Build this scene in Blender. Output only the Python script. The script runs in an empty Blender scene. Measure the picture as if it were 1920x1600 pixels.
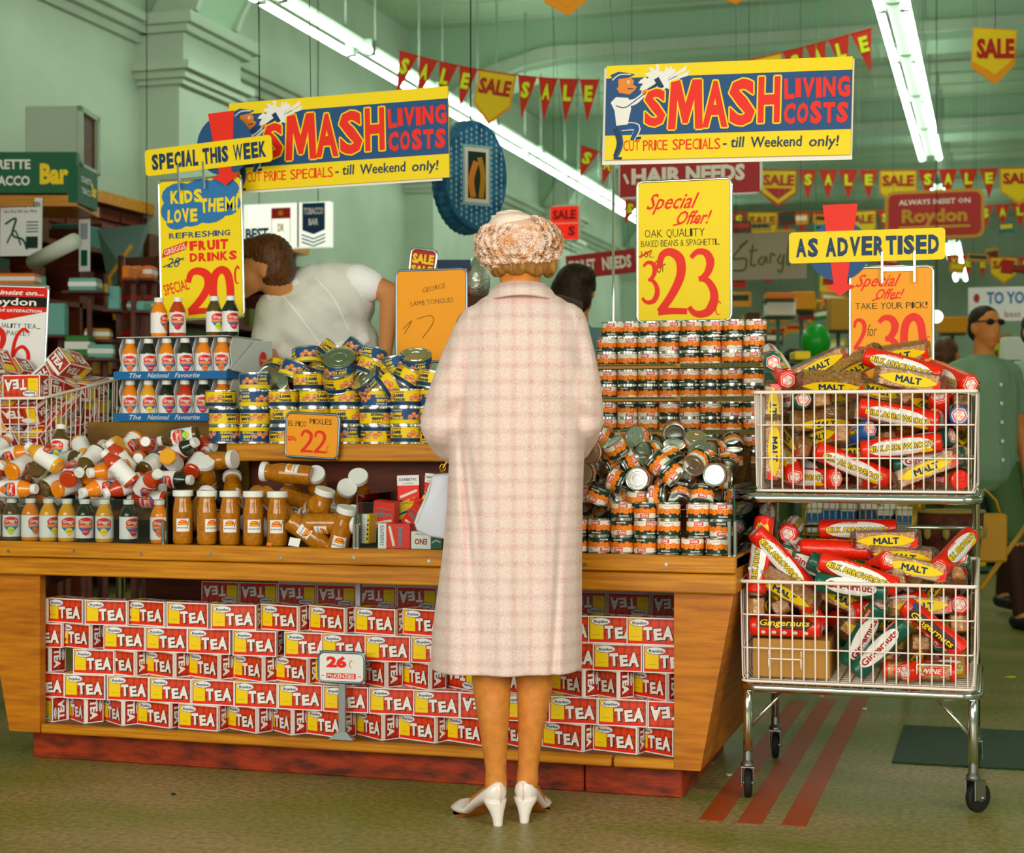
import bpy, bmesh, math, random
from mathutils import Vector, Matrix, Quaternion

R = random.Random(7)
PI = math.pi
scene = bpy.context.scene
COL = scene.collection

# ------------------------------------------------------------------ camera
FPX, HOR, YAW, EYE = 3100.0, 810.0, math.radians(16.4), 1.05
cd = bpy.data.cameras.new('camera')
cam = bpy.data.objects.new('camera', cd)
COL.objects.link(cam)
cam.location = (0, 0, EYE)
cam.rotation_euler = (PI / 2, 0, YAW)
cd.sensor_fit = 'HORIZONTAL'
cd.sensor_width = 36
cd.lens = 36 * FPX / 1920
cd.shift_y = (HOR - 800) / 1920
cd.clip_end = 200
cd.dof.use_dof = True
cd.dof.focus_distance = 4.75
cd.dof.aperture_fstop = 4.6
scene.camera = cam

# ------------------------------------------------------------------ light
w = bpy.data.worlds.new('world')
scene.world = w
w.use_nodes = True
w.node_tree.nodes['Background'].inputs[0].default_value = (0.62, 0.76, 0.52, 1)
w.node_tree.nodes['Background'].inputs[1].default_value = 0.34


def area(name, loc, target, sx, sy, power, col):
    l = bpy.data.lights.new(name, 'AREA')
    l.shape = 'RECTANGLE'
    l.size, l.size_y, l.energy, l.color = sx, sy, power, col
    o = bpy.data.objects.new(name, l)
    COL.objects.link(o)
    o.location = loc
    o.rotation_euler = (Vector(target) - Vector(loc)).to_track_quat('-Z', 'Y').to_euler()
    return o


area('shop_window_daylight', (-1.5, -1.6, 2.1), (-1.4, 5, 0.85), 6.0, 2.4, 300, (1.0, 0.95, 0.90))
area('side_window_daylight', (3.2, 1.2, 2.4), (-0.8, 5, 0.7), 2.4, 2.0, 110, (1.0, 0.95, 0.85))  # added side light from the front right, to bring out shape
scene.view_settings.view_transform = 'Standard'
scene.view_settings.look = 'None'
scene.view_settings.gamma = 1
scene.view_settings.use_curve_mapping = False
scene.view_settings.exposure = 0.0

# ------------------------------------------------------------------ view geometry (lays points out on real planes)
FW = Vector((-math.sin(YAW), math.cos(YAW), 0))
RT = Vector((math.cos(YAW), math.sin(YAW), 0))
UP = Vector((0, 0, 1))
EYEV = Vector((0, 0, EYE))


def ray(px, py):
    return FW + RT * ((px - 960) / FPX) + UP * ((HOR - py) / FPX)


def onY(px, py, Y):
    d = ray(px, py)
    return EYEV + d * (Y / d.y)


def onZ(px, py, z):
    d = ray(px, py)
    return EYEV + d * ((z - EYE) / d.z)


def onX(px, py, X):
    d = ray(px, py)
    return EYEV + d * (X / d.x)


def onD(px, py, D):
    return EYEV + ray(px, py) * D


def proj(p):
    q = Vector(p) - EYEV
    d = q.dot(FW)
    return 960 + FPX * q.dot(RT) / d, HOR - FPX * q.z / d


# ------------------------------------------------------------------ materials
MATS = {}


def lin(h):
    c = [int(h[i:i + 2], 16) / 255 for i in (0, 2, 4)]
    return [x / 12.92 if x <= 0.04045 else ((x + 0.055) / 1.055) ** 2.4 for x in c] + [1]


def mat(name, hexc, rough=0.5, metal=0.0, emit=0.0, noise=None, coat=0.0, bump=None, spec=0.28):
    """noise=(scale, second hex, stretch xyz); bump=(scale, strength)"""
    if name in MATS:
        return MATS[name]
    m = bpy.data.materials.new(name)
    m.use_nodes = True
    nt = m.node_tree
    b = nt.nodes['Principled BSDF']
    b.inputs['Base Color'].default_value = lin(hexc)
    b.inputs['Roughness'].default_value = rough
    b.inputs['Metallic'].default_value = metal
    b.inputs['Specular IOR Level'].default_value = spec
    if coat:
        b.inputs['Coat Weight'].default_value = coat
        b.inputs['Coat Roughness'].default_value = 0.12
    if emit:
        b.inputs['Emission Color'].default_value = lin(hexc)
        b.inputs['Emission Strength'].default_value = emit
    if noise or bump:
        tc = nt.nodes.new('ShaderNodeTexCoord')
        mp = nt.nodes.new('ShaderNodeMapping')
        nt.links.new(tc.outputs['Object'], mp.inputs[0])
    if noise:
        n = nt.nodes.new('ShaderNodeTexNoise')
        n.inputs['Scale'].default_value = noise[0]
        n.inputs['Detail'].default_value = 5
        mp.inputs['Scale'].default_value = noise[2] if len(noise) > 2 else (1, 1, 1)
        nt.links.new(mp.outputs[0], n.inputs['Vector'])
        r = nt.nodes.new('ShaderNodeValToRGB')
        r.color_ramp.elements[0].position = 0.36
        r.color_ramp.elements[1].position = 0.66
        r.color_ramp.elements[0].color = lin(hexc)
        r.color_ramp.elements[1].color = lin(noise[1])
        nt.links.new(n.outputs['Fac'], r.inputs['Fac'])
        nt.links.new(r.outputs[0], b.inputs['Base Color'])
    if bump:
        n2 = nt.nodes.new('ShaderNodeTexNoise')
        n2.inputs['Scale'].default_value = bump[0]
        n2.inputs['Detail'].default_value = 4
        nt.links.new(mp.outputs[0], n2.inputs['Vector'])
        bp = nt.nodes.new('ShaderNodeBump')
        bp.inputs['Strength'].default_value = bump[1]
        bp.inputs['Distance'].default_value = 0.01
        nt.links.new(n2.outputs['Fac'], bp.inputs['Height'])
        nt.links.new(bp.outputs[0], b.inputs['Normal'])
    MATS[name] = m
    return m


def stripes(name, base, dark, period, axes=('X', 'Z'), width=0.45, rough=0.6, amount=0.55, fuzz=None):
    """woven or printed check: two sets of soft bands in object space"""
    m = bpy.data.materials.new(name)
    m.use_nodes = True
    nt = m.node_tree
    b = nt.nodes['Principled BSDF']
    b.inputs['Roughness'].default_value = rough
    tc = nt.nodes.new('ShaderNodeTexCoord')
    src = tc.outputs['Object']
    if fuzz:
        nz = nt.nodes.new('ShaderNodeTexNoise')
        nz.inputs['Scale'].default_value = fuzz[0]
        nz.inputs['Detail'].default_value = 3
        nt.links.new(src, nz.inputs['Vector'])
        va = nt.nodes.new('ShaderNodeVectorMath')
        va.operation = 'MULTIPLY_ADD'
        va.inputs[1].default_value = (fuzz[1],) * 3
        nt.links.new(nz.outputs['Color'], va.inputs[0])
        nt.links.new(src, va.inputs[2])
        src = va.outputs[0]
    sp = nt.nodes.new('ShaderNodeSeparateXYZ')
    nt.links.new(src, sp.inputs[0])
    outs = []
    for a in axes:
        s = nt.nodes.new('ShaderNodeMath')
        s.operation = 'MULTIPLY'
        s.inputs[1].default_value = 2 * PI / period
        nt.links.new(sp.outputs[a], s.inputs[0])
        c = nt.nodes.new('ShaderNodeMath')
        c.operation = 'SINE'
        nt.links.new(s.outputs[0], c.inputs[0])
        r = nt.nodes.new('ShaderNodeMapRange')
        r.inputs['From Min'].default_value = 1 - 2 * width
        r.inputs['From Max'].default_value = 1.0
        nt.links.new(c.outputs[0], r.inputs['Value'])
        outs.append(r.outputs[0])
    ad = nt.nodes.new('ShaderNodeMath')
    ad.operation = 'ADD'
    nt.links.new(outs[0], ad.inputs[0])
    nt.links.new(outs[1], ad.inputs[1])
    ml = nt.nodes.new('ShaderNodeMath')
    ml.operation = 'MULTIPLY'
    ml.inputs[1].default_value = amount
    nt.links.new(ad.outputs[0], ml.inputs[0])
    fac = ml.outputs[0]
    if fuzz:
        n2 = nt.nodes.new('ShaderNodeTexNoise')
        n2.inputs['Scale'].default_value = fuzz[2]
        n2.inputs['Detail'].default_value = 2
        nt.links.new(tc.outputs['Object'], n2.inputs['Vector'])
        r2 = nt.nodes.new('ShaderNodeMapRange')
        r2.inputs['From Min'].default_value = 0.35
        r2.inputs['From Max'].default_value = 0.65
        r2.inputs['To Min'].default_value = 0.35
        r2.inputs['To Max'].default_value = 1.5
        nt.links.new(n2.outputs['Fac'], r2.inputs['Value'])
        m3 = nt.nodes.new('ShaderNodeMath')
        m3.operation = 'MULTIPLY'
        nt.links.new(fac, m3.inputs[0])
        nt.links.new(r2.outputs[0], m3.inputs[1])
        fac = m3.outputs[0]
        bp = nt.nodes.new('ShaderNodeBump')
        bp.inputs['Strength'].default_value = 0.35
        bp.inputs['Distance'].default_value = 0.004
        nt.links.new(n2.outputs['Fac'], bp.inputs['Height'])
        nt.links.new(bp.outputs[0], b.inputs['Normal'])
    mx = nt.nodes.new('ShaderNodeMix')
    mx.data_type = 'RGBA'
    mx.inputs['A'].default_value = lin(base)
    mx.inputs['B'].default_value = lin(dark)
    nt.links.new(fac, mx.inputs['Factor'])
    res = mx.outputs['Result']
    if fuzz:
        n4 = nt.nodes.new('ShaderNodeTexNoise')
        n4.inputs['Scale'].default_value = 330
        n4.inputs['Detail'].default_value = 1
        nt.links.new(tc.outputs['Object'], n4.inputs['Vector'])
        r4 = nt.nodes.new('ShaderNodeMapRange')
        r4.inputs['From Min'].default_value = 0.38
        r4.inputs['From Max'].default_value = 0.62
        r4.inputs['To Min'].default_value = 0.88
        r4.inputs['To Max'].default_value = 1.08
        nt.links.new(n4.outputs['Fac'], r4.inputs['Value'])
        vm = nt.nodes.new('ShaderNodeVectorMath')
        vm.operation = 'SCALE'
        nt.links.new(res, vm.inputs[0])
        nt.links.new(r4.outputs[0], vm.inputs['Scale'])
        res = vm.outputs[0]
    nt.links.new(res, b.inputs['Base Color'])
    MATS[name] = m
    return m


def clear(name, tint, rough=0.04, ior=1.45, extra=0.0, crinkle=0.0):
    """thin clear glass or cellophane: see-through with a glossy skin"""
    m = bpy.data.materials.new(name)
    m.use_nodes = True
    nt = m.node_tree
    nt.nodes.clear()
    o = nt.nodes.new('ShaderNodeOutputMaterial')
    mx = nt.nodes.new('ShaderNodeMixShader')
    t = nt.nodes.new('ShaderNodeBsdfTransparent')
    t.inputs[0].default_value = lin(tint)
    g = nt.nodes.new('ShaderNodeBsdfGlossy')
    g.inputs['Roughness'].default_value = rough
    f = nt.nodes.new('ShaderNodeFresnel')
    f.inputs[0].default_value = ior
    if crinkle:
        tc = nt.nodes.new('ShaderNodeTexCoord')
        nz = nt.nodes.new('ShaderNodeTexNoise')
        nz.inputs['Scale'].default_value = 70
        nz.inputs['Detail'].default_value = 3
        nz.inputs['Distortion'].default_value = 1.5
        nt.links.new(tc.outputs['Object'], nz.inputs['Vector'])
        bp = nt.nodes.new('ShaderNodeBump')
        bp.inputs['Strength'].default_value = crinkle
        bp.inputs['Distance'].default_value = 0.01
        nt.links.new(nz.outputs['Fac'], bp.inputs['Height'])
        nt.links.new(bp.outputs[0], g.inputs['Normal'])
        nt.links.new(bp.outputs[0], f.inputs['Normal'])
    a = nt.nodes.new('ShaderNodeMath')
    a.operation = 'ADD'
    a.use_clamp = True
    a.inputs[1].default_value = extra
    nt.links.new(f.outputs[0], a.inputs[0])
    nt.links.new(a.outputs[0], mx.inputs[0])
    nt.links.new(t.outputs[0], mx.inputs[1])
    nt.links.new(g.outputs[0], mx.inputs[2])
    nt.links.new(mx.outputs[0], o.inputs[0])
    MATS[name] = m
    return m


WOOD = mat('honey_wood', 'c87a0c', 0.42, noise=(6, 'a45c08', (1, 1, 9)), bump=(60, 0.1))
mat('wood_light', 'd48c14', 0.4, noise=(7, 'ac680a', (0.6, 4, 14)), bump=(50, 0.12))
mat('wood_dark', '6a2c0c', 0.5, noise=(5, '4a1c08', (1, 3, 8)))
mat('kick_red', 'a8360c', 0.55, noise=(9, '54200c', (1, 1, 3)), bump=(30, .2))
mat('dark_inside', '2a1512', 0.8)
mat('ply', '8a6420', 0.6, noise=(6, '5f4416', (1, 3, 3)))
mat('tin', 'd6dcd4', 0.22, 1.0, bump=(40, .04))
mat('chrome', 'dfe6e6', 0.12, 1.0)
mat('steel', 'aab4b4', 0.3, 1.0)
mat('frame_blue', '8292a2', 0.3, 0.8)
mat('white_wire', 'f6e8da', 0.35)
mat('white', 'f4f1ea', 0.55)
mat('cap_white', 'eef0ea', 0.35)
mat('cream', 'f4ead6', 0.6)
mat('black', '14130f', 0.5)
mat('rubber', '1c1a18', 0.7)
mat('navy', '143a5c', 0.5)
mat('signblue', '1f4f82', 0.5)
mat('cloud_blue', '2e78b4', 0.5)
mat('blue', '1d6fb0', 0.45)
mat('red', 'e3200f', 0.45)
mat('signred', 'f22a12', 0.5)
mat('deepred', 'b01c10', 0.45)
mat('orange', 'f0780e', 0.45)
mat('blob', 'ff8c10', 0.45, noise=(160, 'ee6404'))
mat('yellow', 'fbd50c', 0.5)
mat('signyellow', 'fcdc08', 0.5)
mat('signorange', 'fba30a', 0.5)
mat('lime', 'c8e020', 0.5)
mat('green', '0d5c44', 0.4)
mat('darkgreen', '1c3a2c', 0.5)
mat('boxgreen', '0f5a40', 0.5)
mat('cardboard', 'b8863c', 0.7)
mat('silverblue', '6d8894', 0.4)
mat('ink', '1d2a20', 0.6)
mat('pale', 'd9dccd', 0.6)
mat('grey', '8e9088', 0.6)
# ------------------------------------------------------------------ mesh building
class MB:
    def __init__(s):
        s.v, s.f, s.m, s.ms, s.sm = [], [], [], [], []

    def mi(s, name):
        if name not in s.ms:
            s.ms.append(name)
        return s.ms.index(name)

    def add(s, verts, faces, mname, M=None, smooth=False):
        o = len(s.v)
        i = s.mi(mname)
        s.v += [tuple(M @ Vector(v)) for v in verts] if M is not None else [tuple(v) for v in verts]
        for f in faces:
            s.f.append([o + k for k in f])
            s.m.append(i)
            s.sm.append(smooth)
        return s

    def box(s, x0, x1, y0, y1, z0, z1, m, M=None):
        v = [(x, y, z) for x in (x0, x1) for y in (y0, y1) for z in (z0, z1)]
        return s.add(v, [(0, 1, 3, 2), (4, 6, 7, 5), (0, 4, 5, 1), (2, 3, 7, 6), (0, 2, 6, 4), (1, 5, 7, 3)], m, M)

    def bevbox(s, x0, x1, y0, y1, z0, z1, m, b=0.004, M=None):
        v, f = [], []
        C = ((x0 + x1) / 2, (y0 + y1) / 2, (z0 + z1) / 2)
        H = ((x1 - x0) / 2, (y1 - y0) / 2, (z1 - z0) / 2)
        bm = bmesh.new()
        bmesh.ops.create_cube(bm, size=1)
        for q in bm.verts:
            q.co = Vector([C[i] + q.co[i] * 2 * H[i] for i in range(3)])
        bmesh.ops.bevel(bm, geom=bm.edges[:], offset=b, segments=1, affect='EDGES')
        bm.verts.index_update()
        s.add([q.co[:] for q in bm.verts], [[q.index for q in g.verts] for g in bm.faces], m, M)
        bm.free()
        return s

    def lathe(s, prof, seg, mats, M=None, cap=True, smooth=True):
        """prof [(r,z)...] bottom to top; mats: one name or one per band"""
        n = len(prof)
        vs = [(r * math.cos(2 * PI * k / seg), r * math.sin(2 * PI * k / seg), z) for r, z in prof for k in range(seg)]
        for j in range(n - 1):
            fs = [(j * seg + k, j * seg + (k + 1) % seg, (j + 1) * seg + (k + 1) % seg, (j + 1) * seg + k) for k in range(seg)]
            mm = mats if isinstance(mats, str) else mats[j]
            # own vertices per band keep the edges crisp
            ids = list(range(j * seg, (j + 2) * seg))
            s.add([vs[q] for q in ids], [[q - j * seg for q in f] for f in fs], mm, M, smooth)
        if cap:
            s.add(vs[:seg], [list(range(seg))[::-1]], mats if isinstance(mats, str) else mats[0], M)
            s.add(vs[-seg:], [list(range(seg))], mats if isinstance(mats, str) else mats[-1], M)
        return s

    def tube(s, pts, r, m, seg=8, closed=False, M=None, caps=True):
        pts = [Vector(p) for p in pts]
        n = len(pts)
        rings = []
        prev = None
        for i in range(n):
            if closed:
                t = (pts[(i + 1) % n] - pts[i - 1]).normalized()
            else:
                t = (pts[min(i + 1, n - 1)] - pts[max(i - 1, 0)]).normalized()
            if prev is None:
                a = Vector((0, 0, 1)) if abs(t.z) < 0.9 else Vector((1, 0, 0))
                u = t.cross(a).normalized()
            else:
                u = (prev - t * prev.dot(t))
                u = u.normalized() if u.length > 1e-6 else t.orthogonal().normalized()
            prev = u
            w2 = t.cross(u)
            rr = r[i] if isinstance(r, (list, tuple)) else r
            rings.append([pts[i] + (u * math.cos(2 * PI * k / seg) + w2 * math.sin(2 * PI * k / seg)) * rr for k in range(seg)])
        vs = [p for g in rings for p in g]
        fs = []
        for i in range(n if closed else n - 1):
            j = (i + 1) % n
            fs += [(i * seg + k, i * seg + (k + 1) % seg, j * seg + (k + 1) % seg, j * seg + k) for k in range(seg)]
        if caps and not closed:
            fs += [list(range(seg))[::-1], [(n - 1) * seg + k for k in range(seg)]]
        return s.add(vs, fs, m, M, True)

    def loft(s, rings, m, M=None, cap=True, smooth=True):
        seg = len(rings[0])
        vs = [p for g in rings for p in g]
        fs = []
        for j in range(len(rings) - 1):
            fs += [(j * seg + k, j * seg + (k + 1) % seg, (j + 1) * seg + (k + 1) % seg, (j + 1) * seg + k) for k in range(seg)]
        if cap:
            fs += [list(range(seg))[::-1], [(len(rings) - 1) * seg + k for k in range(seg)]]
        return s.add(vs, fs, m, M, smooth)

    def ball(s, c, r, m, seg=16, rings=10, M=None):
        rx, ry, rz = r if isinstance(r, (list, tuple)) else (r, r, r)
        vs, fs = [], []
        for j in range(1, rings):
            a = PI * j / rings
            for k in range(seg):
                b = 2 * PI * k / seg
                vs.append((c[0] + rx * math.sin(a) * math.cos(b), c[1] + ry * math.sin(a) * math.sin(b), c[2] - rz * math.cos(a)))
        for j in range(rings - 2):
            fs += [(j * seg + k, j * seg + (k + 1) % seg, (j + 1) * seg + (k + 1) % seg, (j + 1) * seg + k) for k in range(seg)]
        vs += [(c[0], c[1], c[2] - rz), (c[0], c[1], c[2] + rz)]
        b0, t0 = len(vs) - 2, len(vs) - 1
        fs += [(b0, (k + 1) % seg, k) for k in range(seg)]
        L = (rings - 2) * seg
        fs += [(t0, L + k, L + (k + 1) % seg) for k in range(seg)]
        return s.add(vs, fs, m, M, True)

    def capsule(s, p0, r0, p1, r1, m, seg=14, M=None):
        """tapered limb segment with rounded ends"""
        p0, p1 = Vector(p0), Vector(p1)
        t = (p1 - p0)
        L = max(t.length, 1e-5)
        t = t / L
        q = t.to_track_quat('Z', 'Y').to_matrix()
        prof = [(r0 * math.sin(a), -r0 * math.cos(a)) for a in (0.12, 0.6, 1.1, 1.5708)]
        prof += [(r1 * math.sin(a), L - r1 * math.cos(a)) for a in (1.5708, 2.04, 2.54, 3.02)]
        rings = [[p0 + q @ Vector((r * math.cos(2 * PI * k / seg), r * math.sin(2 * PI * k / seg), z)) for k in range(seg)] for r, z in prof]
        return s.loft(rings, m, M)

    def prism(s, pts, y0, y1, m, M=None):
        """outline in x,z given thickness in y"""
        n = len(pts)
        vs = [(x, y0, z) for x, z in pts] + [(x, y1, z) for x, z in pts]
        fs = [list(range(n)), [n + k for k in range(n)][::-1]] + [(k, k + n, (k + 1) % n + n, (k + 1) % n) for k in range(n)]
        return s.add(vs, fs, m, M)

    def mesh(s, name):
        me = bpy.data.meshes.new(name)
        me.from_pydata(s.v, [], s.f)
        for n in s.ms:
            me.materials.append(MATS[n])
        me.polygons.foreach_set('material_index', s.m)
        me.polygons.foreach_set('use_smooth', s.sm)
        me.validate()
        me.update()
        return me

    def build(s, name, parent=None, **kw):
        o = bpy.data.objects.new(name, s.mesh(name))
        COL.objects.link(o)
        o.parent = parent
        for k, val in kw.items():
            o[k] = val
        return o


def thing(name, label, cat, loc=(0, 0, 0), rot=(0, 0, 0), group=None, kind=None):
    o = bpy.data.objects.new(name, None)
    COL.objects.link(o)
    o.location = loc
    o.rotation_euler = rot
    o.empty_display_size = 0.05
    o['label'], o['category'] = label, cat
    if group:
        o['group'] = group
    if kind:
        o['kind'] = kind
    return o


def tag(o, label, cat, group=None):
    o['label'], o['category'] = label, cat
    if group:
        o['group'] = group
    return o


USED = set()
KIDS = {}


def inst(proto, label, loc, rot=None, group=None, scale=1.0):
    """first use takes the prototype itself, later ones copy it and each of its parts"""
    if proto.name not in USED:
        USED.add(proto.name)
        r = proto
    else:
        r = proto.copy()
        COL.objects.link(r)
        for ch in KIDS[proto.name]:
            c = ch.copy()
            COL.objects.link(c)
            c.parent = r
    r['label'] = label
    if group:
        r['group'] = group
    r.location = loc
    if rot is not None:
        if isinstance(rot, Quaternion):
            r.rotation_mode = 'QUATERNION'
            r.rotation_quaternion = rot
        else:
            r.rotation_euler = rot
    r.scale = (scale,) * 3
    return r


def proto_done(t, kids):
    KIDS[t.name] = kids
    return t


# ------------------------------------------------------------------ flat print
_TX = {}


def text_geo(s, bold=0.0, shear=0.0, res=2):
    k = (s, bold, shear, res)
    if k not in _TX:
        c = bpy.data.curves.new('t', 'FONT')
        c.body = s
        c.offset = bold
        c.shear = shear
        c.resolution_u = res
        o = bpy.data.objects.new('t', c)
        COL.objects.link(o)
        me = o.to_mesh()
        v = [(p.co.x, p.co.y) for p in me.vertices]
        f = [list(p.vertices) for p in me.polygons]
        o.to_mesh_clear()
        bpy.data.objects.remove(o)
        bpy.data.curves.remove(c)
        if not v:
            v, f = [(0, 0), (0.1, 0), (0, 0.1)], []
        xs = [p[0] for p in v]
        ys = [p[1] for p in v]
        _TX[k] = (v, f, min(xs), max(xs), min(ys), max(ys))
    return _TX[k]


def smooth_path(p, n=5, closed=False):
    if len(p) < 3:
        return p
    out = []
    m = len(p)
    rng = range(m if closed else m - 1)
    for i in rng:
        a = p[(i - 1) % m] if closed or i > 0 else p[0]
        b, c = p[i], p[(i + 1) % m]
        d = p[(i + 2) % m] if closed or i + 2 < m else p[-1]
        for k in range(n):
            t = k / n
            out.append(tuple(0.5 * (2 * b[j] + (c[j] - a[j]) * t + (2 * a[j] - 5 * b[j] + 4 * c[j] - d[j]) * t * t + (3 * b[j] - a[j] - 3 * c[j] + d[j]) * t ** 3) for j in (0, 1)))
    if not closed:
        out.append(tuple(p[-1][:2]))
    return out


def wrapcut(v, f, l, st):
    """cut wide print shapes into narrow strips so that they bend round a curved surface"""
    xs = [p[0] for p in v]
    if max(xs) - min(xs) < st * 1.2 or not f:
        return v, f, l
    bm = bmesh.new()
    bv = [bm.verts.new((p[0], p[1], q)) for p, q in zip(v, l)]
    for g in f:
        try:
            bm.faces.new([bv[i] for i in g])
        except ValueError:
            pass
    k = math.floor(min(xs) / st) + 1
    while k * st < max(xs):
        bmesh.ops.bisect_plane(bm, geom=bm.verts[:] + bm.edges[:] + bm.faces[:], dist=1e-7, plane_co=(k * st, 0, 0), plane_no=(1, 0, 0))
        k += 1
    bm.verts.index_update()
    r = ([(q.co.x, q.co.y) for q in bm.verts], [[q.index for q in g.verts] for g in bm.faces], [q.co.z for q in bm.verts])
    bm.free()
    return r


class Art:
    def __init__(s):
        s.l = []

    def poly(s, pts, m, layer=1):
        s.l.append(([tuple(p) for p in pts], [list(range(len(pts)))], m, layer))
        return s

    def rect(s, x0, y0, x1, y1, m, layer=1, nx=1):
        for k in range(nx):
            a, b = x0 + (x1 - x0) * k / nx, x0 + (x1 - x0) * (k + 1) / nx
            s.poly([(a, y0), (b, y0), (b, y1), (a, y1)], m, layer)
        return s

    def rrect(s, x0, y0, x1, y1, r, m, layer=1):
        p = []
        for cx, cy, a in ((x1 - r, y0 + r, -90), (x1 - r, y1 - r, 0), (x0 + r, y1 - r, 90), (x0 + r, y0 + r, 180)):
            for k in range(5):
                t = math.radians(a + 90 * k / 4)
                p.append((cx + r * math.cos(t), cy + r * math.sin(t)))
        return s.poly(p, m, layer)

    def ell(s, cx, cy, rx, ry, m, layer=1, n=16, rot=0):
        v = [(cx, cy)]
        for k in range(n):
            a = 2 * PI * k / n
            x, y = rx * math.cos(a), ry * math.sin(a)
            v.append((cx + x * math.cos(rot) - y * math.sin(rot), cy + x * math.sin(rot) + y * math.cos(rot)))
        s.l.append((v, [(0, 1 + k, 1 + (k + 1) % n) for k in range(n)], m, layer))
        return s

    def text(s, t, x, y, h, m, w=None, bold=0.0, shear=0.0, layer=2, rot=0.0, anchor='c', res=2, tall=False):
        if 'M' in t or 'W' in t:
            bold = min(bold, .02)  # sharp inner corners close up when swollen further
        v, f, x0, x1, y0, y1 = text_geo(t, bold, shear, res)
        sy = h / (0.70 + 2 * bold) if not tall else h / (y1 - y0)
        sx = w / (x1 - x0) if w else sy
        b0 = (y1 + y0) / 2 if tall else 0.35
        ox = (x0 + x1) / 2 if anchor == 'c' else x0
        c, sn = math.cos(rot), math.sin(rot)
        o = []
        for p in v:
            a, b = (p[0] - ox) * sx, (p[1] - b0) * sy
            o.append((x + a * c - b * sn, y + a * sn + b * c))
        s.l.append((o, f, m, layer))
        return s

    def jig(s, t, x0, x1, y, h, m, bold=0.03, layer=2, wob=0.06, grow=0, out=None, shear=0, seed=1, wts=None):
        """hand-painted lettering: every letter set on its own with a little sway"""
        r = random.Random(seed)
        W0 = [({'I': .45, '!': .4, 'M': 1.3, 'W': 1.35, 'L': .8, ' ': .5, '-': .5}.get(c, 1.0)) for c in t]
        tot = sum(W0)
        x = x0
        for i, ch in enumerate(t):
            wd = (x1 - x0) * W0[i] / tot
            if ch != ' ':
                bo = bold * (.45 if ch in 'MW' else 1)
                hh = h * (1 + grow * (i / len(t) - 0.5)) * (1 + r.uniform(-wob, wob))
                rot = r.uniform(-wob, wob)
                yy = y + r.uniform(-wob, wob) * h * 0.5
                if out:
                    s.text(ch, x + wd / 2, yy, hh * (1 + out[2]), out[0], w=wd * out[1], bold=bo + 0.035, layer=layer, rot=rot, shear=shear)
                s.text(ch, x + wd / 2, yy, hh, m, w=wd * (0.80 if out else 0.88), bold=bo, layer=layer + (1 if out else 0), rot=rot, shear=shear)
            x += wd
        return s

    def stroke(s, pts, wd, m, layer=2, n=5, closed=False):
        """brush stroke through pts; wd one width or (start, middle, end)"""
        p = smooth_path(pts, n, closed)
        q = len(p)
        L, Rr = [], []
        for i in range(q):
            a = Vector(p[(i - 1) % q] if closed else p[max(i - 1, 0)])
            b = Vector(p[(i + 1) % q] if closed else p[min(i + 1, q - 1)])
            d = b - a
            d = d.normalized() if d.length > 1e-9 else Vector((1, 0))
            nn = Vector((-d.y, d.x))
            if isinstance(wd, tuple):
                t = i / (q - 1)
                w_ = wd[0] + (wd[1] - wd[0]) * t * 2 if t < .5 else wd[1] + (wd[2] - wd[1]) * (t - .5) * 2
            else:
                w_ = wd
            c = Vector(p[i][:2])
            L.append(tuple(c + nn * w_ / 2))
            Rr.append(tuple(c - nn * w_ / 2))
        v = L + Rr
        f = [(i, q + i, q + (i + 1) % q, (i + 1) % q) for i in range(q if closed else q - 1)]
        s.l.append((v, f, m, [layer + .4 * (i % q) / q for i in range(2 * q)]))
        return s

    def otext(s, t, x, y, h, m, om, d, w=None, layer=2, n=8, **k):
        """lettering with a drawn outline of width d"""
        for i in range(n):
            a = 2 * PI * i / n
            s.text(t, x + d * math.cos(a), y + d * math.sin(a), h, om, w=w, layer=layer + .02 * i, **k)
        return s.text(t, x, y, h, m, w=w, layer=layer + 1, **k)

    def xf(s, fn):
        for i, (v, f, m, l) in enumerate(s.l):
            s.l[i] = ([fn(*p) for p in v], f, m, l)
        return s

    def lay(s):
        """every shape gets a hair more height than the one before, so none share a plane"""
        n = max(len(s.l), 1)
        for i, (v, f, m, l) in enumerate(s.l):
            if isinstance(l, list):
                yield v, f, m, [q + .45 * i / n for q in l]
            else:
                yield v, f, m, [l + .45 * i / n] * len(v)

    def plane(s, mb, O, X, Y, step=0.0004, base=0.0003, sc=1.0):
        X, Y, O = Vector(X), Vector(Y), Vector(O)
        N = X.cross(Y).normalized()
        for v, f, m, l in s.lay():
            mb.add([O + X * (p[0] * sc) + Y * (p[1] * sc) + N * (base + step * q) for p, q in zip(v, l)], f, m)
        return s

    def cyl(s, mb, rad, step=0.00035, base=0.0002, sc=1.0, a0=0.0):
        for v, f, m, l in s.lay():
            v, f, l = wrapcut(v, f, l, rad * .26 / sc)
            o = []
            for p, q in zip(v, l):
                a = a0 + p[0] * sc / rad
                rr = rad + base + step * q
                o.append((rr * math.cos(a), rr * math.sin(a), p[1] * sc))
            mb.add(o, f, m)
        return s


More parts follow.
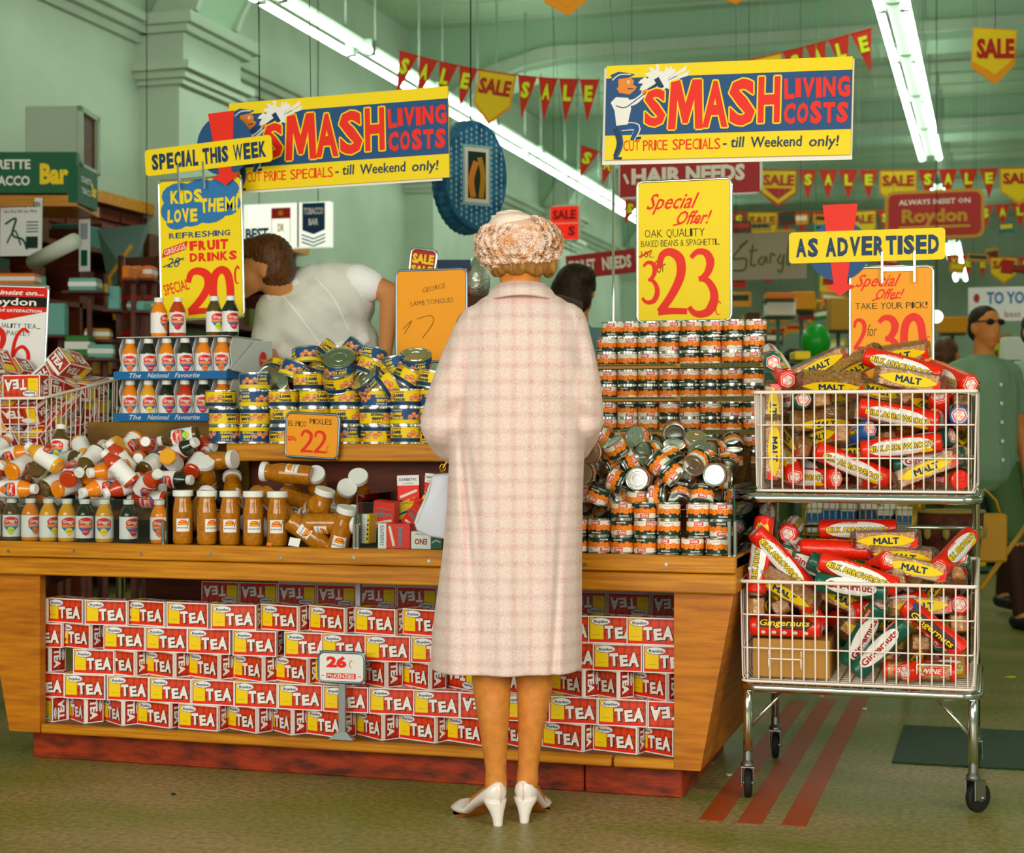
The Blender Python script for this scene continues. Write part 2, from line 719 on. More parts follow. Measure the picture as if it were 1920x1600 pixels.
NUM = {
    '2': [([(.02, .74), (.12, .95), (.38, 1.0), (.66, .88), (.68, .62), (.42, .32), (.05, .05)], (.11, .19, .15)), ([(.0, .05), (.4, .06), (.88, .05)], (.15, .13, .12))],
    '3': [([(.06, .90), (.26, .99), (.52, .97), (.66, .84), (.60, .68), (.44, .58), (.30, .56)], (.09, .17, .10)), ([(.32, .56), (.54, .54), (.74, .40), (.78, .22), (.62, .05), (.36, .0), (.14, .03), (.0, .12)], (.10, .19, .09))],
    '0': [([(.42, 1.0), (.12, .86), (.04, .5), (.14, .12), (.42, 0), (.72, .14), (.80, .5), (.70, .88)], .17)],
    '6': [([(.74, .92), (.5, 1.0), (.2, .8), (.06, .42), (.2, .08), (.46, .0), (.74, .14), (.76, .38), (.52, .54), (.26, .48), (.12, .34)], (.10, .16, .10))],
    'c': [([(.72, .80), (.45, .97), (.12, .72), (.06, .36), (.26, .04), (.62, .06)], (.1, .13, .07))],
}


def num(art, ch, x, y, w_, h, m, wt=1.0, layer=2, shear=0.0):
    for pts, wd in NUM[ch]:
        P = [(x + p[0] * w_ + p[1] * h * shear, y + p[1] * h) for p in pts]
        k = wt * (w_ + h * .5) / 1.45
        art.stroke(P, tuple(a * k for a in wd) if isinstance(wd, tuple) else wd * k, m, layer, closed=(ch == '0'))


ORD = ['first', 'second', 'third', 'fourth', 'fifth', 'sixth', 'seventh', 'eighth', 'ninth', 'tenth', 'eleventh', 'twelfth', 'thirteenth', 'fourteenth', 'fifteenth',
       'sixteenth', 'seventeenth', 'eighteenth', 'nineteenth', 'twentieth', 'twenty-first', 'twenty-second', 'twenty-third', 'twenty-fourth', 'twenty-fifth', 'twenty-sixth', 'twenty-seventh', 'twenty-eighth', 'twenty-ninth', 'thirtieth']


def ordw(n):
    if n < 30:
        return ORD[n]
    t, u = divmod(n + 1, 10)
    return {3: 'thirt', 4: 'fort', 5: 'fift', 6: 'sixt', 7: 'sevent', 8: 'eight'}[t] + ('ieth' if u == 0 else 'y-' + ORD[u - 1])


def remesh(mb, name, voxel, parent=None, smooth=4, mname=None, disp=None, **kw):
    """melt overlapping forms into one continuous skin"""
    me = mb.mesh(name)
    o = bpy.data.objects.new(name, me)
    COL.objects.link(o)
    md = o.modifiers.new('r', 'REMESH')
    md.mode = 'VOXEL'
    md.voxel_size = voxel
    md.use_smooth_shade = True
    sm = o.modifiers.new('s', 'SMOOTH')
    sm.factor = 0.5
    sm.iterations = smooth
    dg = bpy.context.evaluated_depsgraph_get()
    m2 = bpy.data.meshes.new_from_object(o.evaluated_get(dg))
    o.modifiers.clear()
    o.data = m2
    m2.name = name
    m2.materials.clear()
    m2.materials.append(MATS[mname])
    for p in m2.polygons:
        p.material_index = 0
        p.use_smooth = True
    if disp:
        for v in m2.vertices:
            v.co = disp(v.co)
    bpy.data.meshes.remove(me)
    o.parent = parent
    for k, val in kw.items():
        o[k] = val
    return o
# ------------------------------------------------------------------ the setting
def floor_mat():
    m = mat('floor_lino', '868a34', 0.42, noise=(1.5, 'b09868', (1, 2.0, 1)), bump=(30, .05))
    nt = m.node_tree
    b = nt.nodes['Principled BSDF']
    src = b.inputs['Base Color'].links[0].from_socket
    tc = nt.nodes.new('ShaderNodeTexCoord')
    n = nt.nodes.new('ShaderNodeTexNoise')
    n.inputs['Scale'].default_value = 55
    n.inputs['Detail'].default_value = 3
    nt.links.new(tc.outputs['Object'], n.inputs['Vector'])
    mr = nt.nodes.new('ShaderNodeMapRange')
    mr.inputs['From Min'].default_value = 0.35
    mr.inputs['From Max'].default_value = 0.7
    mr.inputs['To Min'].default_value = 0.0
    mr.inputs['To Max'].default_value = 0.6
    nt.links.new(n.outputs['Fac'], mr.inputs['Value'])
    mx = nt.nodes.new('ShaderNodeMix')
    mx.data_type = 'RGBA'
    mx.inputs['B'].default_value = lin('4a4a18')
    nt.links.new(mr.outputs[0], mx.inputs['Factor'])
    nt.links.new(src, mx.inputs['A'])
    nt.links.new(mx.outputs['Result'], b.inputs['Base Color'])


floor_mat()
mat('wall_paint', 'b2c2ab', 0.7, noise=(1.5, 'a6b69e'))
mat('ceiling_paint', 'a4bd9c', 0.7, noise=(1.2, '98b290'))
mat('beam_paint', '9cba9c', 0.7)
mat('brick', '6d2a14', 0.8, noise=(20, '521e10'))
mat('mortar', '3c3020', 0.9)
mat('line_red', 'b8400c', 0.5, noise=(40, '9a4c12'))
mat('grate_green', '1f3d20', 0.45, 0.3, bump=(120, .6))

WX = -6.0
SK = {'kind': 'structure'}
MB().box(-12, 12, -4, 36, -0.1, 0, 'floor_lino').build('floor', **SK)
cl = MB().box(-7, 10, 2.0, 36, 5.3, 5.4, 'ceiling_paint').build('ceiling', **SK)
for k in range(46):
    y = 5 + k * 0.66
    MB().box(WX + 0.5, 9.5, y, y + 0.03, 5.28, 5.3, 'wall_paint').build('ceiling_seam', cl)
MB().box(WX - 0.2, WX, 2.0, 36, 0, 5.3, 'wall_paint').build('wall_left', **SK)
MB().box(-7, 10, 34, 34.2, 0, 5.3, 'wall_paint').build('wall_back', **SK)
# cornice run along the left wall, and the piers with moulded capitals and arched brackets
co = MB()
for x, z0, z1 in ((0.05, 3.86, 3.92), (0.11, 3.92, 3.98), (0.17, 3.98, 4.04)):
    co.box(WX, WX + x, 4.5, 34, z0, z1, 'wall_paint')
co.build('trim_1', **SK)
PIERS = (11.2, 16.8, 22.0, 27.2)
for i, y in enumerate(PIERS):
    p = MB()
    p.box(WX, WX + .32, y - .42, y + .42, 0, 3.62, 'wall_paint')
    p.build('wall_pier_%d' % (i + 1), **SK)
    c = MB()
    for e, z0, z1 in ((.03, 3.56, 3.60), (.07, 3.60, 3.65), (.12, 3.65, 3.71), (.04, 3.71, 3.92), (.10, 3.92, 3.97), (.16, 3.97, 4.05)):
        c.box(WX, WX + .34 + e, y - .43 - e, y + .43 + e, z0, z1, 'wall_paint')
    c.build('trim_%d' % (i + 2), **SK)
    br = MB()
    prof = [(0, 4.05), (.36, 4.05), (.40, 4.15), (.50, 4.32), (.66, 4.50), (.90, 4.66), (1.25, 4.78), (1.7, 4.84), (15.5, 4.84), (15.5, 5.3), (0, 5.3)]
    br.prism([(WX + a, b) for a, b in prof], y - .30, y + .30, 'beam_paint')
    for q in (-.36, .30):
        br.prism([(WX + a + .06, b + .06) for a, b in prof[:8]] + [(WX + 15.4, 4.95), (WX + 15.4, 5.02), (WX + 1.5, 5.02), (WX + .9, 4.86), (WX + .3, 4.5)], y + q, y + q + .06, 'wall_paint')
    br.build('beam_%d' % (i + 1), **SK)
# upper-left pier beside the picture edge
MB().box(WX, WX + .25, 6.55, 7.1, 2.6, 5.3, 'beam_paint').build('wall_pier_5', **SK)

# brick dado on the left wall, laid brick by brick
bw = MB().box(WX, WX + .03, 6.3, 13.5, 0, 2.62, 'mortar').build('wall_dado', **SK)
bme = MB().bevbox(0, .035, 0, .27, 0, .085, 'brick', 0.006).mesh('brick')
nb = 0
for r_ in range(14):
    for k in range(20):
        if nb >= 290:
            break
        y, z = 7.0 + k * .285 + (r_ % 2) * .14, 2.62 - (r_ + 1) * .098
        o = bpy.data.objects.new('brick', bme)
        COL.objects.link(o)
        o.parent = bw
        o.location = (WX + .02 + R.uniform(0, .006), y, z)
        nb += 1
MB().box(WX, WX + .12, 6.3, 13.6, 2.62, 2.70, 'wood_light').build('trim_6', **SK)

# painted floor lines and the steel floor plate
for k, (xa, ya, xb, yb) in enumerate(((1310, 1538, 1450, 1338), (1382, 1544, 1528, 1334), (1465, 1548, 1588, 1328))):
    a, b = onZ(xa, ya, 0), onZ(xb, yb, 0)
    xm = a.x
    MB().box(xm, xm + .065, a.y, b.y + .3, 0, .0015, 'line_red').build('floor_line_%d' % (k + 1), **SK)
a, b = onZ(1672, 1432, 0), onZ(1690, 1362, 0)
fp = MB().bevbox(a.x, a.x + 1.2, a.y, b.y, 0, .006, 'grate_green', .002)
fp.build('floor_plate', **SK)

# ------------------------------------------------------------------ fluorescent lights
mat('tube_glow', 'eefff2', 0.3, emit=16.0)
mat('enamel', '94a892', 0.5)
rows = ((-0.68, 3.9, (9.0, 10.6, 12.2, 13.8, 15.4, 17.0, 20.6, 22.2, 23.8, 26.5, 28.1, 29.7, 31.3)), (3.3, 3.9, (12.0, 13.6, 15.2, 18.0, 19.6, 21.2, 24.0, 25.6, 27.2, 28.8, 30.4)), (-4.6, 3.9, (9.2, 10.8, 12.4, 14.0, 15.6, 17.2, 18.8, 20.4, 22.0, 23.6, 25.2, 26.8)))  # far right row is unseen, added to brighten the hall
fproto = thing('fluorescent_light', '', 'light')
fk = [MB().bevbox(-.045, .045, -.79, .79, .03, .10, 'enamel', .01).build('housing', fproto)]
for sx in (-.09, .09):
    t = MB().tube([(sx, -.75, 0), (sx, .75, 0)], .026, 'tube_glow', 8)
    fk.append(t.build('tube', fproto))
    for y in (-.77, .77):
        fk.append(MB().box(min(sx * 1.2, sx * .5), max(sx * 1.2, sx * .5), y - .015, y + .015, -.02, .09, 'enamel').build('holder', fproto))
for y in (-.5, .5):
    fk.append(MB().tube([(0, y, .1), (0, y, 1.4)], .008, 'enamel', 5).build('hanger', fproto))
proto_done(fproto, fk)
for ri, (x, z, ys) in enumerate(rows):
    for k, y in enumerate(ys):
        where = ('right row over the aisle', 'far right row outside the picture', 'left row along the wall')[ri]
        inst(fproto, 'twin fluorescent light in the %s, %s from the front' % (where, ORD[k]), (x, y, z), (0, 0, 0), 'fluorescent lights in the ' + where)

# ------------------------------------------------------------------ the display counter
TZ = 0.70
CX0, CX1 = -3.13, -0.70
ctr = thing('display_counter', 'long honey wood display counter with slanted end legs and a red kick board', 'counter', (0, 0, 0))


def plank(mb, x0, x1, y0, y1, z0, z1, m='wood_light', b=.004):
    mb.bevbox(x0, x1, y0, y1, z0, z1, m, b)


def cpart(name, fn, **kw):
    mb = MB()
    fn(mb)
    return mb.build(name, ctr, **kw)


cpart('top_board', lambda m: plank(m, -3.40, CX1, 4.575, 4.60, .655, TZ + .003))
lb = cpart('lower_board', lambda m: plank(m, -3.40, CX1, 4.585, 4.61, .598, .652))
for k in range(11):
    x = CX0 + .12 + k * .235
    q = MB().lathe([(.006, 0), (.005, .002)], 10, 'steel', Matrix.Translation((x, 4.5755, .672 + (k % 2) * .006)) @ Matrix.Rotation(PI / 2, 4, 'X')).build('screw', ctr)
cpart('table_top', lambda m: plank(m, -3.08, CX1, 4.60, 5.50, .665, TZ, 'ply'))
cpart('table_top', lambda m: plank(m, -3.40, -3.082, 4.60, 4.875, .665, TZ, 'ply'))
cpart('side_board', lambda m: plank(m, CX1 - .025, CX1, 4.601, 5.50, .598, TZ + .003))
# slanted end frames: front leg board and side panel that lean in towards the floor
for sx, xt, xb, nm in ((1, CX1 - .01, -.805, 'end_leg'), (-1, CX0 + .0, CX0 + .1, 'end_leg')):
    inner = xb - .075 * sx if sx > 0 else xb + .11
    pts = [(inner, .095), (xb, .095), (xt, .598), (inner, .598)]
    if sx < 0:
        pts = pts[::-1]
    cpart(nm, lambda m: m.prism(pts, 4.612, 4.645, 'honey_wood'))
    mb = MB()
    ye = 5.49 if sx > 0 else 4.87
    v = [(xb, 4.646, .095), (xb, ye, .095), (xt, ye, .598), (xt, 4.646, .598)]
    o2 = -.022 * sx
    v2 = [(x + o2, y, z) for x, y, z in v]
    mb.add(v + v2, [(0, 1, 2, 3), (7, 6, 5, 4), (0, 4, 5, 1), (1, 5, 6, 2), (2, 6, 7, 3), (3, 7, 4, 0)], 'honey_wood')
    mb.build('end_panel', ctr)
cpart('bottom_rail', lambda m: plank(m, -2.918, -1.062, 4.612, 4.64, .093, .122))
cpart('bottom_rail', lambda m: plank(m, -1.056, -.875, 4.612, 4.64, .093, .121))
cpart('bottom_shelf', lambda m: plank(m, -3.0, -.83, 4.642, 5.45, .10, .118, 'ply'))
cpart('kick_board', lambda m: plank(m, -2.99, -1.16, 4.68, 4.70, .0, .092, 'kick_red'))
cpart('kick_board', lambda m: plank(m, -1.155, -.868, 4.677, 4.70, .0, .092, 'kick_red'))
cpart('kick_board', lambda m: plank(m, -.89, -.868, 4.701, 5.42, .0, .092, 'kick_red'))
cpart('back_board', lambda m: plank(m, -3.0, -.83, 5.43, 5.45, .12, .60, 'wood_dark'))
cpart('centre_support', lambda m: m.box(-2.0, -1.985, 5.0, 5.02, .12, .66, 'white').box(-1.66, -1.63, 5.0, 5.02, .12, .66, 'cap_white'))
cpart('mirror_strip', lambda m: m.add([(-3.05, 4.85, .53), (-3.05, 5.4, .60), (-2.4, 5.4, .655), (-3.05, 4.86, .655)], [(0, 1, 2, 3)], 'chrome'))
# risers
cpart('riser_shelf', lambda m: plank(m, -2.44, -1.44, 4.955, 5.30, .955, 1.012))
cpart('riser_box', lambda m: plank(m, -2.42, -1.45, 5.10, 5.30, .70, .955, 'wood_dark'))
cpart('riser_base', lambda m: plank(m, -3.07, -2.45, 5.145, 5.48, .70, 1.085, 'ply'))
cpart('riser_base', lambda m: plank(m, -1.42, -.70, 5.13, 5.40, .70, .938, 'ply'))


def slope(name, x0, x1, ya, za, yb, zb, m='ply'):
    v = [(x0, ya, za), (x1, ya, za), (x1, yb, zb), (x0, yb, zb), (x0, yb, TZ), (x1, yb, TZ)]
    MB().add(v, [(0, 1, 2, 3), (3, 2, 5, 4), (0, 3, 4), (1, 5, 2), (0, 4, 5, 1)], m).build(name, ctr)


slope('heap_ramp', -1.40, -.735, 4.715, TZ + .02, 5.11, 1.0)
slope('heap_ramp', -3.07, -2.49, 4.715, TZ + .07, 5.13, 1.02)
slope('heap_ramp', -2.46, -1.86, 4.715, TZ, 5.09, .79)
# glass lip and dividers with chrome corner clips
clear('glass', 'fafdfb', .02)
mat('glass_edge', '1f4a3c', .2)


def pane(x0, x1, y0, y1, z0, z1):
    m = MB()
    m.box(x0, x1, y0, y1, z0, z1, 'glass')
    if x1 - x0 > y1 - y0:
        m.box(x0, x1, y0, y1, z1, z1 + .0015, 'glass_edge')
    else:
        m.box(x0, x1, y0, y1, z1, z1 + .0015, 'glass_edge').box(x0, x1, y0 - .0015, y0, z0, z1, 'glass_edge')
    m.build('glass_pane', ctr)


pane(-3.2, -2.485, 4.606, 4.610, TZ, .838)
pane(-2.478, -2.474, 4.62, 5.10, TZ, .86)
pane(-1.845, -1.841, 4.62, 4.95, TZ, .86)
pane(-1.836, -1.40, 4.606, 4.610, TZ, .838)
pane(-1.392, -1.388, 4.62, 5.10, TZ, .86)
pane(-.712, -.708, 4.62, 5.12, TZ, .90)
for x in (-2.483, -1.846, -1.835, -.722, -.706):
    cpart('clip', lambda m: m.bevbox(x - .005, x + .005, 4.602, 4.616, TZ, .775 if x < -1 else .80, 'chrome', .002))

# ------------------------------------------------------------------ goods: prototypes
OFF = (0, 0, -50)


def can_proto(name, kind):
    t = thing('food_can', '', 'can', OFF)
    r, h = .0333, .049
    b = MB().lathe([(.028, .002), (.0315, .0006), (.0333, 0), (.0333, .0025), (.0324, .004), (.0324, h - .004), (.0333, h - .0025), (.0333, h), (.0316, h - .0006),
                    (.0305, h - .0028), (.022, h - .0028), (.021, h - .0018), (.0135, h - .0018), (.0125, h - .0028)], 24, 'tin')
    k = [b.build('can_body', t)]
    a = Art()
    C = 2 * PI * .0324
    lb = MB()
    lb.lathe([(.0326, .0045), (.0327, .030), (.0326, .0445)], 24, ['darkgreen', 'cream'], cap=False)
    for rep in (0, 1):
        o = rep * C / 2 - C / 4
        rr = random.Random(5 + rep)
        for j in range(6):
            x = o + (j - 2.5) * C / 12
            dy = (j % 2) * .003
            a.ell(x, .0255 - dy, .0098, .0088, 'blob', 1, 9)
            a.stroke([(x - .005, .024 - dy), (x - .002, .031 - dy), (x + .004, .029 - dy), (x + .004, .022 - dy), (x - .001, .022 - dy)], .0016, 'sauce', 2, 2)
        a.rect(o - .0125, .0325, o + .0125, .0435, 'red', 3, 3)
        a.text('OAK', o, .038, .0075, 'white', w=.021, bold=.04, layer=4)
        a.text('Spaghetti' if kind == 's' else 'Baked Beans', o + .002, .0105, .0052, 'white', w=.026, bold=.03, layer=4)
        a.ell(o + C / 4, .0115, .0035, .0035, 'white', 3, 8)
        a.ell(o + C / 4, .0115, .0019, .0022, 'darkgreen', 4, 6)
        for j in range(3):
            a.rect(o + C / 4 - .014 + j * .009, .038, o + C / 4 - .008 + j * .009, .0395, 'silverblue', 3)
    a.cyl(lb, .0327, a0=-0.0)
    k.append(lb.build('label', t))
    return proto_done(t, k)


mat('sauce', 'ffb43a', .45)
can_s, can_b = can_proto('s', 's'), can_proto('b', 'b')

JUICE = {'orange': 'f48a0c', 'lemon': 'f2a81c', 'dark': '1d2410', 'berry': 'c63a10', 'olive': '5c4410'}
FRUIT = {'orange': 'orange', 'lemon': 'yellow', 'dark': 'raspberry', 'berry': 'raspberry', 'olive': 'lime'}
mat('raspberry', 'cf2438', .45)
for k_, v_ in JUICE.items():
    mat('juice_' + k_, v_, .16, coat=.6, spec=.6)


def bottle_proto(kind):
    t = thing('juice_bottle', '', 'bottle', OFF)
    jm = 'juice_' + kind
    b = MB().lathe([(.024, 0), (.0275, .003), (.0285, .012), (.0285, .086), (.027, .093), (.0215, .106), (.0155, .117), (.0135, .120), (.0135, .125)], 20, jm)
    k = [b.build('bottle_body', t)]
    c = MB().lathe([(.0160, .121), (.0165, .123), (.0165, .135), (.0150, .137)], 20, 'cap_white')
    k.append(c.build('cap', t))
    lb = MB().lathe([(.0289, .013), (.0289, .083)], 20, 'paper', cap=False)
    a = Art()
    C = 2 * PI * .0289
    a.ell(0, .0625, .0245, .0155, 'red', 1, 18)
    a.rect(-.0240, .0475, .0240, .0555, 'orange', 2, 5)
    for j in range(6):
        x = -.024 + .008 * j
        a.poly([(x, .0465), (x + .008, .0465), (x + .008, .0465 - .027 * (1 - abs(x + .008) / .024)), (x, .0465 - .027 * (1 - abs(x) / .024))], 'blue', 1)
    a.ell(0, .0335, .0120, .0115, FRUIT[kind], 2, 12)
    a.text("Gregg's", 0, .0650, .0105, 'white', w=.038, bold=.02, shear=.15, layer=3)
    a.text('FRUIT DRINKS', 0, .0518, .0035, 'cream', w=.034, layer=3, res=1)
    a.text('ORANGE' if kind in ('orange', 'lemon') else 'BERRY' if kind != 'olive' else 'LIME', 0, .0335, .0035, 'deepred' if kind != 'dark' else 'white', w=.016, layer=3, res=1)
    for j in range(4):
        a.ell(C * .25, .024 + j * .0145, .0032, .0042, ('orange', 'raspberry', 'yellow', 'orange')[j], 1, 7)
    a.rect(C * .25 + .007, .015, C * .25 + .0082, .081, 'deepred', 1)
    for j in range(9):
        a.rect(C * .5 - .014, .020 + j * .0065, C * .5 + .012 - (j % 3) * .003, .0215 + j * .0065, 'printgrey', 1, 2)
    a.cyl(lb, .0291)
    k.append(lb.build('label', t))
    return proto_done(t, k)


mat('paper', 'f1f0ec', .5)
mat('printgrey', '9aa8ae', .6)
bottles = {k: bottle_proto(k) for k in JUICE}

mat('pickle', 'a8660c', .14, coat=.7, noise=(70, 'c07a10'))


def jar_proto():
    t = thing('pickle_jar', '', 'jar', OFF)
    b = MB().lathe([(.026, 0), (.0295, .003), (.0315, .014), (.0315, .100), (.0300, .114), (.0262, .132), (.0250, .142), (.0258, .150)], 22, 'pickle')
    k = [b.build('jar_body', t)]
    k.append(MB().lathe([(.0300, .148), (.0318, .150), (.0318, .164), (.0305, .167), (.027, .1672)], 22, 'cap_white').build('lid', t))
    lb = MB()
    a = Art()
    a.rect(-.021, .040, .021, .080, 'paper', 1, 6)
    a.poly([(-.016, .060), (.016, .060), (.013, .070), (.007, .0765), (-.007, .0765), (-.013, .070)], 'red', 2)
    a.text('PICO', 0, .0715, .0055, 'yellow', w=.016, bold=.05, layer=3)
    a.text('PICKLE', 0, .0640, .0055, 'yellow', w=.026, bold=.05, layer=3)
    a.text('MUSTARD PICKLE', 0, .052, .0045, 'signblue', w=.034, bold=.01, layer=3, res=1)
    a.stroke([(.014, .056), (.019, .078)], .0014, 'navy', 3, 1)
    a.cyl(lb, .0315)
    k.append(lb.build('label', t))
    return proto_done(t, k)


jar = jar_proto()
mat('meat', 'eab07a', .45, noise=(90, 'c8643c'))


def tin_proto(v):
    t = thing('meat_tin', '', 'tin', OFF)
    r, h = .0525, .058
    b = MB().lathe([(.046, .003), (.050, .001), (.0525, 0), (.0525, .003), (.0515, .005), (.0515, h - .005), (.0525, h - .003), (.0525, h), (.0503, h - .001),
                    (.049, h - .004), (.038, h - .004), (.037, h - .0025), (.027, h - .0025), (.026, h - .004), (.016, h - .004), (.015, h - .003)], 28, 'tin')
    k = [b.build('can_body', t)]
    lb = MB().lathe([(.0518, .0055), (.0518, .018), (.0518, h - .0055)], 28, ['yellow', 'signblue'] if v else ['navy', 'yellow'], cap=False)
    a = Art()
    C = 2 * PI * .0518
    for rep in (0, 1, 2):
        o = (rep - 1) * C / 3
        for j in range(4):
            a.ell(o - .033 + j * .013, .026 + (j % 2) * .008, .0085, .0095, 'meat' if j != 1 else 'orange', 1, 9)
            a.stroke([(o - .038 + j * .013, .026 + (j % 2) * .008), (o - .033 + j * .013, .031 + (j % 2) * .008), (o - .029 + j * .013, .026 + (j % 2) * .008)], .0015, 'cream', 2, 2)
        a.otext('LAMB', o + .032, .037, .010, 'yellow' if v else 'navy', 'yellow' if v else 'navy', .0004, w=.034, bold=.02, layer=3, n=4)
        a.text('TONGUES', o + .032, .0235, .009, 'yellow' if v else 'navy', w=.042, bold=.05, layer=3)
        a.text('ST GEORGE', o + .032, .0475, .0045, 'cream' if v else 'deepred', w=.036, bold=.03, layer=3, res=1)
    a.cyl(lb, .0518)
    k.append(lb.build('label', t))
    return proto_done(t, k)


tins = [tin_proto(1), tin_proto(0)]

stripes('plaid', 'e83c0c', 'a02c08', .022, ('X', 'Z'), rough=.45, amount=.6)
stripes('plaid_side', 'c02410', '80180a', .022, ('Y', 'Z'), rough=.45, amount=.5)


def tea_mesh():
    L, D, H = .145, .065, .079
    mb = MB().box(0, L, 0, D, 0, H, 'white')
    for sgn in (0, 1):
        a = Art()
        b = .0035
        a.rect(b, b, L - b, H - b, 'plaid', 0)
        a.rect(b, b, L - b, b + .0065, 'signred', 1)
        a.rect(b + .003, b + .0085, .046, H - b - .002, 'yellow', 1)
        for j in range(1):
            a.rect(.014, .024, .036, .0246, 'ink', 2)
        a.ell(.038, .064, .0295, .0115, 'navy', 2, 22)
        a.ell(.038, .064, .028, .0102, 'white', 3, 22)
        a.text('Roydon', .038, .0635, .0085, 'navy', w=.042, bold=.03, layer=4, shear=.15)
        for q, (ch, cx, cy, hh, ww, rt) in enumerate((('T', .063, .034, .038, .026, .04), ('E', .092, .032, .034, .024, .10), ('A', .121, .036, .041, .032, -.02))):
            a.text(ch, cx + .0025, cy - .002, hh, 'black', w=ww, bold=.05, layer=4, rot=rt)
            a.text(ch, cx, cy, hh, 'white', w=ww, bold=.05, layer=5, rot=rt)
        if sgn == 0:
            a.plane(mb, (0, 0, 0), (1, 0, 0), (0, 0, 1))
        else:
            a.plane(mb, (L, D, 0), (-1, 0, 0), (0, 0, 1))
    for sgn in (0, 1):
        a = Art()
        a.rect(.003, .003, D - .003, H - .003, 'plaid_side', 0)
        a.rect(.003, .003, .012, H - .003, 'white', 1)
        a.text('TEA', .030, .042, .026, 'black', w=.062, bold=.05, rot=-PI / 2, layer=1)
        a.text('TEA', .032, .042, .026, 'white', w=.062, bold=.05, rot=-PI / 2, layer=2)
        a.ell(.054, .052, .0065, .020, 'navy', 1, 16)
        a.ell(.054, .052, .0052, .0185, 'white', 2, 16)
        a.text('Roydon', .054, .052, .006, 'navy', w=.026, rot=-PI / 2, layer=3, bold=.02, res=1)
        if sgn == 0:
            a.plane(mb, (L, 0, 0), (0, 1, 0), (0, 0, 1))
        else:
            a.plane(mb, (0, D, 0), (0, -1, 0), (0, 0, 1))
    for sgn in (0, 1):
        a = Art()
        a.rect(.0035, .0035, L - .0035, D - .0035, 'plaid', 0)
        a.rect(.006, .006, .040, D - .006, 'yellow', 1)
        a.ell(.040, .050, .026, .009, 'white', 2, 16)
        a.text('TEA', .095, .028, .030, 'white', w=.08, bold=.05, layer=2)
        if sgn == 0:
            a.plane(mb, (0, 0, H), (1, 0, 0), (0, 1, 0))
        else:
            a.plane(mb, (0, D, 0), (1, 0, 0), (0, -1, 0))
    return mb.mesh('tea_box')


TEA = tea_mesh()
TEAC = TEA.copy()
TEAC.transform(Matrix.Translation((-.0725, -.0325, -.0395)))


def tea(label, loc, rot, group, centred=False):
    o = bpy.data.objects.new('tea_box', TEAC if centred else TEA)
    COL.objects.link(o)
    o.location = loc
    if isinstance(rot, Quaternion):
        o.rotation_mode = 'QUATERNION'
        o.rotation_quaternion = rot
    else:
        o.rotation_euler = rot
    tag(o, label, 'box', group)
    return o


# ------------------------------------------------------------------ tea boxes on the bottom shelf (left px, right px of the front, right px of the side, upside down)
TROWS = [
    [(40, 87, 100), (103, 155, 175), (175, 238, 252), (253, 308, 328), (328, 390, 405), (405, 480, 490), (491, 558, 582), (586, 646, 670), (672, 741, 760), (763, 830, 850), (846, 912, 930), (930, 1000, 1015), (1016, 1082, 0), (1090, 1160, 0), (1162, 1251, 0)],
    [(40, 111, 0), (119, 168, 192), (194, 268, 0), (270, 350, 0), (351, 432, 0), (436, 521, 0), (533, 590, 0), (591, 670, 0), (672, 757, 0), (760, 838, 0), (845, 925, 0), (930, 1010, 0), (1015, 1090, 0), (1099, 1185, 0), (1193, 1280, 0)],
    [(45, 91, 121), (137, 196, 0), (200, 252, 275), (277, 325, 353), (357, 409, 437), (440, 492, 521), (524, 576, 600), (605, 662, 680), (682, 722, 755), (755, 804, 834), (848, 892, 920, 1), (925, 975, 1000), (1035, 1092, 1123), (1123, 1157, 1192), (1194, 1249, 1280)],
    [(45, 118, 0), (120, 200, 0), (201, 269, 0), (270, 350, 0), (352, 434, 0), (436, 516, 0), (518, 592, 0), (606, 680, 0), (684, 761, 0), (763, 848, 0), (850, 925, 0, 1), (930, 1010, 0), (1017, 1104, 0), (1108, 1198, 0), (1206, 1284, 0, 1)],
    [(50, 98, 128, 1), (130, 158, 195), (197, 228, 261), (263, 318, 343), (344, 408, 427), (427, 480, 510), (511, 546, 577), (577, 641, 666), (671, 716, 751), (751, 816, 840), (841, 905, 930), (930, 985, 1015), (1018, 1092, 1115), (1118, 1194, 1212), (1213, 1262, 1282)],
]
BL, BD, BH = .145, .065, .079
for ri, row in enumerate(TROWS):
    z = .1185 + (4 - ri) * .0795
    last = None
    for k, e in enumerate(row):
        a, b, c = e[:3]
        flip = len(e) > 3
        Yp = 4.668 + R.uniform(0, .006)
        if c:
            pv = onY(b, 1250, Yp)
            beta = math.atan2(-pv.x, pv.y)
            g = math.atan2((c - b) / BD, (b - a) / BL)
            phi = max(beta - g, -.62)
            o = Vector((pv.x - BL * math.cos(phi), pv.y - BL * math.sin(phi), z))
        else:
            pv = onY(a, 1250, Yp)
            phi = .03
            o = Vector((pv.x, pv.y, z))
            if last and last[0] + BL > o.x and last[1] > -.2:
                o.x = min(o.x + .02, last[0] + BL + .003)
        d = '' if not flip else 'upside-down '
        lab = '%sred tea box in the %s row from the top, %s from the left' % (d, ('first', 'second', 'third', 'fourth', 'lowest')[ri], ORD[k])
        if flip:
            Mx = Matrix.Translation(o) @ Matrix.Rotation(phi, 4, 'Z') @ Matrix.Translation((BL, 0, BH)) @ Matrix.Rotation(PI, 4, 'Y')
        else:
            Mx = Matrix.Translation(o) @ Matrix.Rotation(phi, 4, 'Z')
        tea(lab, Mx.translation, Mx.to_euler(), 'tea boxes stacked on the bottom shelf')
        last = (o.x, phi)
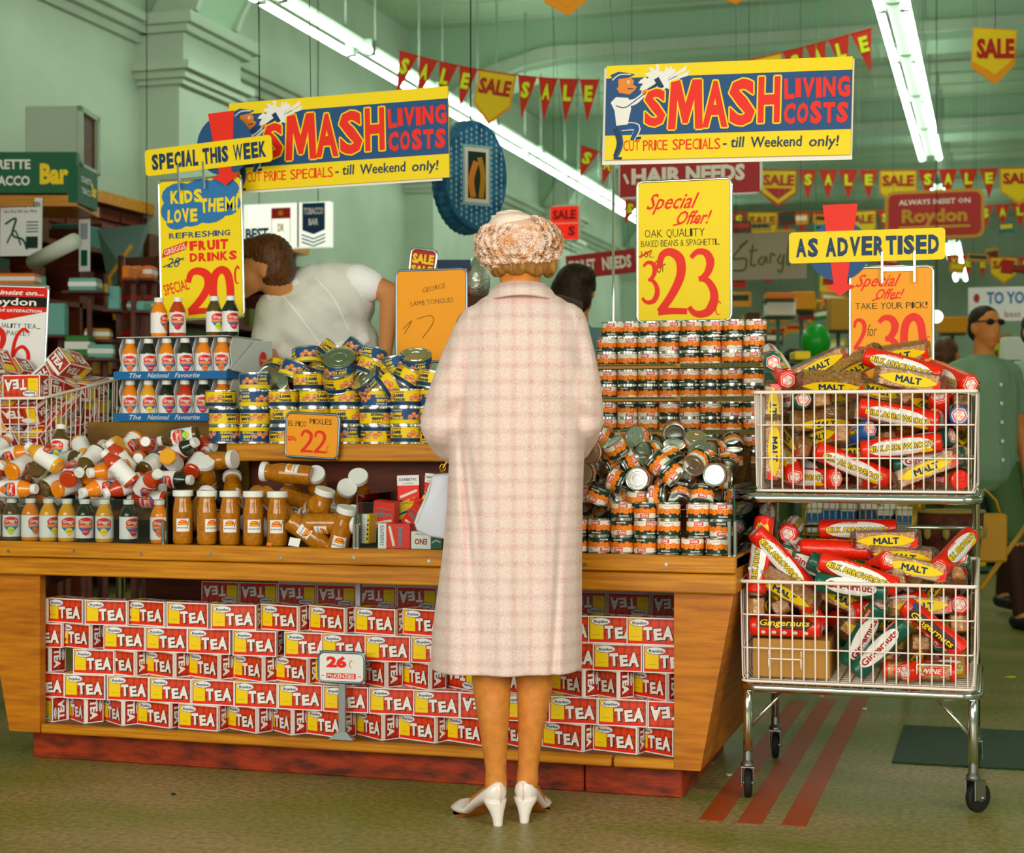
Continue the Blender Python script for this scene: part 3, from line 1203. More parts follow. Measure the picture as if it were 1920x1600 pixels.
# the second wall of boxes, facing the other side, seen in the dark gap above
cpart('inner_ledge', lambda m: plank(m, -3.0, -.85, 5.30, 5.425, .42, .44, 'wood_dark'))
for k in range(13):
    tea('upside-down tea box in the dark back row under the counter, %s from the left' % ORD[k], (-2.72 + k * .148 + .145, 5.33, .4405 + BH), (0, PI, 0), 'tea boxes in the dark back row')
    if k > 1:
        tea('tea box in the dark back row under the counter, upper layer, %s from the left' % ORD[k - 2], (-2.72 + k * .148 + .145, 5.33, .5205 + BH), (0, PI, 0), 'tea boxes in the dark back row')

# ------------------------------------------------------------------ cans
up_q = lambda flip, spin: (Matrix.Rotation(spin, 4, 'Z') @ (Matrix.Translation((0, 0, .049)) @ Matrix.Rotation(PI, 4, 'X') if flip else Matrix.Identity(4)))


def face_cam(x, y):
    return math.atan2(-y, -x)


def place_up(proto, x, y, z, flip, off, label, group, h=.049, tilt=None):
    M = Matrix.Translation((x, y, z)) @ Matrix.Rotation(face_cam(x, y) + off, 4, 'Z')
    if flip:
        M = M @ Matrix.Translation((0, 0, h)) @ Matrix.Rotation(PI, 4, 'X')
    if tilt:
        M = M @ tilt
    return inst(proto, label, M.translation, M.to_quaternion(), group)


C4 = PI / 2
FC = [(1038, 2, 0), (1081, 2, 0), (1124, 2, 0), (1167, 3, 0), (1210, 3, 0), (1254, 3, 0), (1299, 1, 0), (1345, 1, 0), (1309, 2, 1), (1352, 2, 1)]
for k, (px, n, up_) in enumerate(FC):
    p = onY(px, 1020, 4.655 + (.012 if up_ else 0))
    for j in range(n):
        z = TZ + .0015 + (j + up_) * .0492
        place_up(R.choice((can_s, can_b)), p.x, p.y, z, R.random() < .4, R.choice((-1.5, -1.1, .1, .5, 1.2, 1.7, 1.5)),
                 'can standing behind the front lip, column %s from left, %s up' % (['one', 'two', 'three', 'four', 'five', 'six', 'seven', 'eight', 'nine', 'ten'][k], ORD[j + up_]), 'cans stacked along the front')
mat('tray_green', '4c5a2c', .7)
mat('tray_ink', '8a7434', .7)
# wall of cans in cardboard trays at the back
xs = [-1.205 + i * .0675 for i in range(8)]
tz = [.9385, 1.0425, 1.1465, 1.2505]
names = ['fourth', 'third', 'second', 'top']
for ti, z in enumerate(tz):
    for blk in (0, 1):
        x0 = xs[0] - .036 + blk * .272
        yb = 5.135 - blk * .012
        t = MB()
        t.box(x0, x0 + .270, yb, yb + .08, z, z + .002, 'cardboard')
        t.box(x0, x0 + .270, yb - .0015, yb, z, z + .014, 'cardboard')
        a = Art()
        if blk:
            a.rect(.012, .0015, .262, .0135, 'tray_green', 1)
            a.text('THOMPSON & HILLS LTD. AUCKLAND', .137, .0075, .008, 'tray_ink', w=.235, bold=.02, layer=2)
        else:
            a.rect(.0, .008, .262, .0125, 'tray_green', 1)
        a.plane(t, (x0, yb - .0015, z), (1, 0, 0), (0, 0, 1))
        tag(t.build('cardboard_tray'), 'cardboard tray under the %s layer of stacked cans, %s of two' % (names[ti], ('left', 'right')[blk]), 'tray', 'cardboard trays of cans')
    for lv in (0, 1):
        for i in range(8):
            y = 5.175 - (.012 if i > 3 else 0)
            place_up(R.choice((can_s, can_b)), xs[i] + R.uniform(-.001, .001), y, z + .0025 + lv * .0492, R.random() < (.45 if lv == 0 else .25), R.choice((-1.8, -1.4, -.9, 0, .6, 1.2, 1.57, 1.8)),
                     'can in the %s tray of the tall stack, %s layer, %s from left' % (names[ti], ('lower', 'upper')[lv], ORD[i]), 'cans stacked in trays')
for i in range(8):
    place_up(R.choice((can_s, can_b)), xs[i] + .005 + (.012 if i == 0 else 0), 5.170 + (.006 * (i % 3)), 1.3515, False, R.choice((-1.7, -1.2, 1.4, 1.8, 1.9)), 'spaghetti can in the loose top row of the tall stack, %s from the left' % ORD[i], 'cans in the top row')

# resting places of the loose goods, settled under gravity
SIM = {}
SIM['cans'] = [(l[0],) + tuple(float(c) for c in l[1:]) for l in (r.split(',') for r in '''c,-1.076,4.852,.884,.068,-.218,-.93,-.289 c,-1.18,4.743,.809,.132,-.424,-.855,-.266 c,-1.105,4.742,.819,.085,.293,.426,.852 c,-1.209,4.904,.92,.761,.237,.179,-.576 c,-.821,4.734,.814,.542,.452,.543,.455 c,-.856,4.779,.85,.319,-.32,.215,.866 c,-1.324,4.887,.918,.4,-.583,.4,-.583 c,-.926,4.736,.814,.574,-.38,-.609,.394 c,-1.324,4.741,.817,.675,-.377,.273,.573 c,-1.336,4.783,.848,.347,.69,.567,-.285 c,-.941,4.79,.852,.38,-.583,-.418,.583 c,-1.007,4.797,.86,.319,-.568,-.653,-.386 c,-.861,4.844,.889,.71,-.386,-.514,.287 c,-.99,4.742,.808,.087,-.281,.913,.284 c,-.943,4.846,.89,.489,-.488,-.527,.495 c,-1.012,4.906,.921,.955,.297,.006,-.018 c,-1.241,4.761,.832,.516,.719,.454,.103 c,-1.092,4.799,.847,.653,.203,.217,-.696 c,-.939,4.674,.864,.547,-.448,-.547,.448 c,-1.149,4.931,.948,.413,-.104,.821,-.38 c,-.961,4.948,.95,.944,.294,-.044,.14 c,-1.003,4.832,.917,.665,.388,-.318,.554 c,-.93,4.739,.896,.26,.83,-.344,.353 c,-1.336,4.934,.958,.45,-.141,.264,.842 c,-1.157,4.731,.873,.497,-.3,-.643,.499 c,-1.204,4.799,.864,.812,-.005,.469,.346 c,-1.115,4.675,.866,.119,.763,-.619,-.144 c,-1.195,4.68,.865,.675,.011,.707,.211 c,-.877,4.706,.864,.366,.775,.465,-.22 c,-1.09,4.901,.928,.403,-.074,.47,.782 c,-.817,4.755,.888,.387,-.357,-.847,-.077 c,-.9,4.901,.917,.654,.203,.216,-.696 c,-.832,4.897,.926,.609,-.154,.735,-.255 c,-1.29,4.715,.868,.302,-.908,-.287,-.045 c,-.998,4.674,.856,.773,0,0,-.634 c,-1.344,4.832,.88,.659,-.255,-.66,.255 c,-1.278,4.682,.906,.189,-.464,-.832,-.24 c,-.874,4.952,.953,.874,.272,.12,-.385 c,-1.05,4.945,.967,.23,.31,-.911,-.144 c,-1.22,4.728,.891,.386,-.096,-.515,-.759 c,-1.103,4.766,.896,.228,.594,-.655,.408 c,-1.153,4.826,.885,.239,-.736,.609,-.174 c,-.778,4.798,.866,.665,-.667,.291,-.164 c,-1.157,4.666,.929,.206,-.207,.673,.679 c,-1.269,4.937,.952,.444,.847,.257,-.135 c,-.77,4.963,.973,.108,-.906,.407,.049 c,-.993,4.666,.915,.365,.365,.606,-.606 c,-1.275,4.805,.87,.144,.756,-.334,-.545 c,-.811,4.682,.868,.124,.479,-.849,.184 c,-.875,4.792,.914,.822,.497,-.209,.184 c,-.9,4.675,.931,.068,-.898,.15,-.408 c,-1.045,4.846,.956,.02,-.406,.185,.895 c,-1.109,4.986,.976,.203,-.654,.696,.216 c,-1.191,4.957,.967,.274,.358,-.448,-.772 c,-1.103,4.806,.928,.882,-.462,-.075,.058 c,-1.103,4.931,1.01,.779,-.414,.212,.421 c,-1.335,4.755,.9,.303,-.915,.252,.083 c,-1.232,4.78,.916,.343,-.77,.538,-.011 c,-1.05,4.73,.859,.219,-.693,-.515,.455 c,-.908,4.824,.953,.419,.703,.549,.169 c,-1.262,5.019,1.009,.778,-.436,-.375,.251 c,-.868,4.728,.937,.402,.754,.339,-.393 c,-1.206,4.883,.977,.474,-.491,.532,-.502 c,-.99,5.013,1.005,.333,-.634,-.267,.645 c,-.808,4.822,.922,.417,.366,-.76,-.339 c,-1.059,4.675,.908,.816,-.096,-.554,.131 c,-.841,5.013,.995,.512,.159,-.251,.806 c,-1.268,4.865,.903,.429,-.554,.448,-.555 c,-.816,4.918,.992,.111,.325,.643,.684 c,-1.228,4.987,.987,.411,.277,-.506,-.706 c,-1.093,4.871,.986,.219,-.014,.38,-.898 c,-.77,4.666,.929,.097,-.097,-.7,-.7 c,-1.296,4.811,.936,.753,.622,-.049,-.208 c,-1.2,4.84,1.018,.421,.194,-.396,.792 c,-1.327,4.984,.995,.281,-.829,.133,.465 c,-.761,4.725,.919,.432,.56,.432,.56 c,-.939,5.047,1.028,.517,-.355,-.66,.414 c,-.837,4.801,.986,.042,.063,.412,-.908 c,-1.145,4.851,.957,.33,-.429,-.629,.558 c,-1.201,4.814,.952,.138,-.264,-.867,.399 c,-1,4.887,.986,.204,-.223,-.899,-.316 c,-1.266,4.872,.97,.599,.498,-.431,.455 c,-.956,4.848,.965,.443,.281,.847,-.091 c,-.849,4.859,.97,.308,-.702,.599,.232 c,-1.19,5.053,1.022,.467,.145,.259,-.833 c,-1.098,4.726,.95,.101,-.409,-.335,-.843 c,-1.004,4.742,.885,.388,.715,-.45,-.369 c,-1.005,4.954,1.011,.729,-.684,.024,-.033 c,-1.159,4.914,1.029,.109,-.393,-.273,.871 c,-.916,4.76,.973,.905,-.18,-.366,-.122 c,-1.117,5.031,1.017,.135,.257,-.847,.445 c,-.827,4.679,.965,.421,.508,-.682,.315 c,-1.086,4.789,.986,.873,.299,.202,.328 c,-.775,5.022,1.011,.36,.524,.71,-.303 c,-1.3,4.903,1.014,.621,.227,-.306,-.685 c,-1.249,4.787,.982,.743,-.049,-.346,.571 c,-.946,4.957,1.049,.494,.755,-.27,.337 c,-.938,4.914,.992,.06,-.472,.84,.261 c,-.992,4.798,.987,.698,-.608,.371,-.069 c,-1.027,4.712,.965,.748,.192,.459,.44 c,-1.206,4.72,.953,.173,-.044,.25,-.951 c,-1.335,4.861,.973,.66,.233,.238,-.674 c,-1.158,4.76,.952,.568,.75,-.246,-.234 c,-.924,4.984,.989,.817,-.494,.283,-.092 c,-1.135,4.666,.992,.349,.349,-.616,.615 c,-.804,4.758,.96,.876,-.307,-.372,.006 c,-1.044,4.907,1.034,.316,.01,-.651,.69 c,-1.329,4.685,.965,.536,.188,-.799,.197 c,-1.037,4.774,.935,.247,-.5,.084,-.826 c,-1.334,4.769,.973,.418,-.677,-.195,.574 c,-1.28,4.736,.947,.951,.303,.019,.055 c,-.769,4.874,.952,.235,-.135,.479,.835 c,-1.167,4.975,1.032,.584,.783,-.014,.215 c,-1.049,5.014,1.01,.943,.071,.043,-.323 c,-1.064,4.681,1.003,.406,-.115,-.282,.862 c,-.879,4.943,1.018,.693,.119,.318,-.636 c,-.971,4.771,.929,.465,-.297,-.759,.346 c,-.942,4.69,.96,.27,.69,.594,.313'''.split())]
SIM['bottles'] = [(l[0],) + tuple(float(c) for c in l[1:]) for l in (r.split(',') for r in '''b,-3.117,4.725,.835,.001,.699,.007,.715 b,-3.001,4.743,.846,.014,-.689,.4,-.604 b,-2.599,4.725,.835,.66,-.278,-.641,.277 b,-2.774,4.725,.835,.691,-.194,-.67,.189 b,-2.635,4.774,.866,.193,-.674,.183,-.689 b,-2.888,4.76,.856,.337,.811,.259,-.402 b,-3.212,4.671,.867,.323,.29,.639,-.635 b,-2.857,4.702,.878,.05,-.247,-.593,-.765 b,-3.27,4.672,.868,.536,.521,.47,-.469 b,-2.734,4.808,.886,.539,-.314,-.365,-.692 b,-2.662,4.686,.877,.044,.626,.525,-.576 b,-3.012,4.63,.867,.374,.592,.378,.606 b,-2.561,4.822,.895,.703,.058,.708,.025 b,-2.986,4.793,.877,.582,.167,-.572,-.553 b,-3.23,4.77,.863,.705,-.064,.704,-.065 b,-2.66,4.858,.917,.108,.163,.854,-.482 b,-2.702,4.851,.96,.323,-.007,.681,-.657 b,-2.952,4.84,.906,.102,-.64,.076,.758 b,-3.14,4.728,.895,.23,-.358,-.519,.741 b,-2.571,4.843,.949,.406,-.663,.483,.404 b,-2.959,4.896,.941,.584,-.032,.772,-.247 b,-2.783,4.913,.951,.216,-.119,-.843,.478 b,-3.159,4.782,.909,.794,.293,-.519,.124 b,-2.639,4.973,.988,.72,-.29,-.596,.208 b,-2.52,4.917,.953,.688,-.372,-.305,-.544 b,-2.79,4.749,.889,.458,-.634,.489,.386 b,-3.046,4.687,.872,.631,.191,.722,.21 b,-3.083,4.713,.927,.722,.45,-.381,-.361 b,-2.913,4.708,.893,.194,.071,.532,.821 b,-2.554,4.649,.893,.429,-.239,.487,-.723 b,-2.788,4.809,.926,.81,.208,.527,-.149 b,-3.115,4.63,.904,.856,-.145,.402,-.292 b,-2.628,4.806,.949,.804,-.547,-.125,-.197 b,-3.247,4.679,.921,.57,-.696,-.265,-.347 b,-2.572,4.902,.989,.822,-.003,.531,-.206 b,-2.688,4.884,1.009,.603,.634,-.166,.455 b,-2.973,4.698,.913,.01,.297,-.752,-.588 b,-2.937,4.942,.969,.536,.278,-.557,-.571 b,-3.236,4.814,.945,.027,.102,-.878,.466 b,-2.562,5.009,1.01,.245,.754,.081,.604 b,-2.742,4.669,.875,.066,.433,.674,-.595 b,-2.603,4.932,1.03,.53,.554,-.534,-.357 b,-3.002,4.862,1.006,.388,-.008,-.12,-.914 b,-3.018,4.675,.944,.535,-.318,.477,.62 b,-2.707,4.666,.928,.516,.193,-.722,.419 b,-3.021,4.785,.937,.421,.679,.116,.59 b,-3.053,4.902,.983,.685,.635,-.274,.232 b,-2.864,4.968,.985,.368,.747,.199,.517 b,-3.096,4.746,.976,.033,-.621,.065,-.781 b,-3.158,4.634,.951,.839,.129,.522,.078 b,-2.839,4.675,.926,.145,-.236,.482,.831 b,-2.765,4.879,.993,.054,-.046,-.899,.432 b,-2.85,4.887,.959,.293,.747,-.595,-.047 b,-3.202,4.814,.999,.713,-.427,-.275,-.484 b,-2.78,4.668,.954,.268,.498,.72,-.402 b,-2.904,4.782,.961,.002,.601,-.324,.731 b,-2.913,4.859,.981,.421,.287,.832,-.219 b,-2.8,4.803,.985,.329,-.724,-.432,.426 b,-2.714,4.756,.964,.638,.312,-.065,-.701 b,-2.919,4.63,.972,.676,-.319,-.383,.543 b,-2.656,4.636,.938,.164,-.31,-.196,.916'''.split())]
SIM['jars'] = [(l[0],) + tuple(float(c) for c in l[1:]) for l in (r.split(',') for r in '''j,-1.95,4.794,.767,.125,-.2,.574,.784 j,-2.153,4.78,.764,.403,-.042,-.766,.499 j,-1.947,4.665,.771,.067,.697,.091,.709 j,-2.37,4.742,.771,.423,-.644,.282,.571 j,-2.38,5.004,.822,.499,.346,-.58,-.543 j,-2.147,4.731,.809,.082,.899,-.008,.43 j,-2.26,4.999,.821,.574,.779,.099,-.235 j,-2.04,4.738,.807,.562,-.76,-.262,.196 j,-2.013,4.793,.767,.235,-.058,-.605,-.758 j,-2.215,4.791,.795,.621,-.564,.488,.241 j,-2.439,4.758,.806,.757,-.386,.247,.466 j,-1.891,4.785,.791,.515,.485,.478,-.52 j,-2.34,4.799,.802,.11,.139,-.747,-.641 j,-1.993,4.881,.838,.438,.453,-.241,.738 j,-2.138,4.965,.812,.218,-.409,-.46,-.757 j,-2.284,4.834,.807,.034,-.086,.887,-.452 j,-2.412,4.95,.848,.696,-.131,-.363,-.605 j,-2.195,4.992,.829,.724,-.545,.374,.198 j,-1.979,4.983,.818,.374,-.658,-.136,.639 j,-2.125,4.87,.823,.398,.063,.807,.431'''.split())]
SIM['up'] = [(l[0],) + tuple(float(c) for c in l[1:]) for l in (r.split(',') for r in '''r,-.299,4.931,.916,.701,-.272,.653,.094 s,-.151,4.867,.916,.701,.56,.432,-.091 m,-.194,4.792,.947,.003,-.559,.002,-.829 a,-.53,4.861,.916,.625,.158,.689,-.331 m,-.628,5.046,.913,.5,.5,-.5,.5 m,-.504,5.149,.913,.186,.682,.185,-.682 m,-.281,5.193,.921,.678,0,.735,0 r,-.503,5.062,.916,.036,.525,.474,.706 a,-.402,4.817,.956,.71,.386,-.402,-.43 a,-.406,4.875,.973,.657,-.244,-.675,.229 a,-.264,4.795,1.009,.092,-.663,.082,-.738 a,-.434,5.159,.975,.193,-.625,.63,-.42 m,-.327,5.142,.965,0,.448,0,-.894 g,-.189,4.85,.968,.648,.116,-.743,-.124 a,-.242,5.152,.971,.309,.344,-.344,-.817 g,-.543,4.945,.947,.332,.335,-.477,-.741 a,-.625,4.795,1,0,.131,-.991,0 s,-.268,5.026,.916,.175,-.707,.002,-.685 s,-.107,5.045,.916,.557,-.565,-.425,-.436 m,-.156,4.989,.97,.667,.667,-.235,-.235 a,-.328,4.965,.957,.406,-.658,.143,-.617 m,-.164,5.193,.97,.404,0,.915,0 m,-.109,4.968,1.013,.488,.657,-.462,.343 s,-.418,4.872,1.035,.13,-.653,.441,.602 m,-.628,4.849,1.101,1,0,0,0 a,-.535,5.132,.969,.355,-.71,-.151,.589 g,-.131,5.138,1.04,.688,-.291,-.128,-.652 m,-.329,5.076,.931,.519,.394,.508,.563 s,-.426,5.021,.966,.495,.315,-.76,.28 a,-.593,4.886,.979,.385,.465,.734,-.312 m,-.581,5.127,1.094,.193,-.917,.329,-.118 r,-.625,5.117,1.013,.416,.712,-.488,.286 m,-.27,5.066,1,.007,-.733,-.32,.6 m,-.483,4.861,1.031,.218,-.687,.346,.6 m,-.579,4.885,1.039,.775,-.225,-.433,-.402 a,-.271,4.795,1.099,.248,.711,.302,.585 m,-.486,5.048,1.001,.144,-.204,-.833,.493 g,-.213,4.887,1.018,.588,-.582,-.516,.224 g,-.295,4.986,1.019,.646,-.327,-.651,.228 a,-.163,4.885,1.086,.58,.306,-.341,.674 s,-.105,4.875,1.084,.614,-.69,-.286,-.254 g,-.53,5.08,1.022,.479,.804,-.347,-.058 a,-.264,5.034,1.045,.695,-.139,-.703,.061 a,-.585,4.997,1.101,.648,.057,-.226,-.725 m,-.359,4.9,1.037,.569,.698,.218,.377 m,-.102,5.011,1.133,.512,.505,-.488,.494 m,-.316,4.86,1.096,.447,-.597,.47,-.473 r,-.552,5.073,1.08,.41,.818,-.369,-.165 m,-.209,4.866,1.144,.49,.082,-.62,.607 g,-.503,4.99,1.079,.149,-.335,-.615,-.698 s,-.519,5.189,1.099,.535,-.406,.665,-.327 a,-.414,5.061,1.048,.443,.348,-.757,.332 s,-.229,4.953,1.078,.52,-.065,-.785,.33 m,-.175,5.074,1.082,.484,.287,.726,.396 r,-.201,5.132,1.1,.264,-.633,-.686,.244 a,-.199,5.19,1.116,.343,.339,.134,.866 a,-.495,4.858,1.088,.141,.495,.479,.711 m,-.254,5.157,1.132,.626,.39,.129,.663 m,-.322,5.118,1.123,.37,-.139,-.64,-.659 g,-.571,4.871,1.142,.151,-.389,.602,.681 g,-.39,5.144,1.151,.053,-.377,-.064,-.922 m,-.513,4.876,1.14,.532,-.403,-.625,-.404 a,-.416,4.997,1.103,.458,.037,.849,-.259 g,-.344,4.995,1.124,.548,-.663,.169,.481 a,-.301,5.001,1.164,.26,-.255,.767,-.529 m,-.342,4.846,1.16,.72,.498,-.389,-.285 a,-.388,4.941,1.154,.298,-.773,-.292,.478 m,-.565,4.896,1.196,.194,-.202,.669,-.689'''.split())]
SIM['low'] = [(l[0],) + tuple(float(c) for c in l[1:]) for l in (r.split(',') for r in '''m,-.228,5.1,.413,.39,.39,-.59,-.59 m,-.267,5.033,.413,.64,.64,.3,.3 a,-.173,4.788,.416,.367,.679,.197,-.604 s,-.4,4.893,.416,.478,-.379,-.597,-.521 m,-.226,4.801,.458,.296,-.68,.541,.397 m,-.124,4.944,.445,.11,-.057,.566,-.815 g,-.138,5.054,.478,.229,-.522,.578,.584 m,-.102,5.147,.482,0,0,-.962,.272 g,-.21,5.057,.467,.006,.178,-.684,.707 g,-.421,5.161,.426,.668,-.211,-.714,-.018 r,-.173,4.715,.54,.899,.021,-.435,-.042 g,-.315,4.715,.479,.858,-.142,.343,-.355 a,-.28,5.101,.471,.191,-.343,.605,.692 g,-.236,5.19,.416,.43,.561,-.43,-.561 r,-.583,5.009,.416,.621,.513,-.487,-.337 m,-.533,5.137,.413,.645,.645,.291,.29 m,-.171,5.135,.519,.104,-.628,.345,.69 s,-.66,5.075,.518,.715,-.344,.264,.548 s,-.579,4.715,.53,.701,.092,-.701,-.092 a,-.626,5.104,.446,.508,-.78,.18,.317 g,-.172,4.856,.456,.03,.089,-.835,-.542 g,-.366,4.738,.513,.059,.251,-.108,.96 m,-.59,5.14,.49,.086,.679,-.142,-.715 a,-.363,4.805,.479,.781,.214,-.385,-.443 g,-.314,4.921,.447,.802,-.049,-.578,.144 g,-.471,5.19,.479,.544,-.433,-.604,.39 m,-.4,5.107,.48,.095,.029,-.295,-.95 m,-.304,4.871,.476,.49,-.586,.39,-.515 r,-.563,4.98,.49,.828,-.16,-.418,.337 m,-.548,4.917,.527,.651,.651,-.277,-.277 m,-.133,4.88,.524,.648,.354,.5,-.453 m,-.144,5.051,.582,.582,.603,-.497,.227 a,-.59,5.065,.531,.057,-.927,.013,-.371 s,-.595,5.19,.59,.915,-.018,-.402,.04 a,-.105,4.947,.565,.477,-.622,-.492,-.378 a,-.301,4.964,.484,.393,-.546,-.731,-.115 m,-.216,4.951,.526,.515,.324,.607,-.511 m,-.265,4.843,.533,.613,.611,.351,.358 r,-.457,5.109,.494,.373,-.108,-.451,-.804 a,-.531,5.154,.628,.086,-.692,-.612,.373 g,-.464,5.041,.525,.434,.415,.632,.49 m,-.662,4.784,.579,.672,-.74,-.017,-.015 m,-.218,4.79,.589,.09,-.665,-.209,-.711 s,-.221,5.141,.587,.126,.871,-.285,-.381 a,-.659,5.084,.675,.792,-.562,.137,.193 m,-.563,4.825,.527,.674,-.215,.674,.215 g,-.286,5.19,.571,.818,.181,.357,.414 m,-.613,4.816,.611,.822,-.522,-.204,-.103 m,-.268,5.087,.535,.837,.016,.543,.067 g,-.374,5.005,.495,.593,.172,-.786,.037 r,-.612,4.981,.604,.533,-.469,-.369,-.599 m,-.532,5.146,.7,.459,.086,-.825,-.319 a,-.3,4.816,.586,.644,.505,-.557,-.14 g,-.481,5.115,.598,.477,-.482,-.46,-.573 m,-.244,5.193,.687,.509,.491,.491,.509 m,-.149,4.868,.635,.783,.165,.396,-.451 a,-.556,4.963,.592,.325,.424,.604,-.591 s,-.398,4.977,.549,.569,.289,-.715,.286 a,-.574,4.716,.638,.438,-.444,.736,-.264 m,-.428,4.809,.597,.295,.41,.739,.446 m,-.37,4.924,.548,.35,.763,.206,-.502 g,-.325,5.109,.579,.494,.67,-.192,.519 m,-.255,4.974,.593,.485,-.029,.669,.562 g,-.429,4.769,.675,.102,.809,.243,.525 g,-.396,4.715,.648,.084,-.741,.094,-.66 a,-.342,5.146,.637,.648,.065,-.656,-.382 a,-.312,4.822,.643,.223,.185,-.805,-.518 a,-.262,5.041,.648,.299,-.587,-.077,-.748 m,-.506,5.034,.648,.62,.453,-.561,.31 a,-.594,4.743,.717,.856,-.008,-.372,.359 m,-.547,4.917,.644,.196,-.642,.095,.735 a,-.543,4.815,.608,.201,.944,-.03,.261 m,-.447,4.977,.585,.521,-.071,.659,.538 g,-.227,4.93,.632,.243,.434,.602,.625 g,-.517,4.816,.69,.617,.437,-.335,-.562 m,-.191,4.914,.674,.332,.003,-.771,.544 g,-.105,4.957,.668,.338,.18,.435,-.815 a,-.105,5.103,.67,.075,-.107,-.813,-.568 m,-.614,5.137,.73,.74,-.329,.117,.574 a,-.447,5.036,.632,.114,-.137,-.606,.775 m,-.583,4.961,.706,.433,-.429,.674,.418 r,-.411,4.953,.622,.021,-.186,-.825,.534 r,-.356,4.822,.681,.448,-.214,-.816,-.296 m,-.225,4.99,.655,.186,.49,.542,.657'''.split())]
SIM['tea'] = [(l[0],) + tuple(float(c) for c in l[1:]) for l in (r.split(',') for r in '''t,-3.265,5.165,.861,.997,0,0,-.074 t,-3.402,4.982,.854,.707,-.707,.016,-.016 t,-3.453,5.257,.861,0,.388,-.922,0 t,-3.576,5.098,.867,.069,.047,.556,.827 t,-3.583,5.045,.917,.742,-.484,.369,-.283 t,-3.583,4.975,.97,.005,.034,.16,-.987 t,-3.585,5.045,.991,.005,-.01,.812,-.584 t,-3.619,5.366,1.041,0,-.707,0,.707 t,-3.612,5.349,.894,.596,.381,-.596,.381 t,-3.161,5.11,.935,.5,-.5,.5,-.5 t,-3.203,5.305,.854,.509,.509,.491,.491 t,-3.154,5.126,.861,.707,0,0,-.707 t,-3.2,4.998,.861,0,-.284,-.959,0 t,-3.433,4.971,.921,0,0,-.707,-.707 t,-3.568,5.209,.885,.701,.573,-.415,-.09 t,-3.286,5.325,.861,0,.716,.698,0 t,-3.441,5.366,.894,0,.708,0,.707 t,-3.427,5.066,.854,.707,-.707,-.001,.001 t,-3.34,4.964,.991,0,.392,0,.92 t,-3.626,5.216,.953,.696,-.125,.126,.696 t,-3.219,5.233,.931,.606,-.657,-.271,.358 t,-3.161,5.118,1.001,.5,-.5,.5,-.5 t,-3.367,5.357,.894,.488,-.512,-.488,-.512 t,-3.202,5.359,.928,.052,.052,-.705,.705 t,-3.285,5.082,.914,.142,.176,.584,-.78 t,-3.386,5.052,.949,.69,.687,-.161,.16 t,-3.463,5.175,.935,.723,-.454,.514,.083 t,-3.511,5.296,.921,.282,.001,.759,.586 t,-3.351,5.217,.928,.628,.38,.371,.569 t,-3.392,5.24,.989,.012,-.954,.198,-.224 t,-3.208,5.327,.997,.661,-.697,.24,-.142 t,-3.526,5.323,1.001,.669,.67,.231,.227 t,-3.21,5.233,1.038,.68,.286,-.589,.33 t,-3.25,5.007,1.021,.694,.183,-.138,-.682 t,-3.161,5.009,1.049,.312,.634,-.312,-.634 t,-3.164,5.358,1.097,.459,-.465,.538,.533 t,-3.56,5.305,1.075,0,-.952,-.306,.003 t,-3.573,5.192,1.046,.11,.907,.022,-.406 t,-3.172,5.197,1.29,.673,.218,-.286,-.647 t,-3.576,5.117,1.051,.138,.026,.99,-.012 t,-3.445,5.122,.992,.159,-.244,.927,-.238 t,-3.343,5.04,1.056,.064,.317,.727,-.606 t,-3.619,5.007,1.062,.474,.525,-.471,-.527 t,-3.503,5.007,1.064,.925,.023,-.006,.379 t,-3.306,5.292,1.006,.193,.195,.711,.647 t,-3.42,5.265,1.063,.074,-.863,.453,-.212 t,-3.287,5.171,1.01,.351,.494,.016,.795 t,-3.495,5.214,1.079,.099,.434,.833,.33 t,-3.607,5.036,1.144,.002,.723,.691,-.006 t,-3.47,4.969,1.141,.052,-.004,-.996,-.073 t,-3.213,4.981,1.121,.001,-.002,.54,.842 t,-3.495,5.358,1.154,.136,-.13,-.709,-.68 t,-3.494,5.276,1.161,.243,.233,-.645,.686 t,-3.596,5.029,1.224,.003,.853,.522,-.005 t,-3.42,5.057,1.135,.781,.4,.443,-.185 t,-3.293,5.27,1.123,.044,-.243,.24,.939 t,-3.326,5.359,1.114,.483,-.483,-.517,-.517 t,-3.397,5.298,1.198,.464,-.189,-.865,-.018 t,-3.325,5.141,1.087,.937,-.236,.08,-.245 t,-3.195,4.964,1.205,0,1,0,.002 t,-3.626,5.203,1.166,.052,.705,.705,-.052 t,-3.372,5.169,1.172,.592,.567,.455,.348 t,-3.61,5.282,1.236,.046,.617,-.783,.058 t,-3.166,5.141,1.117,.7,.098,.333,-.624 t,-3.388,4.972,1.247,.68,.689,-.179,.175 t,-3.322,5.05,1.167,.769,.32,.487,.263 t,-3.285,5.159,1.175,.307,.783,.516,-.162 t,-3.194,5.041,1.197,.001,.002,.667,-.745 t,-3.165,5.321,1.207,.573,-.419,-.513,.483 t,-3.413,5.237,1.236,.14,.891,-.128,.413 t,-3.511,5.141,1.181,.139,.439,.592,-.661 t,-3.534,5.188,1.25,.409,.287,-.298,-.813 t,-3.272,5.316,1.211,.707,-.342,-.008,.619 t,-3.214,5.165,1.226,.522,-.368,.228,-.735 t,-3.434,5.168,1.282,.415,.049,-.65,.635 t,-3.573,5.095,1.313,.486,.591,.39,.512'''.split())]
CULL = {}
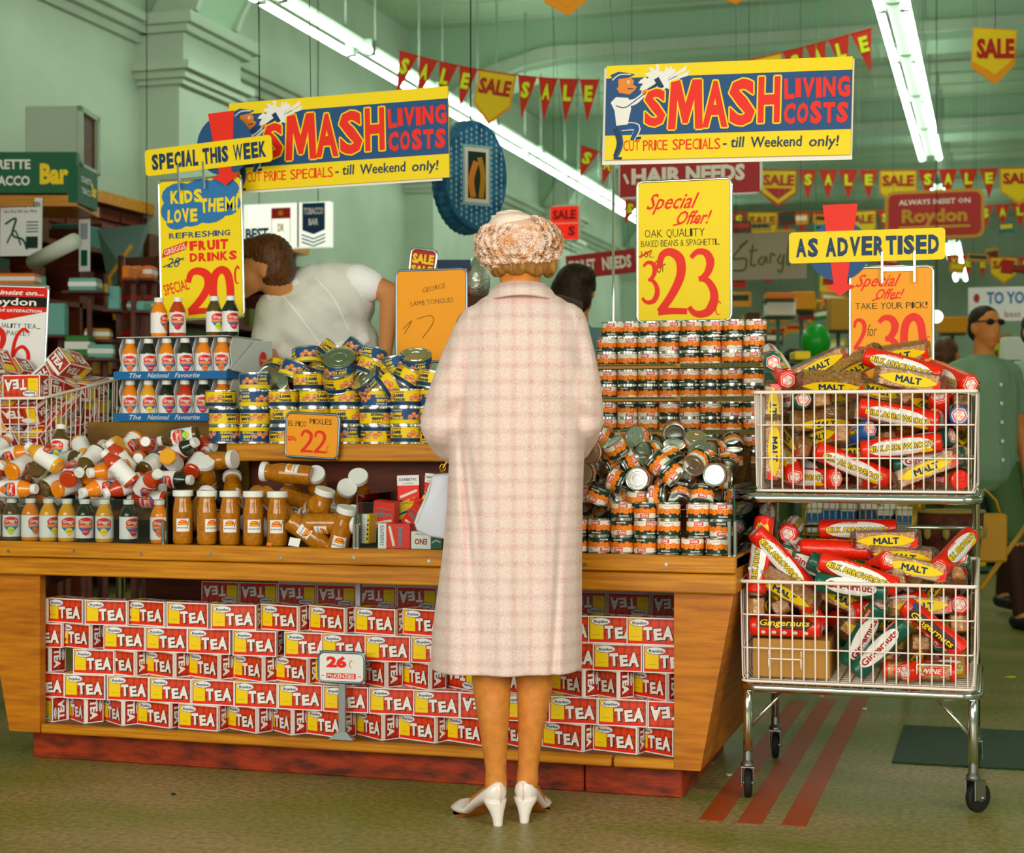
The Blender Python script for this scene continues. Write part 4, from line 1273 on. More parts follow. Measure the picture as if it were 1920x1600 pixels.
# ------------------------------------------------------------------ juice bottles: front row, heap and display carton
FB = [(-14, 'orange'), (22, 'olive'), (57, 'orange'), (91, 'lemon'), (126, 'lemon'), (159, 'dark'), (196, 'lemon'), (241, 'dark'), (299, 'orange')]
for k, (px, kd) in enumerate(FB):
    p = onY(px, 1010, 4.648)
    place_up(bottles[kd], p.x, p.y, TZ + .001, False, (.0, -.1, .6, .7, .2, .1, -.1, .55, 0)[k], '%s juice bottle standing in the front row, %s from the left' % ({'olive': 'lime', 'lemon': 'yellow-orange'}.get(kd, kd), ORD[k]), 'juice bottles standing in front')


def sim_q(q, loc, off, flipz=False):
    q = Quaternion(q)
    if flipz:
        q = q @ Quaternion((0, 1, 0, 0))
    d = q.inverted() @ (EYEV - Vector(loc))
    return q @ Quaternion((0, 0, 1), math.atan2(d.y, d.x) + off)


def heap_rank(items, bands, names_):
    """words that say where in a heap a thing lies: band from the top, then order from the left"""
    pr = [proj(i[1:4]) for i in items]
    ys = sorted(p[1] for p in pr)
    n = len(items)
    band = {}
    order = sorted(range(n), key=lambda i: pr[i][1])
    out = [None] * n
    for b in range(bands):
        grp = order[b * n // bands:(b + 1) * n // bands]
        grp.sort(key=lambda i: pr[i][0])
        for r_, i in enumerate(grp):
            out[i] = (names_[b], ORD[min(r_, 29)])
    return out


def keep(kind, i):
    return i not in CULL.get(kind, ())


B5 = ['topmost', 'upper', 'middle', 'lower', 'bottom']
items = [s_ for i, s_ in enumerate(SIM['bottles']) if keep('bottles', i)]
rk = heap_rank(items, 5, B5)
for i, s_ in enumerate(items):
    kd = R.choice(('orange', 'orange', 'lemon', 'dark', 'berry', 'berry', 'olive', 'orange'))
    q = sim_q(s_[4:8], s_[1:4], R.uniform(-.6, 2.6))
    inst(bottles[kd], '%s bottle fallen in the heap, %s layer, %s from left' % ({'olive': 'brown', 'lemon': 'yellow-orange', 'berry': 'red'}.get(kd, kd), rk[i][0], rk[i][1]), Vector(s_[1:4]) + q @ Vector((0, 0, -.0685)), q, 'fallen juice bottles')
items = [s_ for i, s_ in enumerate(SIM['cans']) if keep('cans', i)]
rk = heap_rank(items, 5, B5)
for i, s_ in enumerate(items):
    q = sim_q(s_[4:8], s_[1:4], R.choice((-1.57, 1.57, -1.2, 1.9, 0, .5)))
    inst(R.choice((can_s, can_b)), 'tumbled can in the heap, %s layer, %s from the left' % rk[i], Vector(s_[1:4]) + q @ Vector((0, 0, -.0245)), q, 'cans tumbled in the heap')

for k, px in enumerate((343, 388, 431, 475, 520)):
    p = onY(px, 1018, 4.652)
    place_up(jar, p.x, p.y, TZ + .001, False, (0, .5, 0, .1, -.1)[k], 'pickle jar with white lid standing in front, %s from the left' % ORD[k], 'pickle jars standing in front')
items = [s_ for i, s_ in enumerate(SIM['jars']) if keep('jars', i)]
rk = heap_rank(items, 3, ['upper', 'middle', 'lower'])
for i, s_ in enumerate(items):
    q = sim_q(s_[4:8], s_[1:4], R.uniform(-.4, 1.6))
    inst(jar, 'fallen jar of mustard pickle in the heap, %s layer, %s from the left' % rk[i], Vector(s_[1:4]) + q @ Vector((0, 0, -.0835)), q, 'fallen pickle jars')
# jars leaning on the heap in front, and the two that lean together beside the glass divider
LJ = [(541, 975, 4.70, (0.15, -.5, 0)), (640, 1000, 4.655, (.12, .30, 0)), (598, 965, 4.705, (.1, .32, 0)), (585, 1005, 4.665, (-.2, 2.2, 0))]
for k, (px, py, Y, e) in enumerate(LJ[1:]):
    p = onY(px, py, Y)
    q = sim_q(Matrix.Rotation(e[1], 4, 'Y').to_quaternion() @ Quaternion((1, 0, 0), e[0]), p, 0)
    inst(jar, ('pickle jar leaning right at the end of the front row', 'pickle jar leaning right behind the end of the front row', 'pickle jar lying lid down beside the white price card')[k], p + q @ Vector((0, 0, -.0835)), q, 'leaning pickle jars')
# jars lying on the top of the heap right under the shelf, lids towards the aisle
for k, (px, py, Y, ang, up_) in enumerate(((385, 872, 4.90, 2.5, .5), (545, 895, 4.88, 2.4, .9), (592, 893, 4.86, 2.7, .9), (672, 898, 4.86, 2.6, .8), (432, 862, 4.93, .2, .05), (500, 885, 4.82, 3.1, .1))):
    p = onY(px, py, Y)
    d = Vector((-.25 * math.cos(ang), -math.sin(up_), .6)).normalized() if k < 4 else Vector((math.cos(ang), -.1, .08)).normalized()
    q0 = d.to_track_quat('Z', 'Y')
    q = sim_q(q0, p, .8)
    lid_end = p
    inst(jar, 'pickle jar on top of the heap under the shelf edge, %s from the left' % ORD[(0, 3, 4, 5, 1, 2)[k]], lid_end - d * .15, q, 'pickle jars on top of the heap')

mat('carton_white', 'dfe6e2', .6)
mat('rail_blue', '1668a4', .5)


def juice_case(zb, lab):
    t = thing('display_carton', lab, 'display carton', (0, 0, 0), group='bottle display cartons')
    a, b = onY(216, 700, 5.15).x, onY(424, 700, 5.15).x
    m = MB().box(a, b, 5.15, 5.44, zb, zb + .002, 'carton_white').box(a, b, 5.43, 5.435, zb, zb + .142, 'carton_white')
    m.build('carton_back', t)
    n = 6
    for i in range(n + 1):
        x = a + (b - a) * i / n
        v = [(x, 5.162, zb), (x, 5.43, zb), (x, 5.43, zb + .141), (x, 5.20, zb + .141), (x, 5.175, zb + .10), (x, 5.19, zb + .05)]
        mm = MB()
        mm.add(v + [(x + .002, y, z) for _, y, z in v], [list(range(6)), [11, 10, 9, 8, 7, 6]] + [(i2, i2 + 6, (i2 + 1) % 6 + 6, (i2 + 1) % 6) for i2 in range(6)], 'carton_white')
        mm.build('divider', t)
    r = MB().box(a - .004, b + .004, 5.145, 5.150, zb - .004, zb + .024, 'rail_blue')
    art = Art()
    art.text('The', .085, .010, .016, 'white', w=.045, shear=.35, layer=1)
    art.text('National', .175, .010, .016, 'white', w=.085, shear=.35, layer=1)
    art.text('Favourite', .285, .010, .016, 'white', w=.095, shear=.35, layer=1)
    art.plane(r, (a - .004, 5.145, zb), (1, 0, 0), (0, 0, 1))
    r.build('front_rail', t)
    s_ = MB().box(b + .003, b + .005, 5.15, 5.44, zb - .004, zb + .03, 'rail_blue')
    s_.build('side_rail', t)
    return a, b


a0, b0 = juice_case(1.091, 'lower white carton of juice bottles with a blue printed front rail')
juice_case(1.236, 'upper white carton of juice bottles with a blue printed front rail')
kinds = [['orange', 'dark', 'orange', 'dark', 'orange', 'orange'], ['orange', 'lemon', 'dark', 'berry', 'dark', 'orange']]
for lv, z in enumerate((1.2385, 1.0935)):
    for i in range(6):
        x = a0 + (b0 - a0) * (i + .5) / 6
        for dp in range(1 if i < 5 else 4):
            place_up(bottles[kinds[lv][i]], x, 5.192 + dp * .0625, z, False, R.uniform(-.25, .35), '%s bottle in %s display carton, %s from left%s' % (kinds[lv][i], ('upper', 'lower')[lv], ORD[i], ('', ', second deep', ', third deep', ', fourth deep')[dp]), 'juice bottles in the display cartons')
x6 = b0 + .03
# the open wing panel with the round red badge
wp = thing('carton_wing', 'pale card wing with a round red badge beside the upper juice carton', 'display card', (0, 0, 0))
m = MB()
xw = b0 + .008
v = [(xw, 5.17, 1.262), (xw + .02, 5.46, 1.24), (xw + .02, 5.46, 1.375), (xw + .012, 5.34, 1.372)]
m.add(v + [(x + .002, y, z) for x, y, z in v], [(0, 1, 2, 3), (7, 6, 5, 4), (0, 4, 5, 1), (1, 5, 6, 2), (2, 6, 7, 3), (3, 7, 4, 0)], 'carton_white')
art = Art().ell(0, 0, .026, .030, 'signred', 1, 20)
art.text("Gregg's", 0, 0, .012, 'cream', w=.042, shear=.2, layer=2)
art.plane(m, (xw + .0165, 5.385, 1.305), (.07, 1, 0), (0, 0, 1), step=.0012, base=.004)
m.build('panel', wp)
tb = MB().box(a0, b0 + .005, 5.16, 5.44, 1.379, 1.381, 'carton_white')
tag(tb.build('card_sheet'), 'white card sheet on top of the upper juice carton', 'card')
for k, (px, kd, o_) in enumerate(((298, 'orange', 1.0), (333, 'berry', 0), (402, 'olive', .5), (432, 'dark', .45))):
    p = onY(px, 600, 5.195)
    place_up(bottles[kd], p.x, p.y, 1.3815, False, o_, 'juice bottle standing on top of the cartons, %s from the left' % ORD[k], 'juice bottles on top of the cartons')

# ------------------------------------------------------------------ meat tins
tpx = (422, 478, 534, 591, 650, 706, 762, 818)
for i, px in enumerate(tpx):
    for j in range(3):
        p = onY(px + R.uniform(-2, 2) + j * (-3 if i == 0 else 0), 800, 5.02 + R.uniform(-.004, .004))
        place_up(R.choice(tins), p.x, p.y, 1.0125 + j * .0586, R.random() < .35, R.uniform(-2, 2), 'meat tin stacked on the riser shelf, %s row up, %s from the left' % (ORD[j], ORD[i]), 'meat tins stacked on the shelf', h=.058)
TT = [(478, 716, 5.03, 0, 0), (515, 703, 5.06, 1.25, -.2), (553, 698, 5.06, .35, .3), (580, 716, 5.01, 0, 0), (577, 672, 5.10, .3, -.15), (623, 666, 5.10, .4, .7), (637, 683, 5.03, -.75, .25),
      (636, 714, 5.00, -.45, -.05), (695, 672, 5.12, .35, .1), (698, 693, 5.04, .3, .4), (690, 716, 5.0, -.9, -.5), (725, 722, 5.02, .5, .9), (745, 688, 5.10, .1, -.25), (765, 712, 5.05, .35, .5), (668, 662, 5.16, .5, .6), (812, 716, 5.03, .2, .2), (780, 680, 5.1, -.5, .3), (600, 690, 5.15, .2, .2), (660, 700, 5.14, .2, -.2)]
for k, (px, py, Y, rx, ry) in enumerate(TT):
    p = onY(px, py, Y)
    q = Quaternion((0, 1, 0), ry) @ Quaternion((1, 0, 0), -rx if rx < 0 else -rx * .8)
    if rx < 0:
        q = Quaternion((0, 0, 1), ry) @ Quaternion((1, 0, 0), -rx)
    q = sim_q(q, p, R.uniform(-1, 1))
    inst(tins[k % 2], 'meat tin tumbled on top of the tin stack, %s by height from its left end' % ORD[sorted(range(len(TT)), key=lambda i: TT[i][0]).index(k)], p + q @ Vector((0, 0, -.029)), q, 'meat tins tumbled on top')
tag(MB().bevbox(-1.735, -1.665, 4.958, 4.9605, 1.06, 1.12, 'cream', .001).build('price_card'), 'blank cream card leaning on the meat tins beside the coat', 'card')

# ------------------------------------------------------------------ medicine cartons
mat('medred', 'ee2410', .4)


def carton(name, lab, loc, rot, dx, dy, dz, base, draw, side=None):
    m = MB().bevbox(-dx / 2, dx / 2, -dy / 2, dy / 2, 0, dz, base, .0012)
    for s_ in (1, -1):
        a = Art()
        draw(a, dx, dz)
        a.plane(m, (-dx / 2 * s_, -dy / 2 * s_, 0), (s_, 0, 0), (0, 0, 1))
    if side:
        m.box(dx / 2 + .0003, dx / 2 + .0008, -dy / 2 + .001, dy / 2 - .001, .001, dz - .001, side)
    o = m.build(name)
    o.location, o.rotation_euler = loc, rot
    tag(o, lab, 'carton', 'medicine cartons beside the glass divider')
    return o


def d_red(a, w_, h):
    a.rect(.004, h * .72, w_ - .004, h * .75, 'silverblue', 1)
    a.text('Jasfruts', w_ * .5, h * .55, h * .14, 'silverblue', w=w_ * .84, bold=.05, layer=2)
    a.rect(.006, h * .42, w_ * .6, h * .45, 'silverblue', 1)
    a.stroke([(w_ * .12, h * .16), (w_ * .9, h * .34)], h * .09, 'cream', 2, 1)
    a.text('WITH GLUCOSE', w_ * .5, h * .25, h * .05, 'deepred', w=w_ * .55, rot=.2, layer=3, res=1)


def d_ant(a, w_, h):
    a.rect(0, h * .6, w_, h, 'cap_white', 1)
    a.text('DIABETIC', w_ * .5, h * .84, h * .11, 'navy', w=w_ * .8, layer=2, bold=.02)
    a.text('SUGARLESS', w_ * .5, h * .68, h * .06, 'navy', w=w_ * .5, layer=2, res=1)
    a.stroke([(w_ * .12, h * .14), (w_ * .9, h * .4)], h * .1, 'cream', 2, 1)


def d_yel(a, w_, h):
    a.rect(0, h * .35, w_, h * .6, 'green', 1)
    a.stroke([(w_ * .1, h * .4), (w_ * .5, h * .58), (w_ * .9, h * .44)], h * .05, 'white', 2, 3)


def d_eno(a, w_, h):
    a.text('ENO', w_ * .5, h * .42, h * .34, 'deepred', w=w_ * .62, bold=.03, layer=2, rot=PI)
    a.text('FRUIT SALT', w_ * .5, h * .85, h * .10, 'navy', w=w_ * .6, layer=2, rot=PI, res=1)


def d_side(a, w_, h):
    a.rect(0, 0, w_ * .26, h, 'cap_white', 1)
    a.text('RASPBERRY', w_ * .13, h * .5, w_ * .12, 'navy', w=h * .8, rot=-PI / 2, layer=2, res=1)
    a.text('Jasfruts', w_ * .72, h * .5, w_ * .16, 'silverblue', w=h * .8, rot=-PI / 2, bold=.05, layer=2)
    a.stroke([(w_ * .36, h * .9), (w_ * .5, h * .1)], w_ * .08, 'cream', 2, 1)


def d_thin(a, w_, h):
    a.rect(0, 0, w_ * .72, h, 'cap_white', 1)
    for j in range(9):
        a.rect(w_ * .15, h * (.1 + j * .09), w_ * .55, h * (.12 + j * .09), 'printgrey', 2)
    for j in range(5):
        a.rect(w_ * .78, h * (.12 + j * .16), w_ * .95, h * (.2 + j * .16), 'black', 2)


def at_px(px, py, Y):
    return onY(px, py, Y)


CB = [
    ('red carton with grey lettering, upright behind the glass', 722, 990, 4.73, 0, .06, .10, 0, .070, .045, .083, 'medred', d_red),
    ('red and white carton on end at the front, lettering sideways', 743, 1033, 4.66, .05, 0, 0, 0, .100, .045, .075, 'medred', d_side),
    ('white carton with red print upside down at the front', 793, 1033, 4.665, .02, 0, 0, 0, .062, .04, .052, 'cap_white', d_eno),
    ('narrow white and yellow carton against the divider', 690, 1018, 4.68, -.1, 0, .06, 0, .026, .05, .088, 'yellow', d_thin),
    ('white-topped red carton at the back of the pile', 768, 938, 4.86, .25, 0, -.03, 0, .068, .06, .078, 'medred', d_ant),
    ('yellow and green carton lying tilted in the pile', 764, 966, 4.80, .1, .3, -.35, 0, .080, .05, .04, 'yellow', d_yel),
    ('red carton leaning diagonally with a white stripe', 776, 992, 4.76, -.1, .15, .75, 0, .085, .045, .08, 'medred', d_red),
    ('small yellow carton standing on a corner near the handbag', 795, 945, 4.80, .3, 0, .5, 0, .028, .028, .075, 'yellow', d_yel),
    ('red carton standing beside the handbag top', 806, 930, 4.86, .1, 0, .08, 0, .03, .04, .07, 'signred', d_ant),
    ('green and red carton at the right end of the pile', 822, 1034, 4.67, 0, 0, 0, 0, .035, .04, .045, 'boxgreen', d_yel),
    ('plain red carton lying under the leaning ones', 735, 985, 4.83, .2, 0, -.2, 0, .09, .05, .05, 'medred', d_red),
    ('red carton filling the bin behind the front cartons', 770, 1020, 4.72, .1, 0, 0, 0, .09, .05, .06, 'medred', d_red),
    ('second red carton filling the bin behind the front cartons', 800, 990, 4.80, -.1, 0, 0, 0, .09, .05, .09, 'medred', d_red),
]
for lab, px, py, Y, rz, rx, ry, _, dx, dy, dz, base, fn in CB:
    p = onY(px, py, Y)
    p.z = max(p.z, TZ + .001)
    carton('medicine_carton', lab, p, (rx, ry, rz), dx, dy, dz, base, fn)
# small cards lying on the counter edge
for nm, px, w_, h_, c_, lab in (('price_card', 550, .034, .026, 'paper', 'small blank white price card propped in front of the jars'), ('price_ticket', 504, .016, .010, 'orange', 'tiny orange price ticket on the counter edge')):
    p = onY(px, 1026, 4.617)
    m = MB().box(-w_ / 2, w_ / 2, 0, .001, 0, h_, c_)
    o = m.build(nm)
    o.location, o.rotation_euler = (p.x, p.y, TZ + .0035), (-.35, .15, .1)
    tag(o, lab, 'card')

# ------------------------------------------------------------------ biscuit packets
clear('cellophane', 'fffaf0', .16, extra=.15, crinkle=.8)
mat('biscuit', 'ffcc7c', .6, noise=(60, 'f2aa50'))
mat('wrap_red', 'ee2408', .3, coat=.5, bump=(55, .45))
mat('wrap_green', '0c5a46', .3, coat=.5, bump=(55, .45))
mat('wrap_blue', '1c62b4', .3, coat=.5, bump=(55, .45))
mat('pinkhex', 'ffb8a8', .4)


def hexend(mb, L, rad):
    for s_ in (1, -1):
        a = Art()
        pts = [(rad * .72 * math.cos(k * PI / 3), rad * .72 * math.sin(k * PI / 3)) for k in range(6)]
        a.poly([(p[0] * 1.1, p[1] * 1.1) for p in pts], 'white', 1)
        a.poly(pts, 'orange_red', 2)
        for k in range(6):
            a.poly([(0, 0), (pts[k][0] * .8, pts[k][1] * .8), (pts[(k + 1) % 6][0] * .8, pts[(k + 1) % 6][1] * .8)], 'white' if k % 2 else 'pinkhex', 3)
        a.plane(mb, (0, 0, s_ * (L / 2 + .0002)), (1, 0, 0), (0, s_, 0))


mat('orange_red', 'e8482c', .4)


def roll(name_lab, L, rad, base, draw, kind='hex'):
    t = thing('biscuit_packet', '', 'biscuit packet', OFF)
    m = MB().lathe([(rad * .80, -L / 2), (rad * .93, -L / 2 + .002), (rad, -L / 2 + .008), (rad * 1.01, 0), (rad, L / 2 - .008), (rad * .93, L / 2 - .002), (rad * .80, L / 2)], 18, base)
    if kind == 'hex':
        hexend(m, L, rad)
    k = [m.build('wrapper', t)]
    lb = MB()
    a = Art()
    draw(a, L, rad)
    a.xf(lambda x, y: (-y, x))
    a.cyl(lb, rad * 1.012)
    k.append(lb.build('printed_label', t))
    return proto_done(t, k)


def d_arrow(a, L, r):
    a.ell(0, 0, L * .40, r * .95, 'white', 1, 20)
    a.otext('MILK ARROWROOT', 0, .001, .0155, 'yellow', 'black', .0016, w=L * .80, bold=.03, layer=2)
    a.rect(-L * .22, r * .72, L * .0, r * .95, 'orange_red', 2)
    a.text("Griffin's", -L * .11, r * .83, .005, 'white', w=L * .18, layer=3, res=1)
    a.ell(L * .30, -r * .62, L * .09, r * .26, 'yellow', 2, 12)
    a.text('MILK ARROWROOT', 0, r * 1.9, .009, 'yellow', w=L * .6, bold=.04, layer=2, res=1)
    a.text('MILK ARROWROOT', 0, -r * 1.9, .009, 'yellow', w=L * .6, bold=.04, layer=2, res=1)


def d_ginger(a, L, r):
    a.ell(0, 0, L * .36, r * .95, 'white', 1, 20)
    a.text('Gingernuts', 0, 0, .019, 'deepred', w=L * .66, bold=.035, layer=2)
    a.rect(L * .2, r * .75, L * .42, r * 1.15, 'orange_red', 2)
    a.text("Griffin's", L * .31, r * .95, .007, 'white', w=L * .19, layer=3, res=1)


def d_butter(a, L, r):
    a.poly([(-L * .4, -r * .5), (L * .3, -r * .7), (L * .42, 0), (L * .3, r * .6), (-L * .38, r * .6)], 'choc', 1)
    a.otext('Gingernuts', 0, 0, .018, 'yellow', 'black', .0016, w=L * .7, bold=.02, layer=2, shear=.15)
    a.ell(-L * .36, r * .85, L * .07, r * .28, 'signblue', 2, 10)
    for j in range(5):
        a.ell(L * (-.3 + j * .15), -r * 1.0, .007, .006, 'cream', 2, 8)


def d_wafer(a, L, r):
    a.poly([(-L * .45, -r), (0, -r), (L * .1, r), (-L * .45, r)], 'orange', 1)
    a.otext('Malt Meal Wafers', 0, 0, .013, 'yellow', 'black', .0014, w=L * .8, bold=.02, layer=2)
    a.rect(-L * .4, r * .4, -L * .2, r * .75, 'orange_red', 3)
    for j in range(6):
        a.stroke([(L * .15 + j * .008, r * .2), (L * .2 + j * .008, r * .95)], .002, 'white', 2, 1)


mat('choc', '4a2410', .4)
P_A = roll('a', .225, .0285, 'wrap_red', d_arrow)
P_G = roll('g', .20, .0285, 'wrap_green', d_ginger)
P_R = roll('r', .20, .0285, 'wrap_red', d_butter)
P_W = roll('w', .20, .0285, 'wrap_blue', d_wafer)


def malt_proto():
    t = thing('biscuit_packet', '', 'biscuit packet', OFF)
    b = MB()
    n = 20
    for j in range(n):
        z = -.08 + j * .008
        e = .022 + .0007 * math.sin(j * 2.3)
        b.box(-e, e, -e, e, z, z + .0074, 'biscuit')
    k = [b.build('biscuits', t)]
    w_ = MB()
    h = .0247
    rings = []
    for z, e, f in ((-.101, .004, .022), (-.094, .012, .024), (-.084, h, h), (0, h * 1.01, h * 1.01), (.084, h, h), (.094, .012, .024), (.101, .004, .022)):
        rings.append([Vector((x * e, y * f, z)) for x, y in ((-1, -1), (1, -1), (1, 1), (-1, 1))])
    w_.loft(rings, 'cellophane', smooth=False)
    k.append(w_.build('clear_wrap', t))
    lb = MB()
    for ang in (0, PI / 2, PI, -PI / 2)[:3:2]:
        a = Art()
        a.poly([(-.085, 0), (-.05, .013), (0, .0185), (.05, .013), (.085, 0), (.05, -.013), (0, -.0185), (-.05, -.013)], 'yellow', 1)
        a.otext('MALT', 0, 0, .018, 'navy', 'navy', .0012, w=.070, bold=0, layer=2, n=6)
        a.poly([(.062, -.02), (.088, -.02), (.088, .012)], 'wrap_red', 2)
        M_ = Matrix.Rotation(ang, 4, 'Z')
        a.plane(lb, M_ @ Vector((h * 1.02, 0, 0)), M_ @ Vector((0, 0, 1)), M_ @ Vector((0, -1, 0)))
    k.append(lb.build('printed_label', t))
    return proto_done(t, k)


P_M = malt_proto()


def wine_proto():
    t = thing('biscuit_packet', '', 'biscuit packet', OFF)
    prof = [(.024, -.10), (.028, -.097), (.028, -.085)]
    mats_ = ['wrap_red', 'wrap_red']
    for j in range(22):
        z = -.0835 + j * .0076
        prof += [(.0262, z), (.0278, z + .002), (.0278, z + .005)]
        mats_ += ['biscuit'] * 3
    prof += [(.028, .085), (.028, .097), (.024, .10)]
    mats_ += ['wrap_red'] * 3
    k = [MB().lathe(prof, 14, mats_).build('biscuits', t)]
    k.append(MB().lathe([(.0285, -.086), (.0285, .086)], 14, 'cellophane', cap=False).build('clear_wrap', t))
    lb = MB()
    a = Art().rect(-.07, -.009, .07, .011, 'wrap_red', 1)
    a.text('SUPER WINE', 0, .001, .014, 'white', w=.12, bold=.03, shear=.2, layer=2)
    a.xf(lambda x, y: (-y, x))
    a.cyl(lb, .0288)
    k.append(lb.build('printed_label', t))
    return proto_done(t, k)


P_S = wine_proto()
PK = {'a': P_A, 'g': P_G, 'r': P_R, 'm': P_M, 's': P_S, 'w': P_W}
PL = {'a': 'red arrowroot roll with white oval', 'g': 'dark green gingernut roll', 'r': 'red roll with yellow lettering', 'm': 'clear malt packet with yellow label', 's': 'clear round packet with red ends', 'w': 'blue and orange wafer packet'}


def packs(key, where):
    dz = -.032 if key == 'low' else 0
    items = [(s_[0], s_[1], s_[2], s_[3] + dz) + tuple(s_[4:]) for i, s_ in enumerate(SIM[key]) if keep(key, i)]
    rk = heap_rank(items, 5, B5)
    for i, s_ in enumerate(items):
        k = s_[0]
        if k == 'a' and R.random() < (.5 if key == 'up' else .25):
            k = 'm'
        if k == 's' and R.random() < .5:
            k = 'w' if key == 'up' else 'r'
        q = Quaternion(s_[4:8])
        zx = q @ Vector((0, 0, 1))
        if zx.dot(RT) < 0 and abs(zx.z) < .8:
            q = q @ Quaternion((0, 1, 0, 0))
        if k == 'm':
            d = q.inverted() @ (EYEV - Vector(s_[1:4]))
            a = round(math.atan2(d.y, d.x) / (PI / 2)) * PI / 2
            q = q @ Quaternion((0, 0, 1), a)
        else:
            q = sim_q(q, s_[1:4], R.uniform(-.35, .35))
        inst(PK[k], '%s, %s basket, %s layer, %s from left' % (PL[k], where, rk[i][0], rk[i][1]), s_[1:4], q, 'biscuit packets in the %s basket' % where)


packs('up', 'upper')
packs('low', 'lower')


def lay(k, a, b, Y, lab, roll_=0.0, grp='biscuit packets on top'):
    """packet from its left end pixel to its right end pixel"""
    pa, pb = onY(a[0], a[1], Y[0]), onY(b[0], b[1], Y[1])
    d = (pb - pa).normalized()
    q = d.to_track_quat('Z', 'Y')
    c = (pa + pb) / 2
    if k == 'm':
        dd = q.inverted() @ (EYEV - c)
        q = q @ Quaternion((0, 0, 1), math.atan2(dd.y, dd.x) + roll_)
    else:
        q = sim_q(q, c, roll_)
    inst(PK[k], lab, c, q, grp)


lay('a', (1624, 668), (1762, 704), (4.86, 4.84), 'red arrowroot roll with a white oval crowning the upper basket', .1)
lay('m', (1640, 700), (1772, 722), (4.80, 4.79), 'clear malt packet with a yellow label under the topmost red roll', .1)
lay('m', (1625, 672), (1735, 655), (4.95, 4.99), 'malt packet lying behind the topmost red roll', .3)
lay('a', (1745, 690), (1822, 722), (5.0, 4.80), 'red roll sticking out to the right above the upper basket', .5)
lay('m', (1510, 715), (1612, 718), (4.80, 4.80), 'clear biscuit packet lying along the rim of the upper basket', .6)
lay('m', (1500, 700), (1560, 672), (4.92, 4.97), 'clear packet leaning up left of the middle of the upper basket', .2)
lay('m', (1570, 700), (1625, 672), (4.95, 4.95), 'clear packet on end at the middle of the upper basket', .6)
lay('a', (1478, 715), (1450, 670), (4.80, 5.02), 'red roll with its hexagon end towards the aisle at the upper left corner', .5)
lay('g', (1450, 680), (1440, 660), (4.86, 5.06), 'dark green roll with its end towards the aisle at the upper left corner', .5)
lay('a', (1536, 993), (1682, 992), (4.97, 4.97), 'red arrowroot roll lying straight across the back of the lower basket', .1)
lay('a', (1510, 1028), (1640, 1034), (4.88, 4.88), 'red roll with upside-down lettering below the straight one', PI)
lay('a', (1540, 1052), (1680, 1100), (4.72, 4.72), 'red arrowroot roll sloping down in the front of the lower basket', .1)
lay('m', (1600, 1012), (1722, 1010), (4.86, 4.88), 'malt packet beside the straight red roll in the lower basket', .2)
lay('m', (1650, 1052), (1782, 1078), (4.78, 4.78), 'malt packet with upside-down lettering above the lower basket rim', .1)
lay('m', (1640, 1035), (1745, 1045), (4.86, 4.88), 'malt packet crossing behind the sloping packets of the lower basket', .3)
lay('a', (1765, 1062), (1815, 1008), (4.78, 4.95), 'red roll pointing up in the right corner of the lower basket', .2)
lay('a', (1418, 1100), (1432, 985), (4.70, 4.76), 'red arrowroot roll standing upright in the left corner of the lower basket', -.3)
lay('g', (1472, 1040), (1490, 1020), (4.76, 4.95), 'dark green roll, hexagon end forward, left in the lower basket', .2)
lay('a', (1478, 1000), (1490, 985), (4.86, 5.05), 'red roll, round end forward, at the back left of the lower basket', .2)
lay('g', (1434, 985), (1436, 960), (4.95, 5.1), 'dark green roll behind the upright red roll of the lower basket', .2)
tag(MB().bevbox(-.672, -.455, 4.71, 4.94, .354, .462, 'cardboard', .002).build('cardboard_carton'), 'plain brown cardboard carton at the bottom left of the lower basket', 'carton')
tag(MB().bevbox(-.26, -.09, 4.83, 5.05, .354, .47, 'cardboard', .002).build('cardboard_carton'), 'plain brown cardboard carton at the bottom right of the lower basket', 'carton')
lay('s', (1655, 1256), (1795, 1262), (4.745, 4.745), 'clear round packet with red ends along the bottom front of the lower basket', 0)


# ------------------------------------------------------------------ wire baskets and trolleys
def rr_path(x0, x1, y0, y1, z, r, zf=None, n=4):
    p = []
    for cx, cy, a in ((x1 - r, y0 + r, -90), (x1 - r, y1 - r, 0), (x0 + r, y1 - r, 90), (x0 + r, y0 + r, 180)):
        for k in range(n + 1):
            t = math.radians(a + 90 * k / n)
            x, y = cx + r * math.cos(t), cy + r * math.sin(t)
            p.append((x, y, zf(x, y) if zf else z))
    return p


def basket(t, x0, x1, y0, y1, z0, z1, wire='white_wire', nx=20, ny=15, fl=.006, zf=None, rw=.0023, rails=2):
    top = zf or (lambda x, y: z1)
    MB().tube(rr_path(x0 - fl, x1 + fl, y0 - fl, y1 + fl, z1, .012, top), .0055, wire, 7, True).build('rim', t)
    for k in range(rails):
        f = (k + 1) / (rails + 1)
        e = fl * (f * 2 - 1) * .5
        MB().tube(rr_path(x0 - e, x1 + e, y0 - e, y1 + e, 0, .012, lambda x, y: z0 + (top(x, y) - z0) * f), rw, wire, 5, True).build('ring_wire', t)
    MB().tube(rr_path(x0, x1, y0, y1, z0, .02), .004, wire, 6, True).build('base_wire', t)
    for k in range(nx):
        x = x0 + (x1 - x0) * (k + .5) / nx
        MB().tube([(x, y0 - fl, top(x, y0)), (x, y0, z0 + .012), (x, y0 + .008, z0 + .002), (x, y1 - .008, z0 + .002), (x, y1, z0 + .012), (x, y1 + fl, top(x, y1))], rw, wire, 5).build('wire', t)
    for k in range(ny):
        y = y0 + (y1 - y0) * (k + .5) / ny
        MB().tube([(x0 - fl, y, top(x0, y)), (x0, y, z0 + .012), (x0 + .008, y, z0 - .002), (x1 - .008, y, z0 - .002), (x1, y, z0 + .012), (x1 + fl, y, top(x1, y))], rw, wire, 5).build('wire', t)


